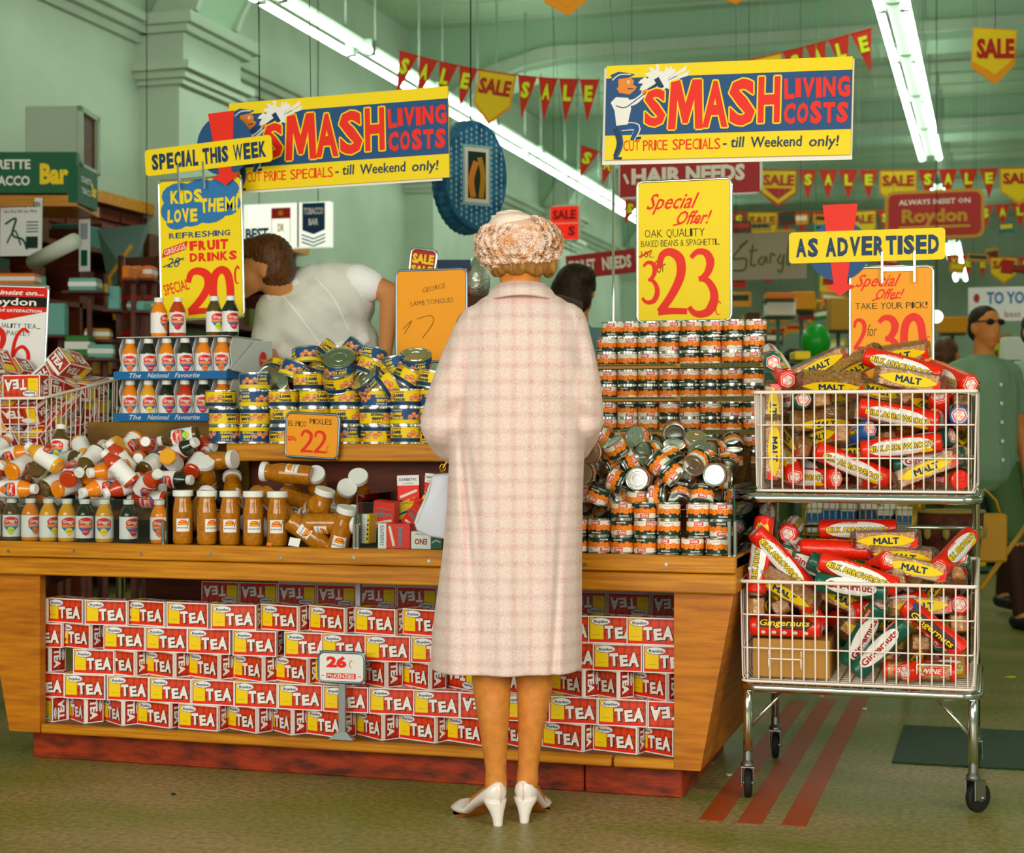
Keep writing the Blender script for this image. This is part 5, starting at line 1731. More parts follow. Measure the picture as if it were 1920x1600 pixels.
def caster(t, x, y, ang, zt=.115):
    T = Matrix.Translation((x, y, 0)) @ Matrix.Rotation(ang, 4, 'Z')
    f = MB()
    for s_ in (-1, 1):
        f.bevbox(s_ * .017 - .0015, s_ * .017 + .0015, -.012, .030, .036, .092, 'steel', .001, T)
    f.box(-.0185, .0185, -.012, .022, .090, .094, 'steel', T)
    f.lathe([(.018, .094), (.020, .097), (.020, .103), (.013, .112), (.013, zt + .02)], 14, 'steel', T)
    f.tube([(-.022, .018, .042), (.022, .018, .042)], .004, 'steel', 7, M=T)
    fo = f.build('caster', t)
    wl = MB().lathe([(.012, -.011), (.030, -.011), (.038, -.010), (.0415, -.006), (.0415, .006), (.038, .010), (.030, .011), (.012, .011)], 22, 'rubber', T @ Matrix.Translation((0, .018, .042)) @ Matrix.Rotation(PI / 2, 4, 'Y'))
    wl.lathe([(.012, -.013), (.012, .013)], 12, 'steel', T @ Matrix.Translation((0, .018, .042)) @ Matrix.Rotation(PI / 2, 4, 'Y'))
    wl.build('wheel', fo)


def trolley(t, x0, x1, y0, y1, levels, legs):
    """levels: tube loop heights; two full-height rear posts, curved front legs"""
    r = .0135
    for z in levels:
        MB().tube(rr_path(x0, x1, y0, y1, z, .045, n=6), r, 'chrome', 10, True).build('frame_loop', t)
    zt = levels[-1]
    zl = levels[0]
    for x, s_ in ((x0 + .012, 1), (x1 - .012, -1)):
        MB().tube([(x, y0 + .05, zl), (x, y0 + .022, zl - .012), (x, y0 + .010, zl - .045), (x, y0 + .012, zl - .10), (x, y0 + .016, .115)], r, 'chrome', 10).build('front_leg', t)
        post = [(x, y1, .115), (x, y1, zt + .30), (x, y1 - .008, zt + .325), (x, y1 - .04, zt + .335)]
        MB().tube(post, r * .95, 'chrome', 10).build('rear_post', t)
        MB().tube([(x + .10 * s_, y0 + .03, zl - .01), (x, y0 + .018, .20)], .0055, 'chrome', 7).build('brace', t)
        MB().tube([(x + .10 * s_, y1 - .03, zl - .01), (x, y1, .20)], .0055, 'chrome', 7).build('brace', t)


tr = thing('biscuit_trolley', 'chrome two-tier trolley with cream wire baskets full of biscuit packets', 'trolley')
trolley(tr, -.70, -.055, 4.715, 5.33, (.322, .862), 0)
MB().tube([(-.71, 5.33, .75), (-.05, 5.33, .75)], .006, 'chrome', 7).build('cross_bar', tr)
for x, y, a_ in ((-.688, 4.728, .1), (-.067, 4.728, -.75), (-.688, 5.33, .05), (-.067, 5.33, .1)):
    caster(tr, x, y, a_)
basket(tr, -.668, -.065, 4.752, 5.25, .882, 1.163)
basket(tr, -.697, -.065, 4.672, 5.24, .346, .628, zf=lambda x, y: .628 + (y - 4.67) * .06)
for xa in (-.62, -.215):
    MB().tube([(xa, 4.666, .435), (xa, 4.664, .412), (xa + .09, 4.664, .412), (xa + .09, 4.664, .435)], .0022, 'white_wire', 5).tube([(xa, 4.664, .412), (xa, 4.664, .385)], .0022, 'white_wire', 5).tube([(xa + .09, 4.664, .412), (xa + .09, 4.664, .385)], .0022, 'white_wire', 5).build('ticket_clip', tr)
MB().bevbox(-.058, -.055, 4.86, 5.18, .895, 1.165, 'white_wire', .001).build('side_plate', tr)
MB().bevbox(-.058, -.055, 4.80, 5.18, .40, .64, 'white_wire', .001).build('side_plate', tr)

t2 = thing('tea_trolley', 'chrome trolley with a wire basket of tea boxes left of the counter', 'trolley')
rimz = lambda x, y: 1.165 + (y - 4.92) * .16
trolley(t2, -3.69, -3.10, 4.90, 5.46, (.352, .80), 0)
for x, y in ((-3.678, 4.913), (-3.112, 4.913), (-3.678, 5.46), (-3.112, 5.46)):
    caster(t2, x, y, .2)
basket(t2, -3.67, -3.105, 4.92, 5.42, .818, 1.165, zf=rimz, nx=16, ny=16)
items = [s_ for i, s_ in enumerate(SIM['tea']) if keep('tea', i)]
rk = heap_rank(items, 5, B5)
for i, s_ in enumerate(items):
    tea('tea box tumbled in the left wire basket, %s layer, %s from the left' % rk[i], s_[1:4], Quaternion(s_[4:8]), 'tea boxes in the left wire basket', True)
mat('foil', 'd8dccc', .25, .8, bump=(60, .6))
mat('paleblue', '9cc4cc', .5)
mat('olive_ink', '5c5a1c', .6)
# ------------------------------------------------------------------ boards and signs
def board(name, lab, cat, cx, cy, wpx, hpx, Y, draw, base='signyellow', thick=.006, tilt=0, frame=None, rad=0, group=None, lean=0, step=.0005, extra=None, yaw=0, hang=False):
    """flat sign hung or stood on the plane Y, art drawn in photograph units from its lower left corner"""
    c = onY(cx, cy, Y)
    a, b = onY(cx - wpx / 2, cy, Y), onY(cx + wpx / 2, cy, Y)
    W = b.x - a.x
    dep = (c - EYEV).dot(FW)
    H = hpx * dep / FPX
    t = thing(name, lab, cat, (c.x, c.y, c.z - H / 2), (-lean, 0, yaw), group)
    t.rotation_mode = 'XYZ'
    t.rotation_euler = (-lean, tilt, yaw)
    sx, sy = W / wpx, H / hpx
    m = MB()
    if rad:
        ar = Art().rrect(0, 0, wpx, hpx, rad, base)
        pts = [(p[0] * sx - W / 2, p[1] * sy) for p in ar.l[0][0]]
        m.prism(pts, 0, thick, base)
    else:
        m.box(-W / 2, W / 2, 0, thick, 0, H, base)
    ar = Art()
    draw(ar, wpx, hpx)
    ar.xf(lambda x, y: (x * sx - W / 2, y * sy))
    ar.plane(m, (0, 0, 0), (1, 0, 0), (0, 0, 1), step=step, base=.0004)
    m.build('panel', t)
    if frame:
        f = MB()
        r = .005 if Y < 7 else .012
        fr = rr_path(-W / 2, W / 2, 0, H, 0, .018 if Y < 7 else .03)
        f.tube([(p[0], thick / 2, p[1]) for p in fr], r, frame, 8, True)
        f.build('frame', t)
    if hang:
        for x in (-W * .42, W * .42):
            MB().tube([(x, thick / 2, H - .002), (x, thick / 2, 5.3 - (c.z - H / 2))], .0012, 'black', 5).build('hanging_wire', t)
    return t


mat('face_skin', 'f08a28', .5)


def d_smash(a, w_, h):
    w_ = float(w_)
    s = w_ / 460
    h0 = 178.0
    q = Art()
    q.rect(0, 46, 460, 154, 'signblue', 1)
    # burst of white strokes round the hammer
    import random as _r
    rr = _r.Random(3)
    for k in range(22):
        an = math.radians(-12 + k * 10.5)
        L = rr.uniform(28, 52) * (1.5 if 10 < math.degrees(an) < 60 else .8)
        c, sn = math.cos(an), math.sin(an)
        q.poly([(101, 138), (101 + c * L - sn * 4, min(138 + sn * L + c * 4, 177)), (101 + c * L * .9 + sn * 4, min(138 + sn * L * .9 - c * 4, 177))], 'white', 2 + (k % 2) * .3)
    q.ell(99, 142, 22, 16, 'white', 2.6, 14)
    q.stroke([(80, 128), (100, 140)], 6, 'navy', 4, 1)
    q.stroke([(97, 151), (108, 132)], 10, 'navy', 4.2, 1)
    # the hammering man: generic figure
    q.stroke([(22, 62), (30, 30), (22, 5)], (14, 12, 8), 'signblue', 2.8)
    q.stroke([(20, 60), (28, 32), (20, 6)], (11, 9, 6), 'navy', 3)
    q.stroke([(18, 3), (34, 2)], 5, 'navy', 3, 1)
    q.stroke([(32, 62), (62, 60), (54, 38)], (17, 14, 9), 'white', 2.8)
    q.stroke([(32, 62), (61, 60), (53, 37)], (14, 11, 7), 'signblue', 3)
    q.stroke([(50, 38), (70, 40)], 5, 'navy', 3, 1)
    q.poly([(22, 64), (44, 66), (50, 96), (44, 116), (20, 118), (10, 108), (18, 92)], 'white', 3.4)
    q.stroke([(34, 106), (56, 108), (74, 122)], (14, 11, 8), 'white', 3.7)
    q.stroke([(20, 102), (38, 98), (60, 112), (80, 126)], (2, 2, 2), 'signblue', 4)
    q.ell(78, 125, 8, 6, 'face_skin', 4.2, 8)
    q.poly([(26, 126), (46, 122), (56, 130), (60, 136), (53, 140), (54, 148), (46, 156), (24, 156), (18, 140)], 'face_skin', 3.8)
    q.poly([(6, 140), (12, 154), (8, 160), (24, 166), (36, 164), (56, 160), (44, 154), (24, 152), (24, 136), (14, 134)], 'signblue', 4)
    q.stroke([(12, 150), (26, 160), (48, 160)], 2, 'white', 4.2)
    q.ell(44, 146, 3, 3, 'white', 4.2, 8)
    q.ell(45, 146, 1.3, 1.3, 'black', 4.6, 6)
    q.stroke([(42, 133), (53, 133)], 2, 'navy', 4.2, 1)
    LT = [('S', 74, 118, 56, 136, .0), ('M', 120, 188, 54, 146, .02), ('A', 184, 236, 50, 148, .0), ('S', 234, 286, 52, 150, .02), ('H', 288, 332, 56, 152, .0)]
    for ch, x0, x1, y0, y1, rt in LT:
        cx, cy, hh, ww = (x0 + x1) / 2, (y0 + y1) / 2, (y1 - y0) * .95, (x1 - x0)
        if ch == 'M':
            MP = [(x0 + u * (x1 - x0), y0 + v * (y1 - y0)) for u, v in ((.02, 0), (.08, .96), (.34, 1), (.5, .52), (.68, 1), (.94, 1), (.99, 0), (.78, 0), (.74, .60), (.57, .12), (.43, .12), (.27, .60), (.23, 0))]
            for i_ in range(len(MP)):
                q.stroke([MP[i_], MP[(i_ + 1) % len(MP)]], 5.5, 'signyellow', 5 + i_ * .03, 1)
            q.poly(MP, 'signred', 6)
        else:
            q.otext(ch, cx, cy, hh * .93, 'signred', 'signyellow', 2.8, w=ww * .92, bold=.04, layer=5, rot=rt, tall=True, n=12)
    q.jig('LIVING', 336, 458, 124, 37, 'signred', bold=.05, layer=3, wob=.05, seed=2)
    q.jig('COSTS', 336, 456, 78, 40, 'signred', bold=.05, layer=3, wob=.06, seed=4)
    q.jig('CUT PRICE', 36, 122, 26, 20, 'signred', bold=.0, layer=3, wob=.04, seed=5)
    q.jig('SPECIALS', 130, 222, 26, 20, 'signred', bold=.0, layer=3, wob=.04, seed=6)
    q.text('- till', 246, 28, 20, 'navy', w=40, bold=.012, layer=3, shear=.1)
    q.text('Weekend', 325, 27, 20, 'navy', w=94, bold=.012, layer=3, shear=.05)
    q.text('only!', 412, 26, 20, 'navy', w=54, bold=.012, layer=3, shear=.1)
    for v, f, m, l in q.l:
        a.l.append(([(p[0] * s, p[1] * h / h0) for p in v], f, m, l))


sg = board('sale_placard', 'yellow and blue sale placard high on the chrome pole at right', 'sign', 1359, 205, 461, 180, 5.22, d_smash, thick=.012, tilt=.024)
MB().box(-.402, .396, .0125, .016, -.014, .30, 'white').build('backing_card', sg)
s2 = board('sale_placard', 'yellow and blue sale placard hanging on wires behind the week special arrow', 'sign', 633, 262, 410, 168, 5.5, d_smash, thick=.010, tilt=-.018)
MB().box(-.385, .392, .0105, .013, -.008, .31, 'white').build('backing_card', s2)
for x in (-.10, -.30):
    MB().tube([(x, .005, .3), (x, .005, 3.2)], .0014, 'black', 5).build('hanging_wire', s2)
p = onY(1150, 600, 5.24)
pl = thing('sign_pole', 'chrome pole behind the can stack carrying the right placard', 'pole', (p.x, p.y, .70))
MB().tube([(0, 0, 0), (0, 0, 1.42)], .0045, 'chrome', 10).build('rod', pl)
MB().lathe([(.05, 0), (.05, .006), (.01, .012)], 20, 'chrome').build('base', pl)


def d_oak(a, w_, h):
    a.text('Special', 68, h - 38, 30, 'signred', w=100, shear=.55, bold=.012, layer=1)
    a.text('Offer!', 108, h - 70, 26, 'signred', w=66, shear=.55, bold=.015, layer=1)
    a.stroke([(68, h - 84), (84, h - 81)], 3, 'signred', 1, 1).stroke([(102, h - 80), (118, h - 77)], 3, 'signred', 1, 1)
    a.jig('OAK QUALITY', 14, 128, h - 98, 15, 'ink', bold=-.012, layer=1, wob=.03)
    a.jig('BAKED BEANS & SPAGHETTI.', 7, 156, h - 117, 12, 'ink', bold=-.012, layer=1, wob=.03)
    a.text('10c.', 20, h - 137, 12, 'ink', layer=1, bold=-.01)
    a.stroke([(4, h - 142), (28, h - 130)], 4, 'signred', 2, 1)
    a.text('for', 43, h - 160, 24, 'ink', w=22, shear=.3, bold=-.012, layer=1, rot=.15)
    num(a, '3', 10, 36, 36, 76, 'signred', 1.05, 1)
    num(a, '2', 40, 12, 62, 118, 'signred', 1.12, 1)
    num(a, '3', 98, 12, 60, 118, 'signred', 1.12, 1)
    num(a, 'c', 147, 10, 14, 26, 'signred', 1.0, 2)


oak = board('price_placard', 'tall yellow price placard with red 3 for 23 standing on the can stack', 'sign', 1282, 470, 176, 264, 5.28, d_oak, frame='chrome', tilt=.0)


def plinth(t, z0, W=.5, name='stand_rod'):
    MB().tube([(-W, .004, .0), (-W, .004, -z0)], .004, 'chrome', 8).tube([(W, .004, 0), (W, .004, -z0)], .004, 'chrome', 8).build(name, t)


plinth(oak, .42, .10)


def d_kids(a, w_, h):
    for x, y, rx, ry in ((40, h - 30, 34, 24), (80, h - 24, 34, 22), (118, h - 24, 34, 22), (28, h - 58, 24, 24), (60, h - 64, 34, 26), (95, h - 60, 36, 26), (128, h - 52, 26, 22), (34, h - 80, 20, 14)):
        a.ell(x, y, rx, ry, 'cloud_blue', 1, 16)
    a.jig('KIDS', 22, 84, h - 32, 26, 'signyellow', bold=.05, layer=2, wob=.08, seed=3)
    a.xf(lambda x, y: (x, y))
    a.jig('LOVE', 16, 74, h - 68, 26, 'signyellow', bold=.05, layer=2, wob=.06, seed=4)
    a.jig('THEM!', 78, 150, h - 52, 27, 'signyellow', bold=.05, layer=2, wob=.06, seed=6)
    a.jig('REFRESHING', 18, 134, h - 105, 11, 'signblue', bold=.02, layer=1, wob=.02)
    a.poly([(4, h - 146), (50, h - 132), (54, h - 116), (8, h - 130)], 'signred', 1)
    a.text('GREGGS', 29, h - 131, 10, 'cream', w=42, rot=.28, bold=.02, layer=2)
    a.jig('FRUIT', 56, 130, h - 126, 19, 'signred', bold=.06, layer=1, wob=.04)
    a.jig('DRINKS', 56, 146, h - 148, 17, 'signred', bold=.05, layer=1, wob=.04)
    a.text('28', 26, h - 155, 18, 'signblue', w=26, shear=.3, layer=1)
    a.text('c', 45, h - 149, 8, 'signblue', layer=1)
    a.stroke([(6, h - 163), (46, h - 148)], 2, 'ink', 2, 1)
    a.text('SPECIAL', 30, h - 202, 21, 'signred', w=48, rot=.22, layer=1, bold=.01)
    num(a, '2', 52, 10, 56, 80, 'signred', 1.3, 1)
    num(a, '0', 98, 10, 42, 80, 'signred', 1.5, 1)
    num(a, 'c', 140, 62, 12, 34, 'signred', 1.4, 1)


kids = board('price_placard', 'tall yellow fruit drinks placard with a blue cloud and red 20', 'sign', 379, 466, 155, 264, 5.40, d_kids, frame='chrome', tilt=-.024)
plinth(kids, .07, .08)


def arrow_sign(name, lab, cx, cy, wpx, hpx, Y, words_, tilt, ccx, ccy, arrow, mirror=1):
    def dr(a, w_, h):
        a.jig(words_, 12, w_ - 10, h * .5, h * .62, 'navy', bold=.05, layer=1, wob=.02)
    t = board(name, lab, 'sign', cx, cy, wpx, hpx, Y, dr, 'signyellow', .004, tilt, rad=7)
    cz = onY(cx, cy, Y)
    s = (cz - EYEV).dot(FW) / FPX
    H = hpx * s
    X = (ccx - cx) * s
    Z = H / 2 + (cy - ccy) * s
    r = 57 * s
    MB().prism([(X + r * math.cos(a_ * PI / 18), Z + r * math.sin(a_ * PI / 18)) for a_ in range(36)], .006, .008, 'signblue').build('blue_disc', t)
    t0, t1, b0, b1, top, bot = [q * s for q in arrow]
    MB().prism([(X + t0, Z + top), (X + b0, Z + bot), (X + b1, Z + bot), (X + t1, Z + top)], .0042, .0055, 'signred').build('red_arrow', t)
    am = (b0 + b1) / 2 + X
    MB().prism([(am - 28 * s, Z + bot + 2 * s), (am - 14 * s, Z + bot - 4 * s), (am, Z + bot - 14 * s), (am + 14 * s, Z + bot - 4 * s), (am + 28 * s, Z + bot + 4 * s), (am + 12 * s, Z + bot + 10 * s), (am - 12 * s, Z + bot + 10 * s)], .0038, .0052, 'signred').build('arrow_head', t)
    for dx in (-.05, .05):
        x = (0 if mirror < 0 else 1) * 0 + dx + (.10 if mirror > 0 else -.07)
        MB().bevbox(x - .004, x + .004, -.004, -.001, -.07, .03, 'chrome', .001).build('clip', t)
    x = .10 if mirror > 0 else -.07
    MB().box(x - .05, x + .05, .001, .004, -.032, -.022, 'chrome').build('clip_bar', t)
    return t


arrow_sign('special_arrow_sign', 'yellow week special strip with blue disc and red down arrow', 391, 292, 238, 50, 5.38, 'SPECIAL THIS WEEK', -.064, 425, 275, (-30, 24, -12, 10, 62, -62), -1)
arrow_sign('advertised_arrow_sign', 'yellow as advertised strip with blue disc and red down arrow', 1624, 461, 293, 59, 5.36, 'AS ADVERTISED', .0, 1573, 468, (-30, 35, -8, 14, 87, -72), 1)


def d_pick(a, w_, h):
    a.text('Special', 54, h - 24, 24, 'signred', w=86, shear=.55, bold=.012, layer=1)
    a.text('Offer!', 76, h - 50, 20, 'signred', w=54, shear=.55, bold=.015, layer=1)
    a.stroke([(42, h - 62), (52, h - 59)], 3, 'signred', 1, 1).stroke([(76, h - 60), (92, h - 57)], 3, 'signred', 1, 1)
    a.jig('TAKE YOUR PICK!', 10, 146, h - 72, 12, 'ink', bold=-.01, layer=1, wob=.04)
    a.text('for', 42, h - 118, 22, 'ink', w=18, shear=.3, bold=-.01, layer=1)
    num(a, '2', 8, 74, 28, 56, 'signred', 1.1, 1)
    num(a, '3', 52, 42, 50, 92, 'signred', 1.3, 1)
    num(a, '0', 100, 42, 46, 92, 'signred', 1.35, 1)
    num(a, 'c', 144, 82, 9, 16, 'signred', 1.0, 1)


pick = board('price_placard', 'orange-yellow take your pick placard behind the biscuit trolley', 'sign', 1671, 615, 156, 228, 5.37, d_pick, base='signorange', frame='chrome', tilt=.0)


def d_lamb(a, w_, h):
    a.text('GEORGE', 72, h - 34, 9, 'ink', w=44, bold=-.015, shear=.3, layer=1, rot=.2)
    a.text('LAMB TONGUES', 68, h - 60, 9, 'ink', w=80, bold=-.015, layer=1, rot=.08)
    a.stroke([(14, h - 110), (30, h - 95), (16, h - 120)], 1.0, 'ink', 1)
    a.stroke([(40, h - 92), (66, h - 86), (70, h - 100), (50, h - 128)], 1.0, 'ink', 1)


lamb = board('price_placard', 'plain orange placard with faint pencilled lettering left of the woman', 'sign', 808, 592, 132, 172, 5.42, d_lamb, base='signorange', frame='frame_blue')
plinth(lamb, .55, .08)


def d_pico(a, w_, h):
    a.jig('EL PICO', 4, 38, 62, 10, 'ink', bold=-.005, layer=1, wob=.05)
    a.jig('PICKLES', 44, 86, 68, 10, 'ink', bold=-.005, layer=1, wob=.05)
    a.text('27c', 12, 34, 9, 'signred', layer=1, bold=.05)
    num(a, '2', 30, 9, 26, 40, 'signred', 1.05, 1)
    num(a, '2', 55, 9, 26, 40, 'signred', 1.0, 1)
    num(a, 'c', 78, 10, 6, 14, 'signred', 1.0, 1)


board('price_card_holder', 'small orange framed card with red 22 hooked on the riser shelf', 'sign', 583, 817, 99, 82, 4.93, d_pico, base='signorange', frame='frame_blue', tilt=.05)


def d_mck(a, w_, h):
    a.text('26', 34, 38, 21, 'signred', w=38, bold=.055, layer=1)
    num(a, 'c', 58, 28, 8, 14, 'signred', .9, 1)
    a.rect(15, 7, 70, 17, 'signred', 1)
    a.text('McKENZIES', 42.5, 12, 7.5, 'white', w=50, bold=.03, layer=2)
    a.rect(5, 11, 11, 12.5, 'signred', 1)
    a.rect(74, 11, 80, 12.5, 'signred', 1)


mk = board('price_card_holder', 'white framed card with red 26 on a grey stand before the tea boxes', 'sign', 640, 1252, 86, 56, 4.618, d_mck, base='white', frame='frame_blue')
MB().bevbox(-.012, .012, .004, .012, -.165, 0, 'steel', .002).build('stem', mk)
MB().add([(-.040, -.006, -.172), (.040, -.006, -.172), (.040, .02, -.172), (-.040, .02, -.172), (-.014, .004, -.150), (.014, .004, -.150), (.014, .012, -.150), (-.014, .012, -.150)],
         [(3, 2, 1, 0), (0, 1, 5, 4), (1, 2, 6, 5), (2, 3, 7, 6), (3, 0, 4, 7), (4, 5, 6, 7)], 'steel').build('base', mk)


def d_roy(a, w_, h):
    a.rect(0, h - 48, w_, h - 4, 'red', 1)
    a.rect(0, h - 40, w_, h - 22, 'black', 2)
    a.poly([(0, h - 48), (w_, h - 48), (w_ / 2, h - 66)], 'red', 1)
    a.text('Always insist on...', w_ / 2 - 2, h - 14, 9, 'white', w=w_ * .94, shear=.25, bold=.03, layer=3)
    a.text('Roydon', w_ / 2 + 10, h - 31, 14, 'white', w=w_ * .62, bold=.02, layer=3)
    a.text('GUARANTEE OF SATISFACTION', w_ / 2, h - 48, 6, 'white', w=w_ * .88, bold=.03, layer=3, res=1)
    a.jig('CEYLON QUALITY TEA.', 10, w_ - 10, h - 76, 9, 'ink', bold=-.005, layer=1)
    a.jig('1/2 LB PACKET', 40, w_ - 28, h - 90, 9, 'ink', bold=-.005, layer=1)
    num(a, '2', 44, 46, 50, 72, 'red', 1.0, 1)
    num(a, '6', 96, 46, 40, 72, 'red', 1.0, 1)


board('price_placard', 'white and red tea placard with chrome frame standing in the left wire basket', 'sign', 2, 634, 158, 200, 5.30, d_roy, base='paper', frame='chrome', tilt=.05)

# ------------------------------------------------------------------ wall side: tobacco bar and its goods
mat('sign_green', '10603c', .5)


def quadboard(name, lab, cat, P0, P1, z0, z1, base, draw, wpx, hpx, thick=.03, frame=None):
    """board between two floor-plan points"""
    P0, P1 = Vector(P0), Vector(P1)
    d = (P1 - P0)
    L = d.length
    t = thing(name, lab, cat, (P0.x, P0.y, z0), (0, 0, math.atan2(d.y, d.x)))
    m = MB().box(0, L, 0, thick, 0, z1 - z0, base)
    a = Art()
    draw(a, wpx, hpx)
    a.xf(lambda x, y: (x * L / wpx, y * (z1 - z0) / hpx))
    a.plane(m, (0, 0, 0), (1, 0, 0), (0, 0, 1), step=.002, base=.002)
    m.build('panel', t)
    if frame:
        MB().box(-.02, L + .02, -.01, thick, z1 - z0, z1 - z0 + .03, frame).box(-.02, L + .02, -.01, thick, -.03, 0, frame).build('frame', t)
    return t


def d_tob(a, w_, h):
    a.text('CIGARETTE', 52, h * .70, h * .24, 'white', w=100, bold=.03, layer=1)
    a.text('TOBACCO', 58, h * .30, h * .24, 'white', w=86, bold=.03, layer=1)
    a.text('Bar', 140, h * .47, h * .52, 'yellow', w=46, bold=.05, layer=1)


def d_tob2(a, w_, h):
    a.text('CIGARETTE', 24, h * .68, h * .16, 'white', w=32, bold=.02, layer=1)
    a.text('TOBACCO', 24, h * .38, h * .16, 'white', w=30, bold=.02, layer=1)
    a.text('Bar', 48, h * .5, h * .36, 'yellow', w=16, bold=.05, layer=1)


q0, q1 = onD(-62, 330, 9.0), onD(143, 345, 9.0)
quadboard('tobacco_sign', 'long green sign board with white and yellow lettering on the left wall', 'sign', (q0.x, q0.y, 0), (q1.x, q1.y, 0), onD(60, 362, 9).z, onD(60, 285, 9).z, 'sign_green', d_tob, 175, 80, .06)
q2 = onD(183, 345, 9.35)
quadboard('tobacco_sign', 'short angled end of the green sign board on the left wall', 'sign', (q1.x + .01, q1.y, 0), (q2.x, q2.y, 0), onD(160, 385, 9.1).z, onD(160, 315, 9.1).z, 'sign_green', d_tob2, 62, 80, .06)
o = MB().box(0, (q1 - q0).length, 0, .5, -.06, 0, 'wood_light').build('sign_shelf')
o.location = (q0.x, q0.y, onD(60, 362, 9).z - .012)
o.rotation_euler = (0, 0, math.atan2(q1.y - q0.y, q1.x - q0.x))
tag(o, 'wooden ledge under the long green sign board', 'shelf')
p = onD(103, 312, 9.3)
sp = thing('wall_cabinet', 'cream box cabinet with a dark square opening above the green sign', 'cabinet', (p.x, p.y, p.z), (0, 0, .25))
MB().bevbox(-.17, .13, 0, .35, 0, .34, 'wall_paint', .006).build('body', sp)
f = MB().box(.13, .155, -.01, .36, 0, .02, 'wall_paint').box(.13, .155, -.01, .36, .31, .34, 'wall_paint').box(.13, .155, -.01, .03, 0, .34, 'wall_paint').box(.13, .155, .31, .36, 0, .34, 'wall_paint')
f.build('opening_frame', sp)
MB().box(.131, .134, .03, .31, .02, .31, 'wood_dark').build('opening', sp)


def d_matinee(a, w_, h):
    a.text('NEW MATINEE GREEN', w_ / 2, h - 12, 10, 'darkgreen', w=w_ * .92, bold=.03, layer=1)
    a.text('the first full size filter', w_ / 2, h - 24, 6, 'green', w=w_ * .8, layer=1, res=1)
    a.stroke([(10, 60), (30, 70), (24, 40), (44, 30), (52, 12)], 4, 'green', 1)
    a.stroke([(14, 24), (28, 48), (40, 20)], 3, 'green', 1)
    a.rect(50, 14, 72, 36, 'darkgreen', 2)
    for j in range(4):
        a.rect(50, 44 + j * 6, 72, 46 + j * 6, 'green', 1)


board('poster', 'white poster with green print hanging under the green sign', 'poster', 38, 426, 78, 108, 7.9, d_matinee, base='paper', tilt=.02, step=.002)
board('poster', 'narrow white showcard hanging right of the green sign', 'poster', 158, 460, 20, 98, 8.4, lambda a, w_, h: a.rect(4, 10, 16, 40, 'green', 1).rect(3, 60, 17, 90, 'printgrey', 1), base='paper', step=.002)
p0, p1 = onD(62, 492, 8.6), onD(140, 452, 8.2)
tag(MB().tube([p0, p1], .04, 'pale', 12).build('rolled_poster'), 'pale rolled tube slanting below the white poster', 'tube')

# back shelving against the left wall, with mixed goods
mat('cyan', '6fb4a8', .5)
mat('teal', '2f7468', .5)
mat('darkteal', '1c4438', .5)
mat('leafgreen', '2e7a30', .5)
mat('brown', '5a2f12', .6)
mat('mustard', 'c8901a', .5)
sh = thing('wall_shelving', 'dark wooden shelving full of goods along the left wall', 'shelving', (0, 0, 0))
sx0 = -5.55
for k, z in enumerate((.35, .75, 1.12, 1.48, 1.84, 2.20)):
    MB().box(WX + .04, sx0 + .15, 7.6, 12.6, z - .03, z, 'wood_dark').build('shelf_board', sh)
for y in (7.6, 9.0, 10.3, 12.6):
    MB().box(WX + .04, sx0 + .15, y - .03, y, 0, 2.3, 'wood_dark').build('upright', sh)
GOODC = ['darkteal', 'darkgreen', 'brown', 'brown', 'darkteal', 'wood_dark', 'cyan', 'olive_ink', 'darkgreen', 'teal', 'wood_dark', 'wood_dark', 'darkgreen']


def goods_box(name, x, y, z, dx, dy, dz, base, lab, group, band=None, rot=0):
    m = MB().bevbox(-dx / 2, dx / 2, -dy / 2, dy / 2, 0, dz, base, .006)
    if band:
        m.box(-dx / 2 - .001, dx / 2 + .001, -dy / 2 - .001, dy / 2 + .001, dz * .35, dz * .7, band)
    o = m.build(name)
    o.location = (x, y, z)
    o.rotation_euler = (0, 0, rot)
    tag(o, lab, 'box', group)
    return o


cn = {'darkteal': 'dark teal', 'olive_ink': 'olive', 'cyan': 'pale blue-green', 'leafgreen': 'bright green', 'brown': 'brown', 'mustard': 'mustard yellow', 'teal': 'teal', 'orange': 'orange', 'cream': 'cream', 'cardboard': 'tan', 'darkgreen': 'dark green', 'deepred': 'dark red', 'wood_dark': 'dark brown', 'white': 'white', 'red': 'red', 'yellow': 'yellow', 'blue': 'blue'}
for k, z in enumerate((.75, 1.12, 1.48, 1.84, 2.20)):
    y = 7.75
    n = 0
    while y < 12.4:
        c = R.choice(GOODC)
        dy = R.uniform(.14, .34)
        for u_ in (7.6, 9.0, 10.3, 12.6):
            if y < u_ + .02 and y + dy > u_ - .04:
                y = u_ + .02
        h = R.uniform(.12, .27) if z < 2.2 else R.uniform(.08, .2)
        goods_box('packet', sx0 + .02 - R.uniform(0, .06), y + dy / 2, z + .0005, .2, dy * .92, h, c, '%s carton on wall shelving, %s shelf up, %s from the front' % (cn[c], ORD[k], ORD[min(n, 29)]), 'cartons on the wall shelving', R.choice([None, None, None, 'cyan', 'brown', 'mustard', None]))
        y += dy + R.uniform(.01, .08)
        n += 1
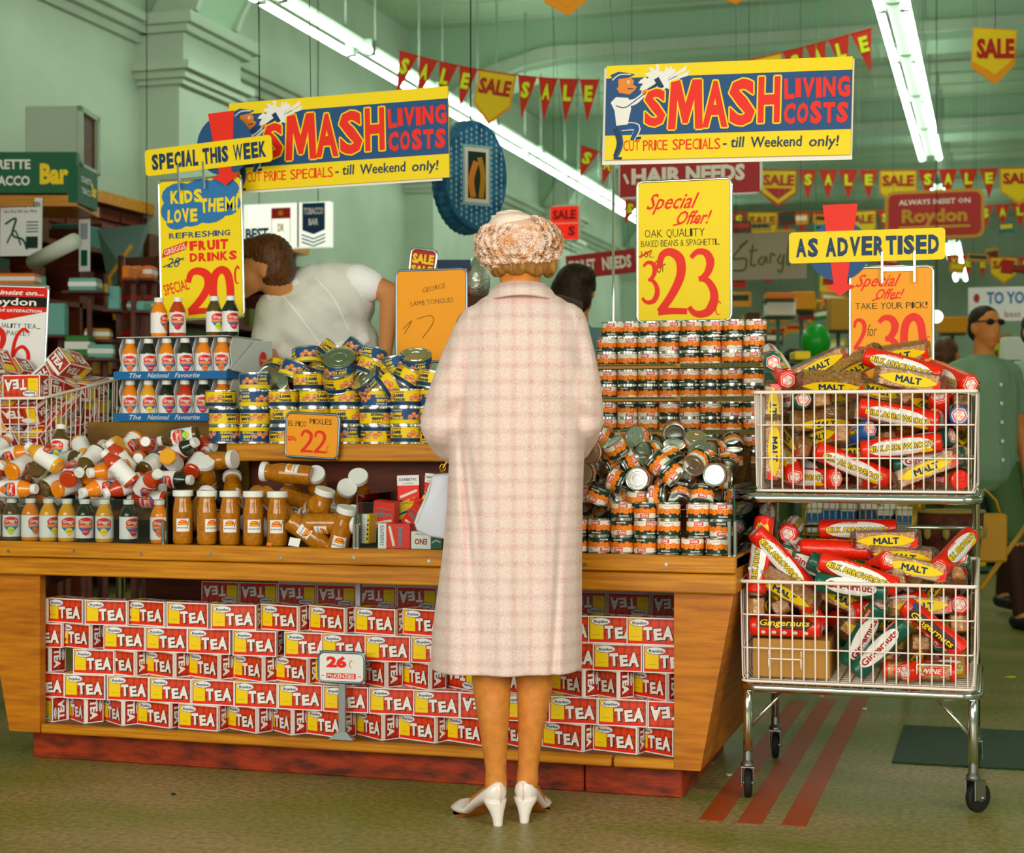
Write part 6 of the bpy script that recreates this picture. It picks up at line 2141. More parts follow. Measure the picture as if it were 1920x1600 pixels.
# display cones, racks and the dark triangular awning
aw = thing('dark_awning', 'dark folded awning with a yellow strap beside the brick wall', 'awning', (0, 0, 0))
A_, B_, C_, D_ = onD(205, 540, 9.5), onD(275, 420, 10.2), onD(240, 520, 9.6), onD(182, 430, 9.9)
MB().add([D_, B_, C_, A_, D_ + Vector((0, .05, 0)), B_ + Vector((0, .05, 0)), C_ + Vector((0, .05, 0)), A_ + Vector((0, .05, 0))], [(0, 3, 2, 1), (4, 5, 6, 7), (0, 1, 5, 4), (1, 2, 6, 5), (2, 3, 7, 6), (3, 0, 4, 7)], 'darkgreen').build('cloth', aw)
ta = onD(275, 420, 10.2)
MB().tube([ta, Vector((ta.x, ta.y, 5.3))], .003, 'black', 5).build('hanging_wire', aw)
MB().tube([onD(247, 460, 9.45), onD(205, 520, 9.45), onD(216, 600, 9.45)], .012, 'mustard', 6).build('strap', aw)
for k, (px, py, w_, h_, c, lab) in enumerate(((160, 535, 52, 24, 'cyan', 'pale blue-green packet stack on the back rack'), (215, 560, 22, 44, 'cyan', 'pale upright packet on the back rack'), (105, 600, 40, 60, 'cyan', 'pale blue-green packets racked upright at left'), (150, 650, 46, 40, 'leafgreen', 'bright green packet on the back rack'),
                                              (185, 628, 46, 22, 'mustard', 'mustard tray tilted on the back rack'), (180, 690, 50, 26, 'mustard', 'yellow packet lying low on the back rack'), (190, 660, 46, 26, 'cyan', 'pale packet lying low on the back rack'), (35, 525, 72, 22, 'orange', 'bright orange panel behind the tea placard'), (262, 512, 16, 24, 'orange', 'orange jar carton on the red rack'), (243, 512, 14, 24, 'orange', 'second orange jar carton on the red rack'), (282, 512, 16, 24, 'orange', 'third orange jar carton on the red rack'),
                                              (250, 575, 14, 18, 'cyan', 'pale tin on the red rack'), (270, 575, 14, 18, 'cyan', 'second pale tin on the red rack'), (286, 575, 12, 18, 'cyan', 'third pale tin on the red rack'), (180, 750, 60, 40, 'leafgreen', 'green crate low behind the bottle heap'), (120, 760, 50, 60, 'darkgreen', 'dark green crate low behind the bottle heap'))):
    D = 8.6 + (k % 3) * .2
    c0 = onD(px, py, D)
    s = D / FPX
    goods_box('packet', c0.x, c0.y, c0.z - h_ * s / 2, w_ * s, .12, h_ * s, c, lab, None, R.choice([None, 'white']), YAW + R.uniform(-.2, .2))
    if k == 0:
        gr = thing('goods_rack', 'open dark goods rack between the wall shelving and the red rack', 'rack', (0, 0, 0))
    Mg = Matrix.Translation(c0 - UP * (h_ * s / 2 + .012)) @ Matrix.Rotation(YAW, 4, 'Z')
    MB().box(-w_ * s * .7, w_ * s * .7, -.08, .10, 0, .0115, 'wood_dark', Mg).build('shelf_board', gr)
    MB().box(-.012, .012, .08, .10, -(c0.z - h_ * s / 2 - .012), 0, 'wood_dark', Mg).build('post', gr)
rk_ = thing('display_rack', 'dark red rack holding jars and tins behind the juice cartons', 'rack', (0, 0, 0))
for py in (527, 560, 588, 625, 680):
    a_, b_ = onD(228, py, 9.3), onD(300, py, 9.3)
    MB().tube([a_, b_], .02, 'deepred', 6).build('rack_bar', rk_)
for px in (228, 300):
    a_, b_ = onD(px, 480, 9.3), onD(px, 810 + 3100 * 1.05 / 9.3, 9.3)
    MB().tube([a_, b_], .022, 'wood_dark', 6).build('rack_post', rk_)
MB().box(-.12, .12, 0, .02, 0, 1.0, 'brown').build('rack_back', rk_).location = onD(264, 810, 9.45)

# illuminated tobacco bar panel on the wall behind the assistant
mat('lit_panel', 'eef4e4', .5, emit=.75)


def d_lit(a, w_, h):
    a.text('BEST', 25, h * .34, h * .26, 'navy', w=44, bold=.05, layer=1)
    a.rect(52, h * .66, 88, h * .90, 'deepred', 1).rect(52, h * .1, 53, h * .66, 'mustard', 1).rect(87, h * .1, 88, h * .66, 'mustard', 1)
    a.ell(70, h * .78, 5, 5, 'mustard', 2, 10)
    a.text('DR', 70, h * .46, h * .18, 'mustard', w=12, bold=.03, layer=1)
    a.rect(101, 0, 104, h, 'wood_dark', 3)
    a.rect(110, h * .38, 152, h * .98, 'navy', 1)
    a.poly([(110, h * .38), (152, h * .38), (131, h * .28)], 'navy', 1)
    a.text('TOBACCO', 131, h * .80, h * .15, 'white', w=36, bold=.02, layer=2, shear=.1)
    a.text('BAR', 131, h * .56, h * .15, 'white', w=18, bold=.03, layer=2)
    for j in range(3):
        a.stroke([(109, h * (.28 - j * .08)), (131, h * (.18 - j * .08)), (153, h * (.28 - j * .08))], 2.6, 'navy', 2, 1)


litp = board('illuminated_sign', 'lit white tobacco panel on the wall above the stooping assistant', 'sign', 537, 423, 160, 84, 9.5, d_lit, base='lit_panel', thick=.06, step=.002)
for dx in (-.2, .2):
    MB().tube([(dx, .03, .25), (dx, .03, 3.2)], .003, 'black', 5).build('hanging_wire', litp)

# hanging bottle-cap sign
mat('cap_pattern_blue', '1c5484', .4, noise=(14, '3a86a8'))
bc = thing('bottle_cap_sign', 'huge blue patterned bottle cap hanging sign with a small framed picture', 'sign', onD(893, 435, 7.4), (0, 0, YAW + .55))
s = 7.4 / FPX
rx, rz = 70 * s, 106 * s
ctr_z = 106 * s
m = MB()
n = 84
pts = []
for k in range(n):
    a_ = 2 * PI * k / n
    e = 1 + (.022 if k % 2 else 0)
    pts.append((rx * e * math.cos(a_), ctr_z + rz * e * math.sin(a_)))
inner = [(rx * .95 * math.cos(2 * PI * k / n), ctr_z + rz * .955 * math.sin(2 * PI * k / n)) for k in range(n)]
vs = [(x, .07, z) for x, z in pts] + [(x, .0, z) for x, z in inner] + [(x, .11, z) for x, z in pts]
m.add(vs, [(k, (k + 1) % n, n + (k + 1) % n, n + k) for k in range(n)] + [(2 * n + k, 2 * n + (k + 1) % n, (k + 1) % n, k) for k in range(n)], 'cap_pattern_blue')
m.add(vs[2 * n:], [list(range(n))[::-1]], 'brown')
m.build('crimped_rim', bc)
a = Art()
a.poly([(x, z) for x, z in inner], 'cap_pattern_blue', 0)
rr = random.Random(2)
for i in range(-6, 7):
    for j in range(-10, 11):
        x, z = i * .026, j * .024 + (i % 2) * .012
        if (x / rx) ** 2 + (z / rz) ** 2 < .82 and (abs(x) > .075 or abs(z) > .12):
            a.ell(x, ctr_z + z, .005, .009, 'paleblue', 1, 6)
a.rect(-.072, ctr_z - .135, .072, ctr_z + .135, 'paleblue', 2)
a.rect(-.062, ctr_z - .122, .062, ctr_z + .122, 'cream', 3)
a.rect(-.046, ctr_z - .105, .046, ctr_z + .105, 'darkgreen', 4)
a.stroke([(-.02, ctr_z - .1), (-.03, ctr_z - .02), (-.005, ctr_z + .06)], .03, 'face_skin', 5)
a.stroke([(.02, ctr_z - .1), (.03, ctr_z), (.012, ctr_z + .08)], .026, 'mustard', 5)
fm = MB()
a.plane(fm, (0, -.001, 0), (1, 0, 0), (0, 0, 1), step=.0012)
fm.build('printed_face', bc)
MB().tube([(0, .05, ctr_z + rz), (0, .05, 2.2)], .003, 'black', 5).build('hanging_wire', bc)

# small sale card and the wrapped parcel behind the orange placard


def d_sale(a, w_, h):
    a.text('SALE', w_ / 2, h * .60, h * .42, 'yellow', w=w_ * .84, bold=.05, layer=1)
    a.text('SALE', w_ / 2, h * .16, h * .3, 'yellow', w=w_ * .84, bold=.05, layer=1)


scd = board('sale_card', 'small red sale card in a chrome frame above the orange placard', 'sign', 790, 490, 48, 44, 5.75, d_sale, base='deepred', frame='chrome', tilt=.14)
plinth(scd, 1.62, .03)
wr = thing('wrapped_parcel', 'red and silver parcel wrapped in cellophane beside the flowered hat', 'parcel', onD(868, 555, 6.4), (0, 0, YAW))
MB().bevbox(-.10, .03, 0, .2, 0, .13, 'deepred', .01).box(-.10, .03, -.001, 0, .10, .14, 'navy').build('box', wr)
MB().ball((.05, .08, .06), (.055, .10, .10), 'foil', 14, 9).build('foil_wrap', wr)
tag(MB().bevbox(-1.99, -1.60, 6.06, 6.45, .0, 1.573, 'brown', .004).build('pedestal'), 'brown pedestal on the far side of the counter under the wrapped parcel', 'pedestal')

# ------------------------------------------------------------------ hanging signs over the far aisles
board('department_sign', 'red hair needs sign in a white frame behind the right placard', 'sign', 1292, 334, 262, 62, 8.2, lambda a, w_, h: (a.text('HAIR', 70, h * .62, h * .5, 'cream', w=96, bold=.05, layer=1), a.text('NEEDS', 180, h * .62, h * .5, 'cream', w=110, bold=.05, layer=1), a.stroke([(8, h * .7), (16, h * .4)], 5, 'cream', 1, 1)), base='deepred', thick=.03, frame='white', tilt=.0, step=.002, hang=True)
board('department_sign', 'red toilet needs sign behind the woman in front', 'sign', 1128, 495, 130, 44, 10.5, lambda a, w_, h: (a.text('TOILET', 30, h * .5, h * .55, 'cream', w=50, bold=.04, layer=1), a.text('NEEDS', 95, h * .5, h * .55, 'cream', w=54, bold=.04, layer=1)), base='deepred', thick=.03, tilt=-.08, step=.002, hang=True)
mat('neon', 'ff2a10', .5, emit=.5)
board('lit_sign', 'bright red lit sign beside the flowered hat', 'sign', 1058, 418, 52, 62, 9.0, lambda a, w_, h: (a.text('SALE', 26, h * .75, h * .3, 'deepred', w=44, bold=.05, layer=1), a.text('S', 40, h * .25, h * .3, 'deepred', w=14, bold=.05, layer=1), a.rect(0, h * .47, w_, h * .5, 'cream', 1)), base='neon', thick=.03, frame='pale', step=.002, hang=True)
mat('fabric_beige', '9c9078', .7)


def d_star(a, w_, h):
    q = [[(18, 62), (34, 74), (16, 56), (6, 40), (30, 40), (28, 20), (6, 18)], [(44, 66), (40, 30), (50, 28)], [(36, 54), (52, 56)], [(62, 44), (54, 34), (62, 28), (68, 44), (70, 30)], [(76, 30), (78, 48), (86, 44)], [(96, 46), (90, 34), (98, 30), (102, 46), (98, 14), (90, 18)], [(112, 74), (108, 30), (114, 28)], [(124, 46), (118, 36), (126, 28), (132, 40), (124, 46)]]
    for s_ in q:
        a.stroke(s_, 3.6, 'olive_ink', 1)


board('fabric_banner', 'beige hanging banner with olive handwriting behind the arrow sign', 'banner', 1440, 480, 144, 88, 9.5, d_star, base='fabric_beige', thick=.006, step=.002, hang=True)


def d_hang(a, w_, h):
    a.rrect(0, 0, w_, h, 16, 'mustard', 0)
    a.rrect(6, 6, w_ - 6, h - 6, 12, 'deepred', 1)
    a.text('ALWAYS INSIST ON', w_ / 2, h - 22, 10, 'cream', w=w_ * .72, bold=.04, layer=2, res=1)
    a.text('Roydon', w_ / 2, h * .48, 26, 'mustard', w=w_ * .66, bold=.04, layer=2)
    a.rect(w_ * .14, 20, w_ * .86, 25, 'mustard', 2)


board('hanging_sign', 'red hanging sign with rounded corners and yellow border under the lights', 'sign', 1752, 402, 186, 92, 13.0, d_hang, base='deepred', thick=.04, rad=18, step=.003, hang=True)
board('shop_banner', 'white banner with blue lettering behind the man in sunglasses', 'banner', 1880, 570, 130, 64, 13.5, lambda a, w_, h: (a.text('TO YOU', 78, h * .68, h * .36, 'blue', w=86, bold=.03, layer=1), a.ell(16, h * .68, 6, 9, 'deepred', 1, 10), a.text('best', 84, h * .2, h * .18, 'deepred', w=30, layer=1)), base='paper', thick=.01, step=.003, hang=True)

# bunting: strings of lettered flags
mat('flag_red', 'c82c10', .6)
mat('flag_orange', 'e8940c', .6)
mat('flag_yellow', 'e6c414', .6)
mat('flag_lime', 'd8ec1c', .6)


def bunting(lab, pa, pb, D0, D1, seq, sag=8, fh=70, group=None):
    """string from picture point pa (at depth D0) to pb (depth D1) with one flag per letter of seq; P marks a big five-sided flag"""
    t = thing('bunting', lab, 'bunting', (0, 0, 0), group=group)
    A, B = onD(pa[0], pa[1], D0), onD(pb[0], pb[1], D1)
    W_ = [(1.9 if c in 'PQ' else 1.0 if c != ' ' else .4) for c in seq]
    tot = sum(W_)
    pt = lambda f: A.lerp(B, f) - UP * (sag * D0 / FPX * 4 * f * (1 - f))
    MB().tube([pt(i / 12) for i in range(13)], .004, 'flag_red', 5).build('string', t)
    for e_ in (A, B):
        MB().tube([e_, Vector((e_.x, e_.y, 5.3))], .0005, 'pale', 4).build('end_cord', t)
    f = 0
    s_ = (D0 + D1) / 2 / FPX
    H = fh * s_
    for ch, wt in zip(seq, W_):
        P, Q = pt(f + .04 / tot), pt(f + (wt - .04) / tot)
        f += wt / tot
        if ch == ' ':
            continue
        X = (Q - P)
        L = X.length
        X = X.normalized()
        Z = (UP - X * UP.dot(X)).normalized()
        N = X.cross(Z)
        m = MB()

        def flat(pts, mm, off):
            vs = [P + X * x + Z * z + N * off for x, z in pts]
            k = len(vs)
            m.add(vs + [v - N * .003 for v in vs], [list(range(k)), list(range(k, 2 * k))[::-1]] + [(i + k, (i + 1) % k + k, (i + 1) % k, i) for i in range(k)], mm)
        a = Art()
        if ch in 'PQ':
            hh = H * 1.25
            flat([(0, 0), (0, -hh * .62), (L / 2, -hh), (L, -hh * .62), (L, 0)], 'flag_orange' if ch == 'P' else 'flag_red', 0)
            flat([(L * .04, -.01), (L * .04, -hh * .60), (L / 2, -hh * .92), (L * .96, -hh * .60), (L * .96, -.01)], 'flag_yellow', .004)
            a.text('SALE', L / 2, -hh * .28, hh * .30, 'deepred', w=L * .86, bold=.04, layer=2)
            if ch == 'Q':
                a.poly([(L * .1, -hh * .5), (L * .9, -hh * .5), (L / 2, -hh * .8)], 'deepred', 2)
        else:
            flat([(0, 0), (L / 2, -H), (L, 0)], 'flag_red', 0)
            a.text(ch, L / 2, -H * .32, H * .38, 'flag_lime', w=L * .42, bold=.05, layer=2)
        a.plane(m, P, X, Z, step=.003, base=.003)
        m.build('flag', t)
    return t


bunting('bunting string with sale flags at upper left over the lights', (748, 95), (1125, 150), 10.5, 10.2, 'SALEPSALE', 14, 80)
bunting('short bunting string rising right above the big right placard', (1330, 128), (1636, 52), 10.0, 9.7, ' SPSALE', 4, 80)
bunting('bunting string across the aisle just under the second beam', (1425, 318), (1985, 312), 14.0, 13.8, 'QSALEPSALEPS', 4, 56)
bunting('farther bunting string hanging behind the red rounded sign', (1370, 398), (1960, 378), 17.5, 17.0, 'EPSALEPSALEPSALE', 6, 44)
bunting('bunting string below the ceiling right of the bottle cap sign', (1088, 272), (1200, 300), 12, 12, 'SAL', 4, 60)
bunting('lowest bunting string beside the far lights', (1775, 478), (1990, 482), 15.0, 15.0, 'YEEPSAL', 3, 40)
bunting('bunting string low behind the take your pick placard', (1480, 555), (1610, 560), 14.0, 14.0, 'SPALE', 3, 40)
bunting('bunting string far back under the hair needs sign', (1170, 372), (1260, 392), 14.0, 14.0, 'SAE', 3, 46)
for px, py, w_, h_, D, c, lab in ((1866, 105, 82, 108, 9.5, 1, 'yellow five-sided sale flag hanging alone at upper right'), (1065, -12, 80, 84, 7.5, 0, 'orange flag cut by the top edge above the woman'), (1380, -14, 60, 44, 8.5, 0, 'yellow flag tip at the top edge above the right placard')):
    t = thing('sale_flag', lab, 'flag', (0, 0, 0))
    C_ = onD(px, py, D)
    s_ = D / FPX
    m = MB()
    Mt = Matrix.Translation(C_) @ Matrix.Rotation(YAW, 4, 'Z')
    o5 = [(-w_ / 2, h_ / 2), (-w_ / 2 - 4, -h_ * .2), (0, -h_ / 2), (w_ / 2 - 4, -h_ * .15), (w_ / 2, h_ * .45)]
    m.prism([(x * s_, z * s_) for x, z in o5], 0, .004, 'flag_orange', Mt)
    m.prism([(x * s_ * .95, z * s_ * .8 + 8 * s_) for x, z in o5], -.003, -.0005, 'flag_yellow' if c or px > 1300 else 'flag_orange', Mt)
    if c:
        a = Art().text('SALE', 0, 14 * s_, 38 * s_, 'deepred', w=w_ * .86 * s_, bold=.05, layer=1)
        a.plane(m, Mt @ Vector((0, -.005, 0)), RT, UP, step=.002)
    m.build('cloth', t)
    MB().tube([C_ + UP * (h_ / 2 * s_ - .01), Vector((C_.x, C_.y, 5.3))], .002, 'black', 5).build('hanging_thread', t)

# ------------------------------------------------------------------ far shop: shelving islands, boxes and lights
mat('far_shelf', '4c6a58', .7)
for gi, (x, y, wd, hh) in enumerate(((-.9, 13.0, 1.8, 1.35), (-2.6, 15.2, 2.0, 1.5), (.9, 15.0, 1.6, 1.4), (-.6, 20.0, 3.4, 1.7), (-3.6, 21.0, 2.4, 1.8))):
    g = thing('shelf_island', 'low green-grey shelf island far down the shop, %s from the front' % ORD[gi], 'shelving', (x, y, 0))
    for k in range(4):
        MB().box(-wd / 2, wd / 2, -.3, .3, k * hh / 4 + .02, k * hh / 4 + .05, 'far_shelf').build('shelf_board', g)
    MB().box(-wd / 2, wd / 2, .0, .03, 0, hh, 'far_shelf').build('back_board', g)
    for s_ in (-1, 1):
        MB().box(s_ * wd / 2 - .02, s_ * wd / 2 + .02, -.3, .3, 0, hh, 'far_shelf').build('end_board', g)
    n = 0
    for k in range(4):
        xx = -wd / 2 + .08
        while xx < wd / 2 - .2:
            d = R.uniform(.14, .34)
            c = R.choice(['orange', 'red', 'cream', 'cyan', 'teal', 'yellow', 'deepred', 'mustard', 'white', 'leafgreen', 'cardboard'])
            h_ = R.uniform(.12, hh / 4 - .06) if k < 3 else R.uniform(.15, .42)
            goods_box('packet', x + xx + d / 2, y - .17, k * hh / 4 + .051, d * .95, .2, h_, c, '%s packet, far shelf island %s, %s shelf up, %s from left' % (cn[c], ('one', 'two', 'three', 'four', 'five')[gi], ORD[k], ORD[n % 30 if n < 30 else 29]), 'packets on far shelf islands', R.choice([None, 'white', 'navy', 'red', 'yellow']))
            xx += d + .02
            n += 1
        n = 0
far = [(1462, 572, 54, 42, 11.0, 'cream', 'cream and orange carton on top of the far shelf'), (1462, 556, 54, 12, 10.9, 'orange', 'orange carton lid on top of the far shelf'), (1410, 600, 24, 26, 10.8, 'brown', 'small brown jar behind the can stack'), (1505, 565, 40, 34, 12.0, 'flag_orange', 'orange box hung in the far aisle'),
       (1575, 590, 44, 60, 12.2, 'mustard', 'mustard yellow placard in the far aisle'), (1500, 668, 30, 16, 7.5, 'yellow', 'bright yellow card behind the biscuit trolley'), (1790, 610, 60, 30, 14.0, 'flag_orange', 'orange banner strip beside the man in sunglasses'), (1900, 655, 40, 44, 12.0, 'pale', 'white crate behind the man in sunglasses')]
for px, py, w_, h_, D, c, lab in far:
    c0 = onD(px, py, D)
    s = D / FPX
    if py > 540 and D > 7:
        st = thing('display_stand', 'thin display stand holding the %s' % ' '.join(lab.split()[:3]), 'stand', (c0.x, c0.y, 0), (0, 0, YAW))
        MB().box(-.10, .10, .0, .14, c0.z - h_ * s / 2 - .014, c0.z - h_ * s / 2 - .001, 'far_shelf').build('tray', st)
        MB().tube([(0, .07, 0), (0, .07, c0.z - h_ * s / 2 - .014)], .015, 'far_shelf', 7).build('post', st)
    o = goods_box('carton', c0.x, c0.y, c0.z - h_ * s / 2, w_ * s, .15, h_ * s, c if c in MATS else 'cream', lab, None, None, YAW)
mat('balloon_green', '1fa028', .3)
bal = thing('balloon', 'bright green balloon over the far aisle', 'balloon', onD(1530, 640, 9.5))
MB().ball((0, 0, 0), (.085, .085, .10), 'balloon_green', 20, 14).lathe([(.0, -.105), (.012, -.112), (.006, -.098)], 8, 'balloon_green').build('skin', bal)
MB().tube([(0, 0, .1), (0, 0, 3.4)], .002, 'balloon_green', 5).build('string', bal)
mat('lamp_globe', 'fff2c0', .4, emit=4)
gl = thing('globe_lamp', 'small glowing globe lamp right of the take your pick placard', 'lamp', onD(1756, 594, 12.0))
MB().ball((0, 0, 0), .045, 'lamp_globe', 14, 9).build('globe', gl)
MB().tube([(0, 0, .04), (0, 0, 3.4)], .004, 'black', 5).build('cord', gl)

# second wire basket behind the biscuit trolley with blue and white packets, and a woven shopping bag
t3 = thing('packet_trolley', 'brass-toned wire trolley of blue and white packets behind the biscuit trolley', 'trolley')
c0, c1 = onD(1505, 1000, 6.9), onD(1712, 1000, 6.9)
mat('brass_wire', 'b89430', .3, .7)
bx0, bx1, by0 = c0.x, c1.x, c0.y
basket(t3, bx0, bx1, by0, by0 + .45, .62, .785, wire='brass_wire', nx=18, ny=12)
for x in (bx0 + .02, bx1 - .02):
    for y in (by0 + .02, by0 + .43):
        MB().tube([(x, y, .62), (x, y, 0)], .008, 'black', 6).build('leg', t3)
for k in range(12):
    dx = (bx1 - bx0) / 6
    goods_box('packet', bx0 + dx * (k % 6 + .5), by0 + .12 + .2 * (k // 6), .625, dx * .86, .1, .10 + .05 * R.random(), 'paper', 'blue and white packet in the brass trolley, %s row, %s from left' % (ORD[k // 6], ORD[k % 6]), 'packets in the brass trolley', R.choice(['blue', 'cyan', 'signblue']), R.uniform(-.2, .2))
mat('weave_dark', '4a1e14', .7, noise=(30, '6a3418'))
mat('weave_tan', 'a08a3c', .7)
bg = thing('woven_basket', 'dark woven shopping basket with tan leaf pattern behind the trolley', 'basket', onD(1782, 1045, 7.2), (0, 0, YAW))
rings = []
for z, rx_, ry_ in ((0, .10, .07), (.02, .125, .085), (.12, .14, .095), (.20, .145, .10), (.20, .135, .09), (.05, .12, .08)):
    rings.append([Vector((rx_ * math.cos(2 * PI * k / 24), ry_ * math.sin(2 * PI * k / 24), z)) for k in range(24)])
MB().loft(rings, 'weave_dark').build('body', bg)
MB().tube([(.145 * math.cos(2 * PI * k / 24), .10 * math.sin(2 * PI * k / 24), .20) for k in range(24)], .008, 'weave_tan', 6, True).build('rim', bg)
m = MB()
for k in range(10):
    a_ = 2 * PI * k / 10
    m.ball((.143 * math.cos(a_), .10 * math.sin(a_), .11), (.018, .012, .03), 'weave_tan', 8, 6)
m.build('leaf_pattern', bg)
MB().tube([(-.12, 0, .2), (-.11, 0, .32), (-.04, 0, .40), (.04, 0, .40), (.11, 0, .32), (.12, 0, .2)], .009, 'weave_tan', 7).build('handle', bg)
cb = MB().bevbox(-.02, .14, 0, .10, 0, .22, 'mustard', .01)
cb.tube([(.0, .05, .22), (.01, .05, .29), (.05, .05, .33), (.10, .05, .28), (.12, .05, .22)], .006, 'mustard', 6)
o = cb.build('tan_bag')
o.location = onD(1832, 1055, 7.5)
o.rotation_euler = (0, 0, YAW)
tag(o, 'tan square bag at the far side of the right trolley post', 'bag')
tag(MB().tube([onD(1838, 1105, 7.6), onD(1925, 985, 7.9)], .012, 'mustard', 8).build('walking_stick'), 'tan wooden stick slanting at the right edge', 'stick')

# showcards hung over the far aisles
rr = random.Random(21)
spots = []
for k in range(96):
    px, py = rr.uniform(1375, 1915), rr.uniform(400, 672)
    if not (1630 < px < 1870 and py < 475) and not (px > 1790 and 520 < py < 620) and not 1690 < px < 1790:
        spots.append((px, py))
spots.sort()
for k, (px, py) in enumerate(spots):
    D = rr.uniform(11.5, 17)
    c_ = rr.choice(['flag_orange', 'flag_red', 'mustard', 'deepred', 'teal', 'leafgreen', 'brown', 'flag_yellow', 'cyan', 'cardboard', 'flag_orange', 'brown'])
    c0, w_, h_ = onD(px, py, D), rr.uniform(18, 52), rr.uniform(14, 34)
    s_ = D / FPX
    t = thing('showcard', '%s showcard hanging in the far shop, number %s from left to right' % ({'flag_orange': 'orange', 'flag_red': 'red', 'flag_yellow': 'yellow'}.get(c_, cn.get(c_, c_)), ordw(k)), 'card', c0, (0, rr.uniform(-.15, .15), YAW), 'showcards hung in the far shop')
    m = MB().box(-w_ * s_ / 2, w_ * s_ / 2, 0, .006, -h_ * s_ / 2, h_ * s_ / 2, c_)
    m.box(-w_ * s_ * .4, w_ * s_ * .4, -.002, 0, -h_ * s_ * .1, h_ * s_ * .3, rr.choice(['flag_yellow', 'deepred', 'cream', 'brown', 'darkgreen']))
    m.build('card', t)
    MB().tube([(0, .003, h_ * s_ / 2), (0, .003, 5.3 - c0.z)], .0003, 'pale', 4).build('string', t)

# litter on the floor
for k, (px, py, r_, c) in enumerate(((1333, 1432, .008, 'silverblue'), (1367, 1454, .012, 'pale'), (1585, 1303, .024, 'cyan'), (1560, 1294, .012, 'pale'), (1622, 1330, .010, 'paper'), (1895, 1270, .022, 'lime'), (1540, 1306, .01, 'pale'), (325, 1490, .01, 'ink'), (1665, 1290, .008, 'paper'))):
    p = onZ(px, py, .001)
    n = 7
    rr = random.Random(k)
    pts = [(p.x + r_ * rr.uniform(.6, 1.2) * math.cos(2 * PI * i / n), p.y + r_ * rr.uniform(.5, 1.0) * math.sin(2 * PI * i / n)) for i in range(n)]
    m = MB().add([(x, y, .0005) for x, y in pts] + [(x, y, .002 + .003 * rr.random()) for x, y in pts], [list(range(n, 2 * n)), list(range(n))[::-1]] + [(i, (i + 1) % n, (i + 1) % n + n, i + n) for i in range(n)], c)
    tag(m.build('paper_scrap'), 'scrap of litter on the floor, %s along from the left' % ORD[(1, 2, 5, 4, 6, 8, 3, 0, 7)[k]], 'litter')
# ------------------------------------------------------------------ people
mat('stocking', 'd98a3a', .42, noise=(40, 'c87c34'))
mat('skin', 'cf8a50', .5)
mat('skin_dark', 'd68442', .5)
mat('hair_blond', 'a87634', .6, noise=(90, '80521c', (1, 1, .2)))
mat('hair_brown', '6a4018', .5, noise=(120, '3c220c', (1, 1, .15)))
mat('hair_dark', '38220f', .6, noise=(60, '1e1208'))
mat('shoe_white', 'efe4da', .3, coat=.4, bump=(200, .03))
mat('sole', 'c8741c', .5)
mat('bag_white', 'd4d8e2', .45, bump=(300, .12))
mat('petal_white', 'fae2d0', .7)
mat('petal_pink', 'f4cbae', .7)
mat('petal_cream', 'eebb8c', .7)
stripes('coat_check', 'ead2c8', 'cf9c92', .0435, ('X', 'Z'), width=.5, rough=.85, amount=.30, fuzz=(90, .007, 300))
MATS['coat_check'].node_tree.nodes['Principled BSDF'].inputs['Sheen Weight'].default_value = .25

# ---- the woman in front
WS = 4.46 / FPX
wo = thing('person', 'woman seen from behind in a pale pink checked coat and flowered hat', 'person', (0, 0, 0))
WP = onD(958, 810, 4.46)
wo.location = (WP.x, WP.y, 0)
wo.rotation_euler = (0, 0, YAW)
lx = lambda px: (px - 958) * WS
lz = lambda py: EYE + (HOR - py) * WS
# body: head, neck, torso core, arms, legs and feet as one skin
b = MB()
b.ball((lx(975), .03, lz(475)), (.072, .092, .104), 'stocking', 18, 14)
b.ball((lx(975), .12, lz(470)), (.012, .02, .02), 'stocking', 8, 6)
for s_ in (-1, 1):
    b.ball((lx(975) + s_ * .074, .03, lz(480)), (.012, .022, .032), 'stocking', 8, 6)
b.capsule((lx(975), .02, lz(500)), .056, (lx(975), .015, lz(570)), .054, 'stocking')
b.capsule((lx(975), .02, lz(620)), .075, (lx(970), .03, lz(900)), .11, 'stocking')
b.capsule((lx(975) - .1, .02, lz(612)), .04, (lx(975) + .1, .02, lz(612)), .04, 'stocking')
b.capsule((lx(950), .02, lz(950)), .13, (lx(950), .02, lz(1000)), .13, 'stocking')
for s_, elx, wx_ in ((-1, 832, 868), (1, 1092, 1085)):
    E_, Wr = Vector((lx(elx), -.01, lz(800))), Vector((lx(wx_), .20, lz(835)))
    b.capsule((lx(975) + s_ * .13, 0, lz(610)), .045, E_, .035, 'stocking')
    b.capsule(E_, .035, Wr, .024, 'stocking')
    d = (Wr - E_).normalized()
    pc = Wr + d * .05
    b.capsule(Wr, .024, pc, .032, 'stocking')
    for j in range(4):
        f0 = pc + Vector((s_ * -.006, .02, .024 - j * .016))
        L_ = (.030, .036, .034, .026)[j]
        k1 = f0 + d * L_ + Vector((-s_ * .006, 0, -.004))
        b.capsule(f0, .0095, k1, .0085, 'stocking', 8)
        b.capsule(k1, .0085, k1 + Vector((-s_ * .012, .012, -.020)), .007, 'stocking', 8)
    b.capsule(Wr + d * .02 + Vector((0, 0, .02)), .011, Wr + d * .055 + Vector((-s_ * .02, 0, .042)), .008, 'stocking', 8)
LEG = [((920, 1180), .066), ((920, 1250), .0535), ((922, 1290), .052), ((926, 1340), .044), ((928, 1400), .034), ((930, 1440), .0285), ((930, 1470), .031)]
LEGR = [((1003, 1180), .066), ((1002, 1250), .0530), ((1002, 1290), .050), ((998, 1340), .040), ((993, 1400), .032), ((990, 1440), .0285), ((989, 1465), .031)]
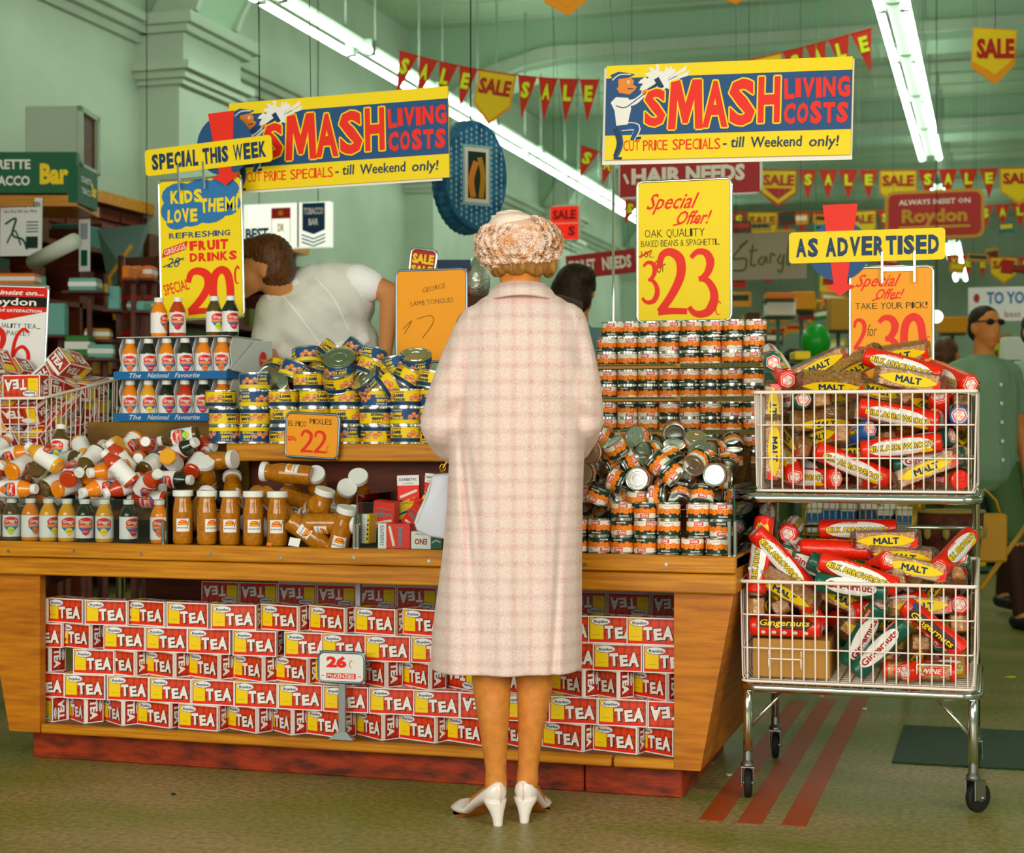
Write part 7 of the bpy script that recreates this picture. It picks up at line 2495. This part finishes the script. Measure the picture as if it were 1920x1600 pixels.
for leg, dy in ((LEG, -.03), (LEGR, .0)):
    for (a_, ra), (c_, rc) in zip(leg, leg[1:]):
        ya = dy + (.012 if a_[1] < 1300 else 0)
        yc = dy + (.012 if c_[1] < 1300 else 0)
        b.capsule((lx(a_[0]), ya, lz(a_[1])), ra, (lx(c_[0]), yc, lz(c_[1])), rc, 'stocking')
    b.capsule((lx(leg[0][0][0]), dy, lz(1000)), .075, (lx(leg[0][0][0]), dy, lz(1190)), .066, 'stocking')
# feet towards the toes (left foot splayed left, right foot a little right)
FT = {-1: (Vector((lx(930), -.03, lz(1478))), Vector((-.085, .085, .025)), Vector((-.03, -.035, 0))), 1: (Vector((lx(989), 0, lz(1473))), Vector((lx(1018), .11, .026)), None)}
b.capsule(FT[-1][0], .026, (lx(893), .06, .035), .024, 'stocking')
b.capsule(FT[1][0], .026, (lx(1008), .10, .035), .024, 'stocking')
remesh(b, 'body', .006, wo, 3, 'stocking')

# coat: torso and sleeves grown together, folds pressed in afterwards
c = MB()
RG = [(1255, 949, 143, .165), (1200, 950, 142, .162), (1150, 953, 139, .158), (1050, 960, 132, .150), (950, 965, 128, .145), (850, 969, 127, .142), (760, 974, 126, .14), (680, 978, 124, .138), (630, 979, 118, .13), (600, 979, 109, .118), (580, 979, 98, .10), (562, 979, 80, .082), (548, 978, 55, .068), (538, 977, 40, .055)]
rings = []
for y_, cx_, hw, hd in RG:
    ring = []
    for k in range(48):
        a_ = 2 * PI * k / 48
        ca, sa = math.cos(a_), math.sin(a_)
        e = .80
        ring.append(Vector((lx(cx_) + hw * WS * math.copysign(abs(ca) ** e, ca), .02 + hd * math.copysign(abs(sa) ** e, sa), lz(y_))))
    rings.append(ring)
c.loft(rings, 'coat_check')
for s_, P in ((-1, [(897, 612, .0, .060), (868, 680, -.01, .062), (846, 740, -.02, .061), (829, 795, -.01, .060), (838, 825, .07, .053), (856, 845, .15, .048), (868, 850, .19, .047)]), (1, [(1060, 608, .0, .060), (1074, 670, -.01, .061), (1086, 730, -.02, .060), (1092, 785, -.01, .058), (1090, 812, .07, .052), (1082, 835, .15, .048), (1076, 842, .19, .047)])):
    for p_, q_ in zip(P, P[1:]):
        c.capsule((lx(p_[0]), p_[2], lz(p_[1])), p_[3], (lx(q_[0]), q_[2], lz(q_[1])), q_[3], 'coat_check', 18)


def coat_fold(co):
    x, y, z = co
    f = 0
    back = 1 if y < .02 else .4
    low = max(0, min(1, (1.05 - z) / .6))
    # flare folds growing to the hem
    f += .010 * low * math.sin((x + .02) * 46 + z * 3) * back
    f += .018 * low * math.exp(-((x - lx(1035) - (z - .4) * .05) / .011) ** 2) * back * -1
    f += -.020 * math.exp(-((x - lx(868) - (.95 - z) * .09) / .010) ** 2) * math.exp(-((z - .86) / .17) ** 2)
    f += -.014 * math.exp(-((x - lx(882) - (.95 - z) * .12) / .012) ** 2) * math.exp(-((z - .92) / .12) ** 2)
    # centre back seam
    f += -.002 * math.exp(-((x - lx(985)) / .004) ** 2) * (z < 1.35)
    # creases at the sleeves
    for sx_, cx_ in ((-1, 845), (1, 1092)):
        g = math.exp(-((x - lx(cx_)) / .05) ** 2)
        f += .010 * g * math.sin(z * 75 + x * 25 * sx_) * math.exp(-((z - 1.10) / .09) ** 2)
        f += .007 * g * math.sin((x * 60 * sx_ + z * 30)) * math.exp(-((z - 1.25) / .08) ** 2)
    return Vector((x, y - f, z))


remesh(c, 'coat', .0055, wo, 5, 'coat_check', coat_fold)
# collar: lies over the shoulders, point free at the back
cl = []
for t, (hw, dd, z_) in enumerate(((35, .045, 532), (45, .060, 530), (58, .078, 540), (70, .098, 556), (68, .092, 559), (50, .062, 545))):
    ring = []
    for k in range(40):
        a_ = 2 * PI * k / 40
        drop = .0
        ring.append(Vector((lx(978) + hw * WS * math.cos(a_), .012 + dd * math.sin(a_) * 1.08, lz(z_) - .010 * abs(math.cos(a_)) ** 2 * (t / 3))))
    cl.append(ring)
MB().loft(cl, 'coat_check', cap=False).build('collar', wo)
# hat: draped crown and ruffled petals
hc = Vector((lx(973), .03, lz(458)))
hat = MB()
hat.ball((hc.x, hc.y, hc.z), (.104, .108, .080), 'petal_pink', 24, 16)
hat.ball((lx(962), .03, lz(418)), (.066, .075, .034), 'petal_white', 20, 12)
hb = hat.build('hat', wo)
sw = MB()
for r_, h_, a0_ in ((.055, .022, .2), (.040, .028, 1.6), (.026, .031, 3.0), (.062, .012, 4.0)):
    sw.tube([(lx(962) + r_ * math.cos(a0_ + k * .45), .03 + r_ * math.sin(a0_ + k * .45), lz(418) + h_ * (1 - .03 * k)) for k in range(9)], [.003, .006, .008, .009, .009, .009, .008, .006, .003], 'petal_white', 7)
sw.build('draped_fold', hb)
pet = []
for v_ in range(3):
    m = MB()
    rr = random.Random(v_)
    for ri_, (r0, r1, z0, z1, nw, am) in enumerate(((.0005, .0045, .004, .0095, 4, .0012), (.002, .0085, .002, .0085, 6, .0022), (.004, .0125, .0, .0055, 8, .0028), (.005, .0160, -.002, .0015, 9, .0026))):
        n_, ph_ = 26, rr.uniform(0, 6)
        vs = []
        for q in range(n_):
            a_ = 2 * PI * q / n_
            wv = math.sin(nw * a_ + ph_) + .4 * math.sin((nw + 3) * a_ + 2 * ph_)
            for u in (0, .55, 1.0):
                r_ = r0 + (r1 - r0) * u + am * .5 * u * math.cos(nw * a_ + ph_ + 1)
                a2 = a_ + .12 * u * math.sin(nw * a_)
                vs.append((r_ * math.cos(a2), r_ * math.sin(a2), z0 + (z1 - z0) * u ** .7 + am * wv * u))
        m.add(vs, [(q * 3 + e, q * 3 + e + 1, ((q + 1) % n_) * 3 + e + 1, ((q + 1) % n_) * 3 + e) for q in range(n_) for e in (0, 1)], ('petal_white', 'petal_pink', 'petal_cream')[(v_ + (ri_ < 2)) % 3 if v_ else (1 if ri_ < 1 else 0)], smooth=True)
    pet.append(m.mesh('flower'))
rr = random.Random(9)
i = 0
for band, (phi, n, rad) in enumerate(((-1.10, 16, .082), (-.92, 24, .092), (-.72, 29, .100), (-.50, 32, .106), (-.28, 34, .110), (-.06, 35, .112), (.16, 35, .112), (.38, 32, .108), (.58, 28, .102), (.80, 24, .094))):
    for k in range(n):
        th = 2 * PI * (k + (band % 2) * .5) / n + rr.uniform(-.06, .06)
        ph = phi + rr.uniform(-.07, .07)
        d = Vector((math.cos(ph) * math.cos(th), math.cos(ph) * math.sin(th), math.sin(ph)))
        # the crown is left bare to the back left
        if phi > .45 and d.y < .3 and -.75 < d.x < .45:
            if phi > .55 or d.x < .3:
                continue
        P = hc + Vector((d.x * rad, d.y * (rad + .002), d.z * .085))
        o = bpy.data.objects.new('flower', pet[rr.choice((0, 0, 1, 1, 2)) if band > 4 else rr.choice((0, 1, 2, 2))])
        COL.objects.link(o)
        o.parent = hb
        o.location = P
        o.rotation_mode = 'QUATERNION'
        o.rotation_quaternion = d.to_track_quat('Z', 'Y') @ Quaternion((0, 0, 1), rr.uniform(0, 6)) @ Quaternion((1, 0, 0), rr.uniform(-.35, .35))
        o.scale = (rr.uniform(.95, 1.3),) * 3
# hair roll under the hat
h = MB()
for k in range(14):
    a_ = -PI + PI * k / 13
    h.ball((lx(980) + .072 * math.cos(a_), .035 + .088 * math.sin(a_) * .9, lz(503) + .005 * math.sin(k * 2)), (.018, .018, .022), 'hair_blond', 10, 8)
for k in range(5):
    h.ball((lx(1036), -.01 + k * .016, lz(500 - k * 3)), (.014, .016, .022), 'hair_blond', 9, 7)
remesh(h, 'hair', .004, wo, 2, 'hair_blond')


# court shoes
def shoe(s_, heel, ang, zh):
    """heel point on the floor, toes turned by ang; built along +y"""
    M = Matrix.Translation(heel) @ Matrix.Rotation(ang, 4, 'Z')
    st = [  # y, half width, bottom z, top z at side, top z at centre
        (-.012, .010, zh - .002, zh + .050, zh + .050), (-.002, .026, zh - .006, zh + .055, zh + .055), (.020, .032, zh - .007, zh + .044, zh + .040), (.050, .033, zh - .014, zh + .026, zh + .010),
        (.085, .034, zh * .55, zh * .55 + .030, zh * .5 + .015), (.120, .039, .010, .034, .030), (.150, .043, .002, .036, .046), (.180, .040, .001, .034, .040), (.205, .030, .002, .026, .030), (.220, .014, .005, .016, .018)]
    rings = []
    for y, w_, zb, zs, zc in st:
        ring = []
        for k in range(16):
            a_ = 2 * PI * k / 16
            x = w_ * math.cos(a_)
            sn = math.sin(a_)
            top = zc if sn > .8 else zs
            zm = (zb + zs) / 2
            z = zm + (top - zm) * sn if sn > 0 else zm + (zm - zb) * sn
            ring.append(Vector((x * (1 if abs(sn) < .9 else 1), y, z)))
        rings.append(ring)
    m = MB().loft(rings, 'shoe_white', M)
    o = m.build('shoe', wo)
    hl = []
    for z, w_, dy, yy in ((0, .0125, .013, .000), (.004, .0128, .013, .000), (.020, .0145, .015, .002), (.040, .021, .021, .007), (zh - .004, .031, .027, .014), (zh + .006, .032, .028, .015)):
        hl.append([Vector((w_ * math.cos(2 * PI * k / 16), yy + dy * math.sin(2 * PI * k / 16), z)) for k in range(16)])
    MB().loft(hl, 'shoe_white', M).build('heel', o)
    MB().tube([(0, -.0135, zh), (0, -.0145, zh + .02), (0, -.013, zh + .048)], .0012, 'petal_pink', 5, M=M).build('back_seam', o)
    sl = [(-.010 + 0, .018, zh - .008), (.03, .030, zh - .012), (.07, .026, zh * .6), (.10, .028, .018), (.13, .036, .001), (.17, .038, .0), (.205, .024, .0)]
    vs, fs = [], []
    for y, w_, z in sl:
        vs += [(-w_, y, z), (w_, y, z)]
    for k in range(len(sl) - 1):
        fs.append((2 * k, 2 * k + 2, 2 * k + 3, 2 * k + 1))
    MB().add(vs, fs, 'sole', M).build('sole', o)


shoe(-1, (lx(934), -.055, 0), .55, .064)
shoe(1, (lx(983), -.020, 0), -.22, .062)

# handbag on her left arm
hbag = thing('handbag', 'white handbag hanging from the left arm of the woman in the coat', 'handbag', (0, 0, 0))
hbag.location = (WP.x, WP.y, 0)
hbag.rotation_euler = (0, 0, YAW)
prof = [(808, 892), (846, 888), (850, 1022), (836, 1018), (800, 1012), (776, 1000), (771, 985), (778, 965), (790, 940), (800, 912)]
m = MB()
n = len(prof)
rings = []
for yy, sc in ((.10, .90), (.105, .97), (.13, 1.0), (.155, .97), (.16, .90)):
    cx_, cz_ = 815, 960
    rings.append([Vector((lx(cx_ + (p[0] - cx_) * sc), yy, lz(cz_ + (p[1] - cz_) * sc))) for p in prof])
m.loft(rings[::-1], 'bag_white')
m.build('body', hbag)
MB().tube([(lx(806), .10, lz(905)), (lx(800), .098, lz(925)), (lx(788), .10, lz(958)), (lx(778), .10, lz(985))], .0016, 'pale', 5).build('seam', hbag)
mat('gilt', 'b88a28', .25, .9)
MB().tube([(lx(826), .13, lz(890)), (lx(828), .13, lz(878)), (lx(836), .13, lz(866)), (lx(846), .13, lz(850)), (lx(852), .15, lz(842))], .004, 'gilt', 8).tube([(lx(826) + .008 * math.cos(k), .13, lz(880) + .012 * math.sin(k)) for k in range(7)], .0022, 'gilt', 6, True).build('handle', hbag)


# ---- a figure builder for the other people
def figure(lab, loc, rot, H, parts, clothes, hair, hname, skin='skin_dark', face=True, glasses=False, vox=.011):
    t = thing('person', lab, 'person', loc, (0, 0, rot))
    b = MB()
    for p in parts(H):
        if p[0] == 'c':
            b.capsule(p[1], p[2], p[3], p[4], skin, 12)
        else:
            b.ball(p[1], p[2], skin, 14, 10)
    remesh(b, 'body', vox, t, 2, skin)
    for nm, mt, cl_, vx in clothes(H):
        m = MB()
        for p in cl_:
            if p[0] == 'c':
                m.capsule(p[1], p[2], p[3], p[4], mt, 12)
            else:
                m.ball(p[1], p[2], mt, 14, 10)
        remesh(m, nm, vx, t, 3, mt)
    m = MB()
    for p in hair(H):
        m.ball(p[1], p[2], hname, 14, 10)
    remesh(m, 'hair', .008, t, 1, hname)
    if glasses:
        hz, hy = glasses
        g = MB()
        for s_ in (-1, 1):
            g.ball((s_ * .033, hy - .088, hz), (.027, .012, .017), 'black', 12, 8)
            g.tube([(s_ * .058, hy - .08, hz + .004), (s_ * .078, hy - .02, hz + .004), (s_ * .080, hy + .01, hz)], .0035, 'black', 6)
        g.tube([(-.01, hy - .094, hz + .004), (.01, hy - .094, hz + .004)], .003, 'black', 6)
        g.build('sunglasses', t)
    return t


def head(hz, hy=0, hx=0):
    L = [('b', (hx, hy, hz), (.075, .095, .095)), ('b', (hx, hy - .02, hz - .055), (.058, .075, .065)), ('b', (hx, hy - .045, hz - .10), (.032, .035, .03)), ('b', (hx, hy - .098, hz - .025), (.012, .02, .026)), ('b', (hx, hy - .088, hz - .068), (.022, .012, .010))]
    for s_ in (-1, 1):
        L.append(('b', (hx + s_ * .076, hy + .005, hz - .02), (.012, .020, .030)))
        L.append(('b', (hx + s_ * .03, hy - .082, hz + .012), (.022, .012, .010)))
    return L


def hand(P, d, s_):
    """palm and five fingers from the wrist P along d"""
    P, d = Vector(P), Vector(d).normalized()
    side = d.cross(Vector((0, 1, 0)))
    side = side.normalized() if side.length > .1 else Vector((1, 0, 0))
    L = [('c', P, .026, P + d * .07, .034)]
    for j in range(4):
        f = P + d * .075 + Vector((0, (j - 1.5) * .019, 0))
        L.append(('c', f, .010, f + d * (.045, .055, .05, .04)[j] + side * .012 * s_, .009))
        g = f + d * (.045, .055, .05, .04)[j] + side * .012 * s_
        L.append(('c', g, .009, g + d * .018 + side * .018 * s_, .0075))
    L.append(('c', P + d * .03 + Vector((0, -.025, 0)), .012, P + d * .075 + Vector((0, -.052, 0)), .009))
    return L


mat('shirt_green', '7c9c7c', .7)
mat('shorts_green', '4c6a3c', .7)
mat('sock_brown', '3c2014', .7)
mat('shirt_blue', '7a9c9c', .7)
mat('shirt_pale', '9cc0a8', .7)
mat('uniform', 'e2e2d6', .65, bump=(120, .15))
mat('uniform_trim', 'fcfcfa', .6)


def man_parts(H):
    hz = H - .11
    L = head(hz)
    L += [('c', (0, .01, hz - .07), .055, (0, .02, hz - .19), .062), ('c', (0, .02, hz - .30), .12, (0, .02, H * .55), .12), ('c', (0, .02, H * .55), .13, (0, .02, H * .50), .13)]
    for s_ in (-1, 1):
        sh_ = Vector((s_ * .17, .02, hz - .26))
        el = Vector((s_ * .24, .03, hz - .55))
        wr = Vector((s_ * .25, -.03, hz - .80))
        L += [('c', sh_, .05, el, .042), ('c', el, .042, wr, .028)] + hand(wr, (0, -.1, -1), s_)
        hip = Vector((s_ * .09, .02, H * .50))
        kn = Vector((s_ * .10, -.10 * s_, H * .28))
        an = Vector((s_ * .10, (-.16 if s_ > 0 else .22), .09 if s_ > 0 else .12))
        L += [('c', hip, .085, kn, .055), ('c', kn, .055, kn.lerp(an, .3), .056), ('c', kn.lerp(an, .3), .056, an, .034), ('c', an - Vector((0, 0, .03)), .035, an + Vector((0, -.14, -.06)), .028)]
    return L


def man_clothes(shirt, trousers, sock):
    def f(H):
        hz = H - .11
        sh_ = [('c', (-.12, .02, hz - .26), .085, (.12, .02, hz - .26), .085), ('c', (0, .02, hz - .30), .15, (0, .02, hz - .60), .145), ('c', (0, .02, hz - .60), .145, (0, .02, H * .50), .16), ('c', (-.07, .02, hz - .35), .13, (-.06, .02, H * .52), .13), ('c', (.07, .02, hz - .35), .13, (.06, .02, H * .52), .13), ('c', (0, .02, hz - .19), .070, (0, .02, hz - .23), .09)]
        for s_ in (-1, 1):
            sh_.append(('c', (s_ * .17, .02, hz - .26), .068, (s_ * .225, .03, hz - .44), .062))
        tr_ = [('c', (-.05, .02, H * .52), .12, (.05, .02, H * .52), .12)]
        sk = []
        shoes = []
        for s_ in (-1, 1):
            kn = Vector((s_ * .10, -.10 * s_, H * .28))
            an = Vector((s_ * .10, (-.16 if s_ > 0 else .22), .09 if s_ > 0 else .12))
            tr_.append(('c', (s_ * .09, .02, H * .5), .108, tuple(kn + Vector((0, 0, .03))), .082))
            sk.append(('c', kn - Vector((0, 0, .04)), .060, kn.lerp(an, .3), .062))
            sk.append(('c', kn.lerp(an, .3), .062, an, .040))
            shoes.append(('c', an + Vector((0, .03, -.05)), .042, an + Vector((0, -.14, -.055)), .038))
        return [('shirt', shirt, sh_, .012), ('shorts', trousers, tr_, .012), ('socks', sock, sk, .010), ('shoes', 'black', shoes, .009)]
    return f


def short_hair(H):
    hz = H - .11
    return [('b', (0, .018, hz + .030), (.080, .092, .078)), ('b', (0, .045, hz - .02), (.074, .068, .075))]


P = onD(1848, 800, 8.9)
mn = figure('man in dark sunglasses and a green short-sleeved shirt walking at right', (P.x, P.y, 0), YAW + .35, 1.735, man_parts, man_clothes('shirt_green', 'shorts_green', 'sock_brown'), short_hair, 'hair_dark', glasses=(1.735 - .098, 0))
m = MB()
for k in range(5):
    m.ball((.0, -.135 - .004 * k, 1.30 - k * .10), (.011, .006, .011), 'paper', 8, 6)
m.build('buttons', mn)
MB().tube([(.082 * math.cos(2 * PI * k / 16), .01 + .075 * math.sin(2 * PI * k / 16), 1.735 - .11 - .19 - .02 * math.sin(2 * PI * k / 16) * -1) for k in range(16)], .016, 'shirt_green', 7, True).build('collar', mn)
P = onD(1945, 800, 9.4)
figure('man at the right edge with dark hair and a pale shirt', (P.x, P.y, 0), YAW + .2, 1.74, man_parts, man_clothes('shirt_pale', 'shorts_green', 'sock_brown'), short_hair, 'hair_dark')
P = onD(1775, 800, 10.6)
figure('person in a pale green shirt behind the take your pick placard', (P.x, P.y, 0), YAW + 2.6, 1.66, man_parts, man_clothes('shirt_pale', 'shorts_green', 'sock_brown'), short_hair, 'hair_brown')
P = onD(1489, 800, 9.8)
figure('dark-haired shopper mostly hidden behind the biscuit trolley', (P.x, P.y, 0), YAW + 2.9, 1.55, man_parts, man_clothes('brown', 'shorts_green', 'sock_brown'), short_hair, 'hair_dark')


def full_hair(H):
    hz = H - .11
    return [('b', (0, .02, hz + .02), (.094, .105, .095)), ('b', (0, .05, hz - .04), (.090, .075, .085)), ('b', (.06, .03, hz - .01), (.05, .07, .07)), ('b', (-.05, .05, hz + .05), (.06, .06, .05))]


P = onD(1082, 800, 7.4)
figure('dark curly haired shopper in a grey-blue top behind the woman in the coat', (P.x, P.y, 0), YAW + 2.7, 1.80, man_parts, man_clothes('shirt_blue', 'shorts_green', 'sock_brown'), full_hair, 'hair_dark')

# ---- the shop assistant stooping over the far side, standing on a crate
AS = 6.3 / FPX
ap = onD(600, 810, 6.3)
ax = lambda px: (px - 600) * AS
az = lambda py: EYE + (HOR - py) * AS
asst = thing('person', 'shop assistant in a pale uniform bending forward behind the tins', 'person', (ap.x, ap.y, 0), (0, 0, YAW))
b = MB()
HC = Vector((ax(500), -.06, az(500)))
b.ball(HC, (.088, .085, .098), 'skin', 16, 12)
b.ball(HC + Vector((-.055, -.02, -.055)), (.055, .06, .06), 'skin', 12, 9)
b.ball(HC + Vector((-.098, -.03, -.055)), (.022, .014, .016), 'skin', 8, 6)
b.ball(HC + Vector((-.075, -.02, -.105)), (.03, .03, .025), 'skin', 8, 6)
b.ball(HC + Vector((.01, -.080, -.03)), (.020, .012, .030), 'skin', 8, 6)
b.capsule(HC + Vector((.03, .0, -.06)), .055, (ax(545), 0, az(560)), .06, 'skin')
b.capsule((ax(575), .03, az(600)), .07, (ax(640), .05, az(660)), .09, 'skin')
b.capsule((ax(640), .03, az(680)), .10, (ax(650), .03, az(760)), .10, 'skin')
hips = Vector((ax(655), .04, az(760)))
for s_ in (-1, 1):
    b.capsule(hips + Vector((s_ * .08, 0, 0)), .09, (hips.x + s_ * .09, .03, .85), .055, 'skin')
    b.capsule((hips.x + s_ * .09, .03, .85), .055, (hips.x + s_ * .09, .05, .50), .035, 'skin')
    b.capsule((hips.x + s_ * .09, .06, .455), .035, (hips.x + s_ * .09, -.08, .435), .03, 'skin')
# right arm reaching right and down behind the orange placard
S1, E1, W1 = Vector((ax(655), -.02, az(520))), Vector((ax(735), -.05, az(552))), Vector((ax(728), -.12, az(655)))
b.capsule(S1, .05, E1, .042, 'skin')
b.capsule(E1, .042, W1, .028, 'skin')
S2, E2, W2 = Vector((ax(516), -.02, az(600))), Vector((ax(505), -.10, az(660))), Vector((ax(540), -.18, az(725)))
b.capsule(S2, .048, E2, .04, 'skin')
b.capsule(E2, .04, W2, .027, 'skin')
for Wp, d, s_ in ((W1, Vector((-.05, -.2, -1)), 1), (W2, Vector((.3, -.3, -1)), -1)):
    for p_ in hand(Wp, d, s_):
        b.capsule(p_[1], p_[2], p_[3], p_[4], 'skin', 9)
remesh(b, 'body', .009, asst, 2, 'skin')
c = MB()
c.capsule((ax(528), .0, az(582)), .085, (ax(640), .0, az(533)), .085, 'uniform', 18)
c.capsule((ax(550), .0, az(610)), .13, (ax(640), .02, az(570)), .13, 'uniform', 18)
c.capsule((ax(545), .0, az(650)), .11, (ax(650), .03, az(650)), .13, 'uniform', 18)
c.capsule((ax(560), .0, az(610)), .135, (ax(640), .03, az(655)), .125, 'uniform', 18)
c.capsule((ax(610), .02, az(560)), .125, (ax(650), .03, az(650)), .120, 'uniform', 18)
c.capsule((ax(530), .0, az(585)), .085, (ax(590), .03, az(540)), .10, 'uniform', 18)
c.capsule((ax(620), 0, az(525)), .075, (ax(672), -.03, az(530)), .068, 'uniform', 16)
c.capsule((ax(515), -.03, az(580)), .068, (ax(508), -.08, az(640)), .064, 'uniform', 16)
c.capsule((ax(640), .03, az(660)), .13, (ax(655), .04, az(760)), .16, 'uniform', 18)
c.capsule((ax(655), .04, az(760)), .16, (ax(655), .04, .82), .19, 'uniform', 18)
uni = remesh(c, 'uniform', .009, asst, 4, 'uniform', lambda v: v + Vector((0, .006 * math.sin(v.x * 40 + v.z * 55), 0)))
m = MB().capsule((ax(672), -.03, az(530)), .071, (ax(692), -.035, az(537)), .066, 'uniform_trim', 18)
m.build('cuff', uni)
from mathutils.bvhtree import BVHTree


def surface(o, root):
    """finder of points on a garment's surface as met from the aisle side"""
    Mi = (Matrix.Translation(root.location) @ Matrix.Rotation(root.rotation_euler[2], 4, 'Z')).inverted()
    tree = BVHTree.FromPolygons([v.co[:] for v in o.data.vertices], [p.vertices[:] for p in o.data.polygons])
    e = Mi @ EYEV

    def f(px, py, off=.002):
        d = (Mi.to_3x3() @ ray(px, py)).normalized()
        hit = tree.ray_cast(e, d)
        return None if hit[0] is None else hit[0] + hit[1] * off
    return f


su = surface(uni, asst)


def ribbon(pts, wpx, name, m_, par, f):
    m2 = MB()
    pts = smooth_path(pts, 5)
    vs = []
    for i, p_ in enumerate(pts):
        a = Vector(pts[max(i - 1, 0)])
        b_ = Vector(pts[min(i + 1, len(pts) - 1)])
        n_ = (b_ - a).normalized()
        n_ = Vector((-n_.y, n_.x)) * wpx / 2
        q1, q2 = f(p_[0] + n_.x, p_[1] + n_.y), f(p_[0] - n_.x, p_[1] - n_.y)
        if q1 and q2:
            vs += [q1, q2]
    m2.add(vs, [(2 * k, 2 * k + 1, 2 * k + 3, 2 * k + 2) for k in range(len(vs) // 2 - 1)], m_, smooth=True)
    return m2.build(name, par)


ribbon([(598, 655), (650, 648), (690, 632)], 17, 'belt', 'uniform_trim', uni, su)
ribbon([(530, 555), (560, 590), (600, 645)], 2.5, 'piping', 'uniform_trim', uni, su)
ribbon([(590, 520), (625, 560), (655, 620)], 2.5, 'piping', 'uniform_trim', uni, su)
ribbon([(655, 505), (672, 530), (676, 556)], 3, 'piping', 'uniform_trim', uni, su)
ribbon([(502, 560), (530, 540), (560, 528)], 10, 'collar', 'uniform_trim', uni, su)
h = MB()
for o_, r_ in (((.015, .0, .030), (.098, .092, .090)), ((.045, .0, -.01), (.075, .088, .085)), ((-.04, 0, .05), (.065, .075, .055)), ((.03, -.03, -.035), (.050, .06, .05)), ((-.085, -.01, .02), (.03, .05, .045))):
    h.ball(HC + Vector(o_), r_, 'hair_brown', 16, 12)
remesh(h, 'hair', .005, asst, 1, 'hair_brown', lambda v: v + (v - HC).normalized() * .0015 * math.sin(math.atan2(v.z - HC.z, v.x - HC.x) * 40 + v.y * 60))
cr = thing('crate', 'low wooden crate the bending assistant stands on', 'crate', (ap.x, ap.y, 0), (0, 0, YAW))
for z in (.02, .14, .26):
    MB().box(-.05, .40, -.20, -.18, z, z + .09, 'wood_light').build('slat', cr)
    MB().box(-.05, .40, .20, .22, z, z + .09, 'wood_light').build('slat', cr)
MB().box(-.05, .40, -.20, .22, .37, .40, 'wood_light').build('lid', cr)
MB().box(-.05, -.03, -.18, .20, 0, .37, 'wood_light').box(.38, .40, -.18, .20, 0, .37, 'wood_light').build('end_board', cr)
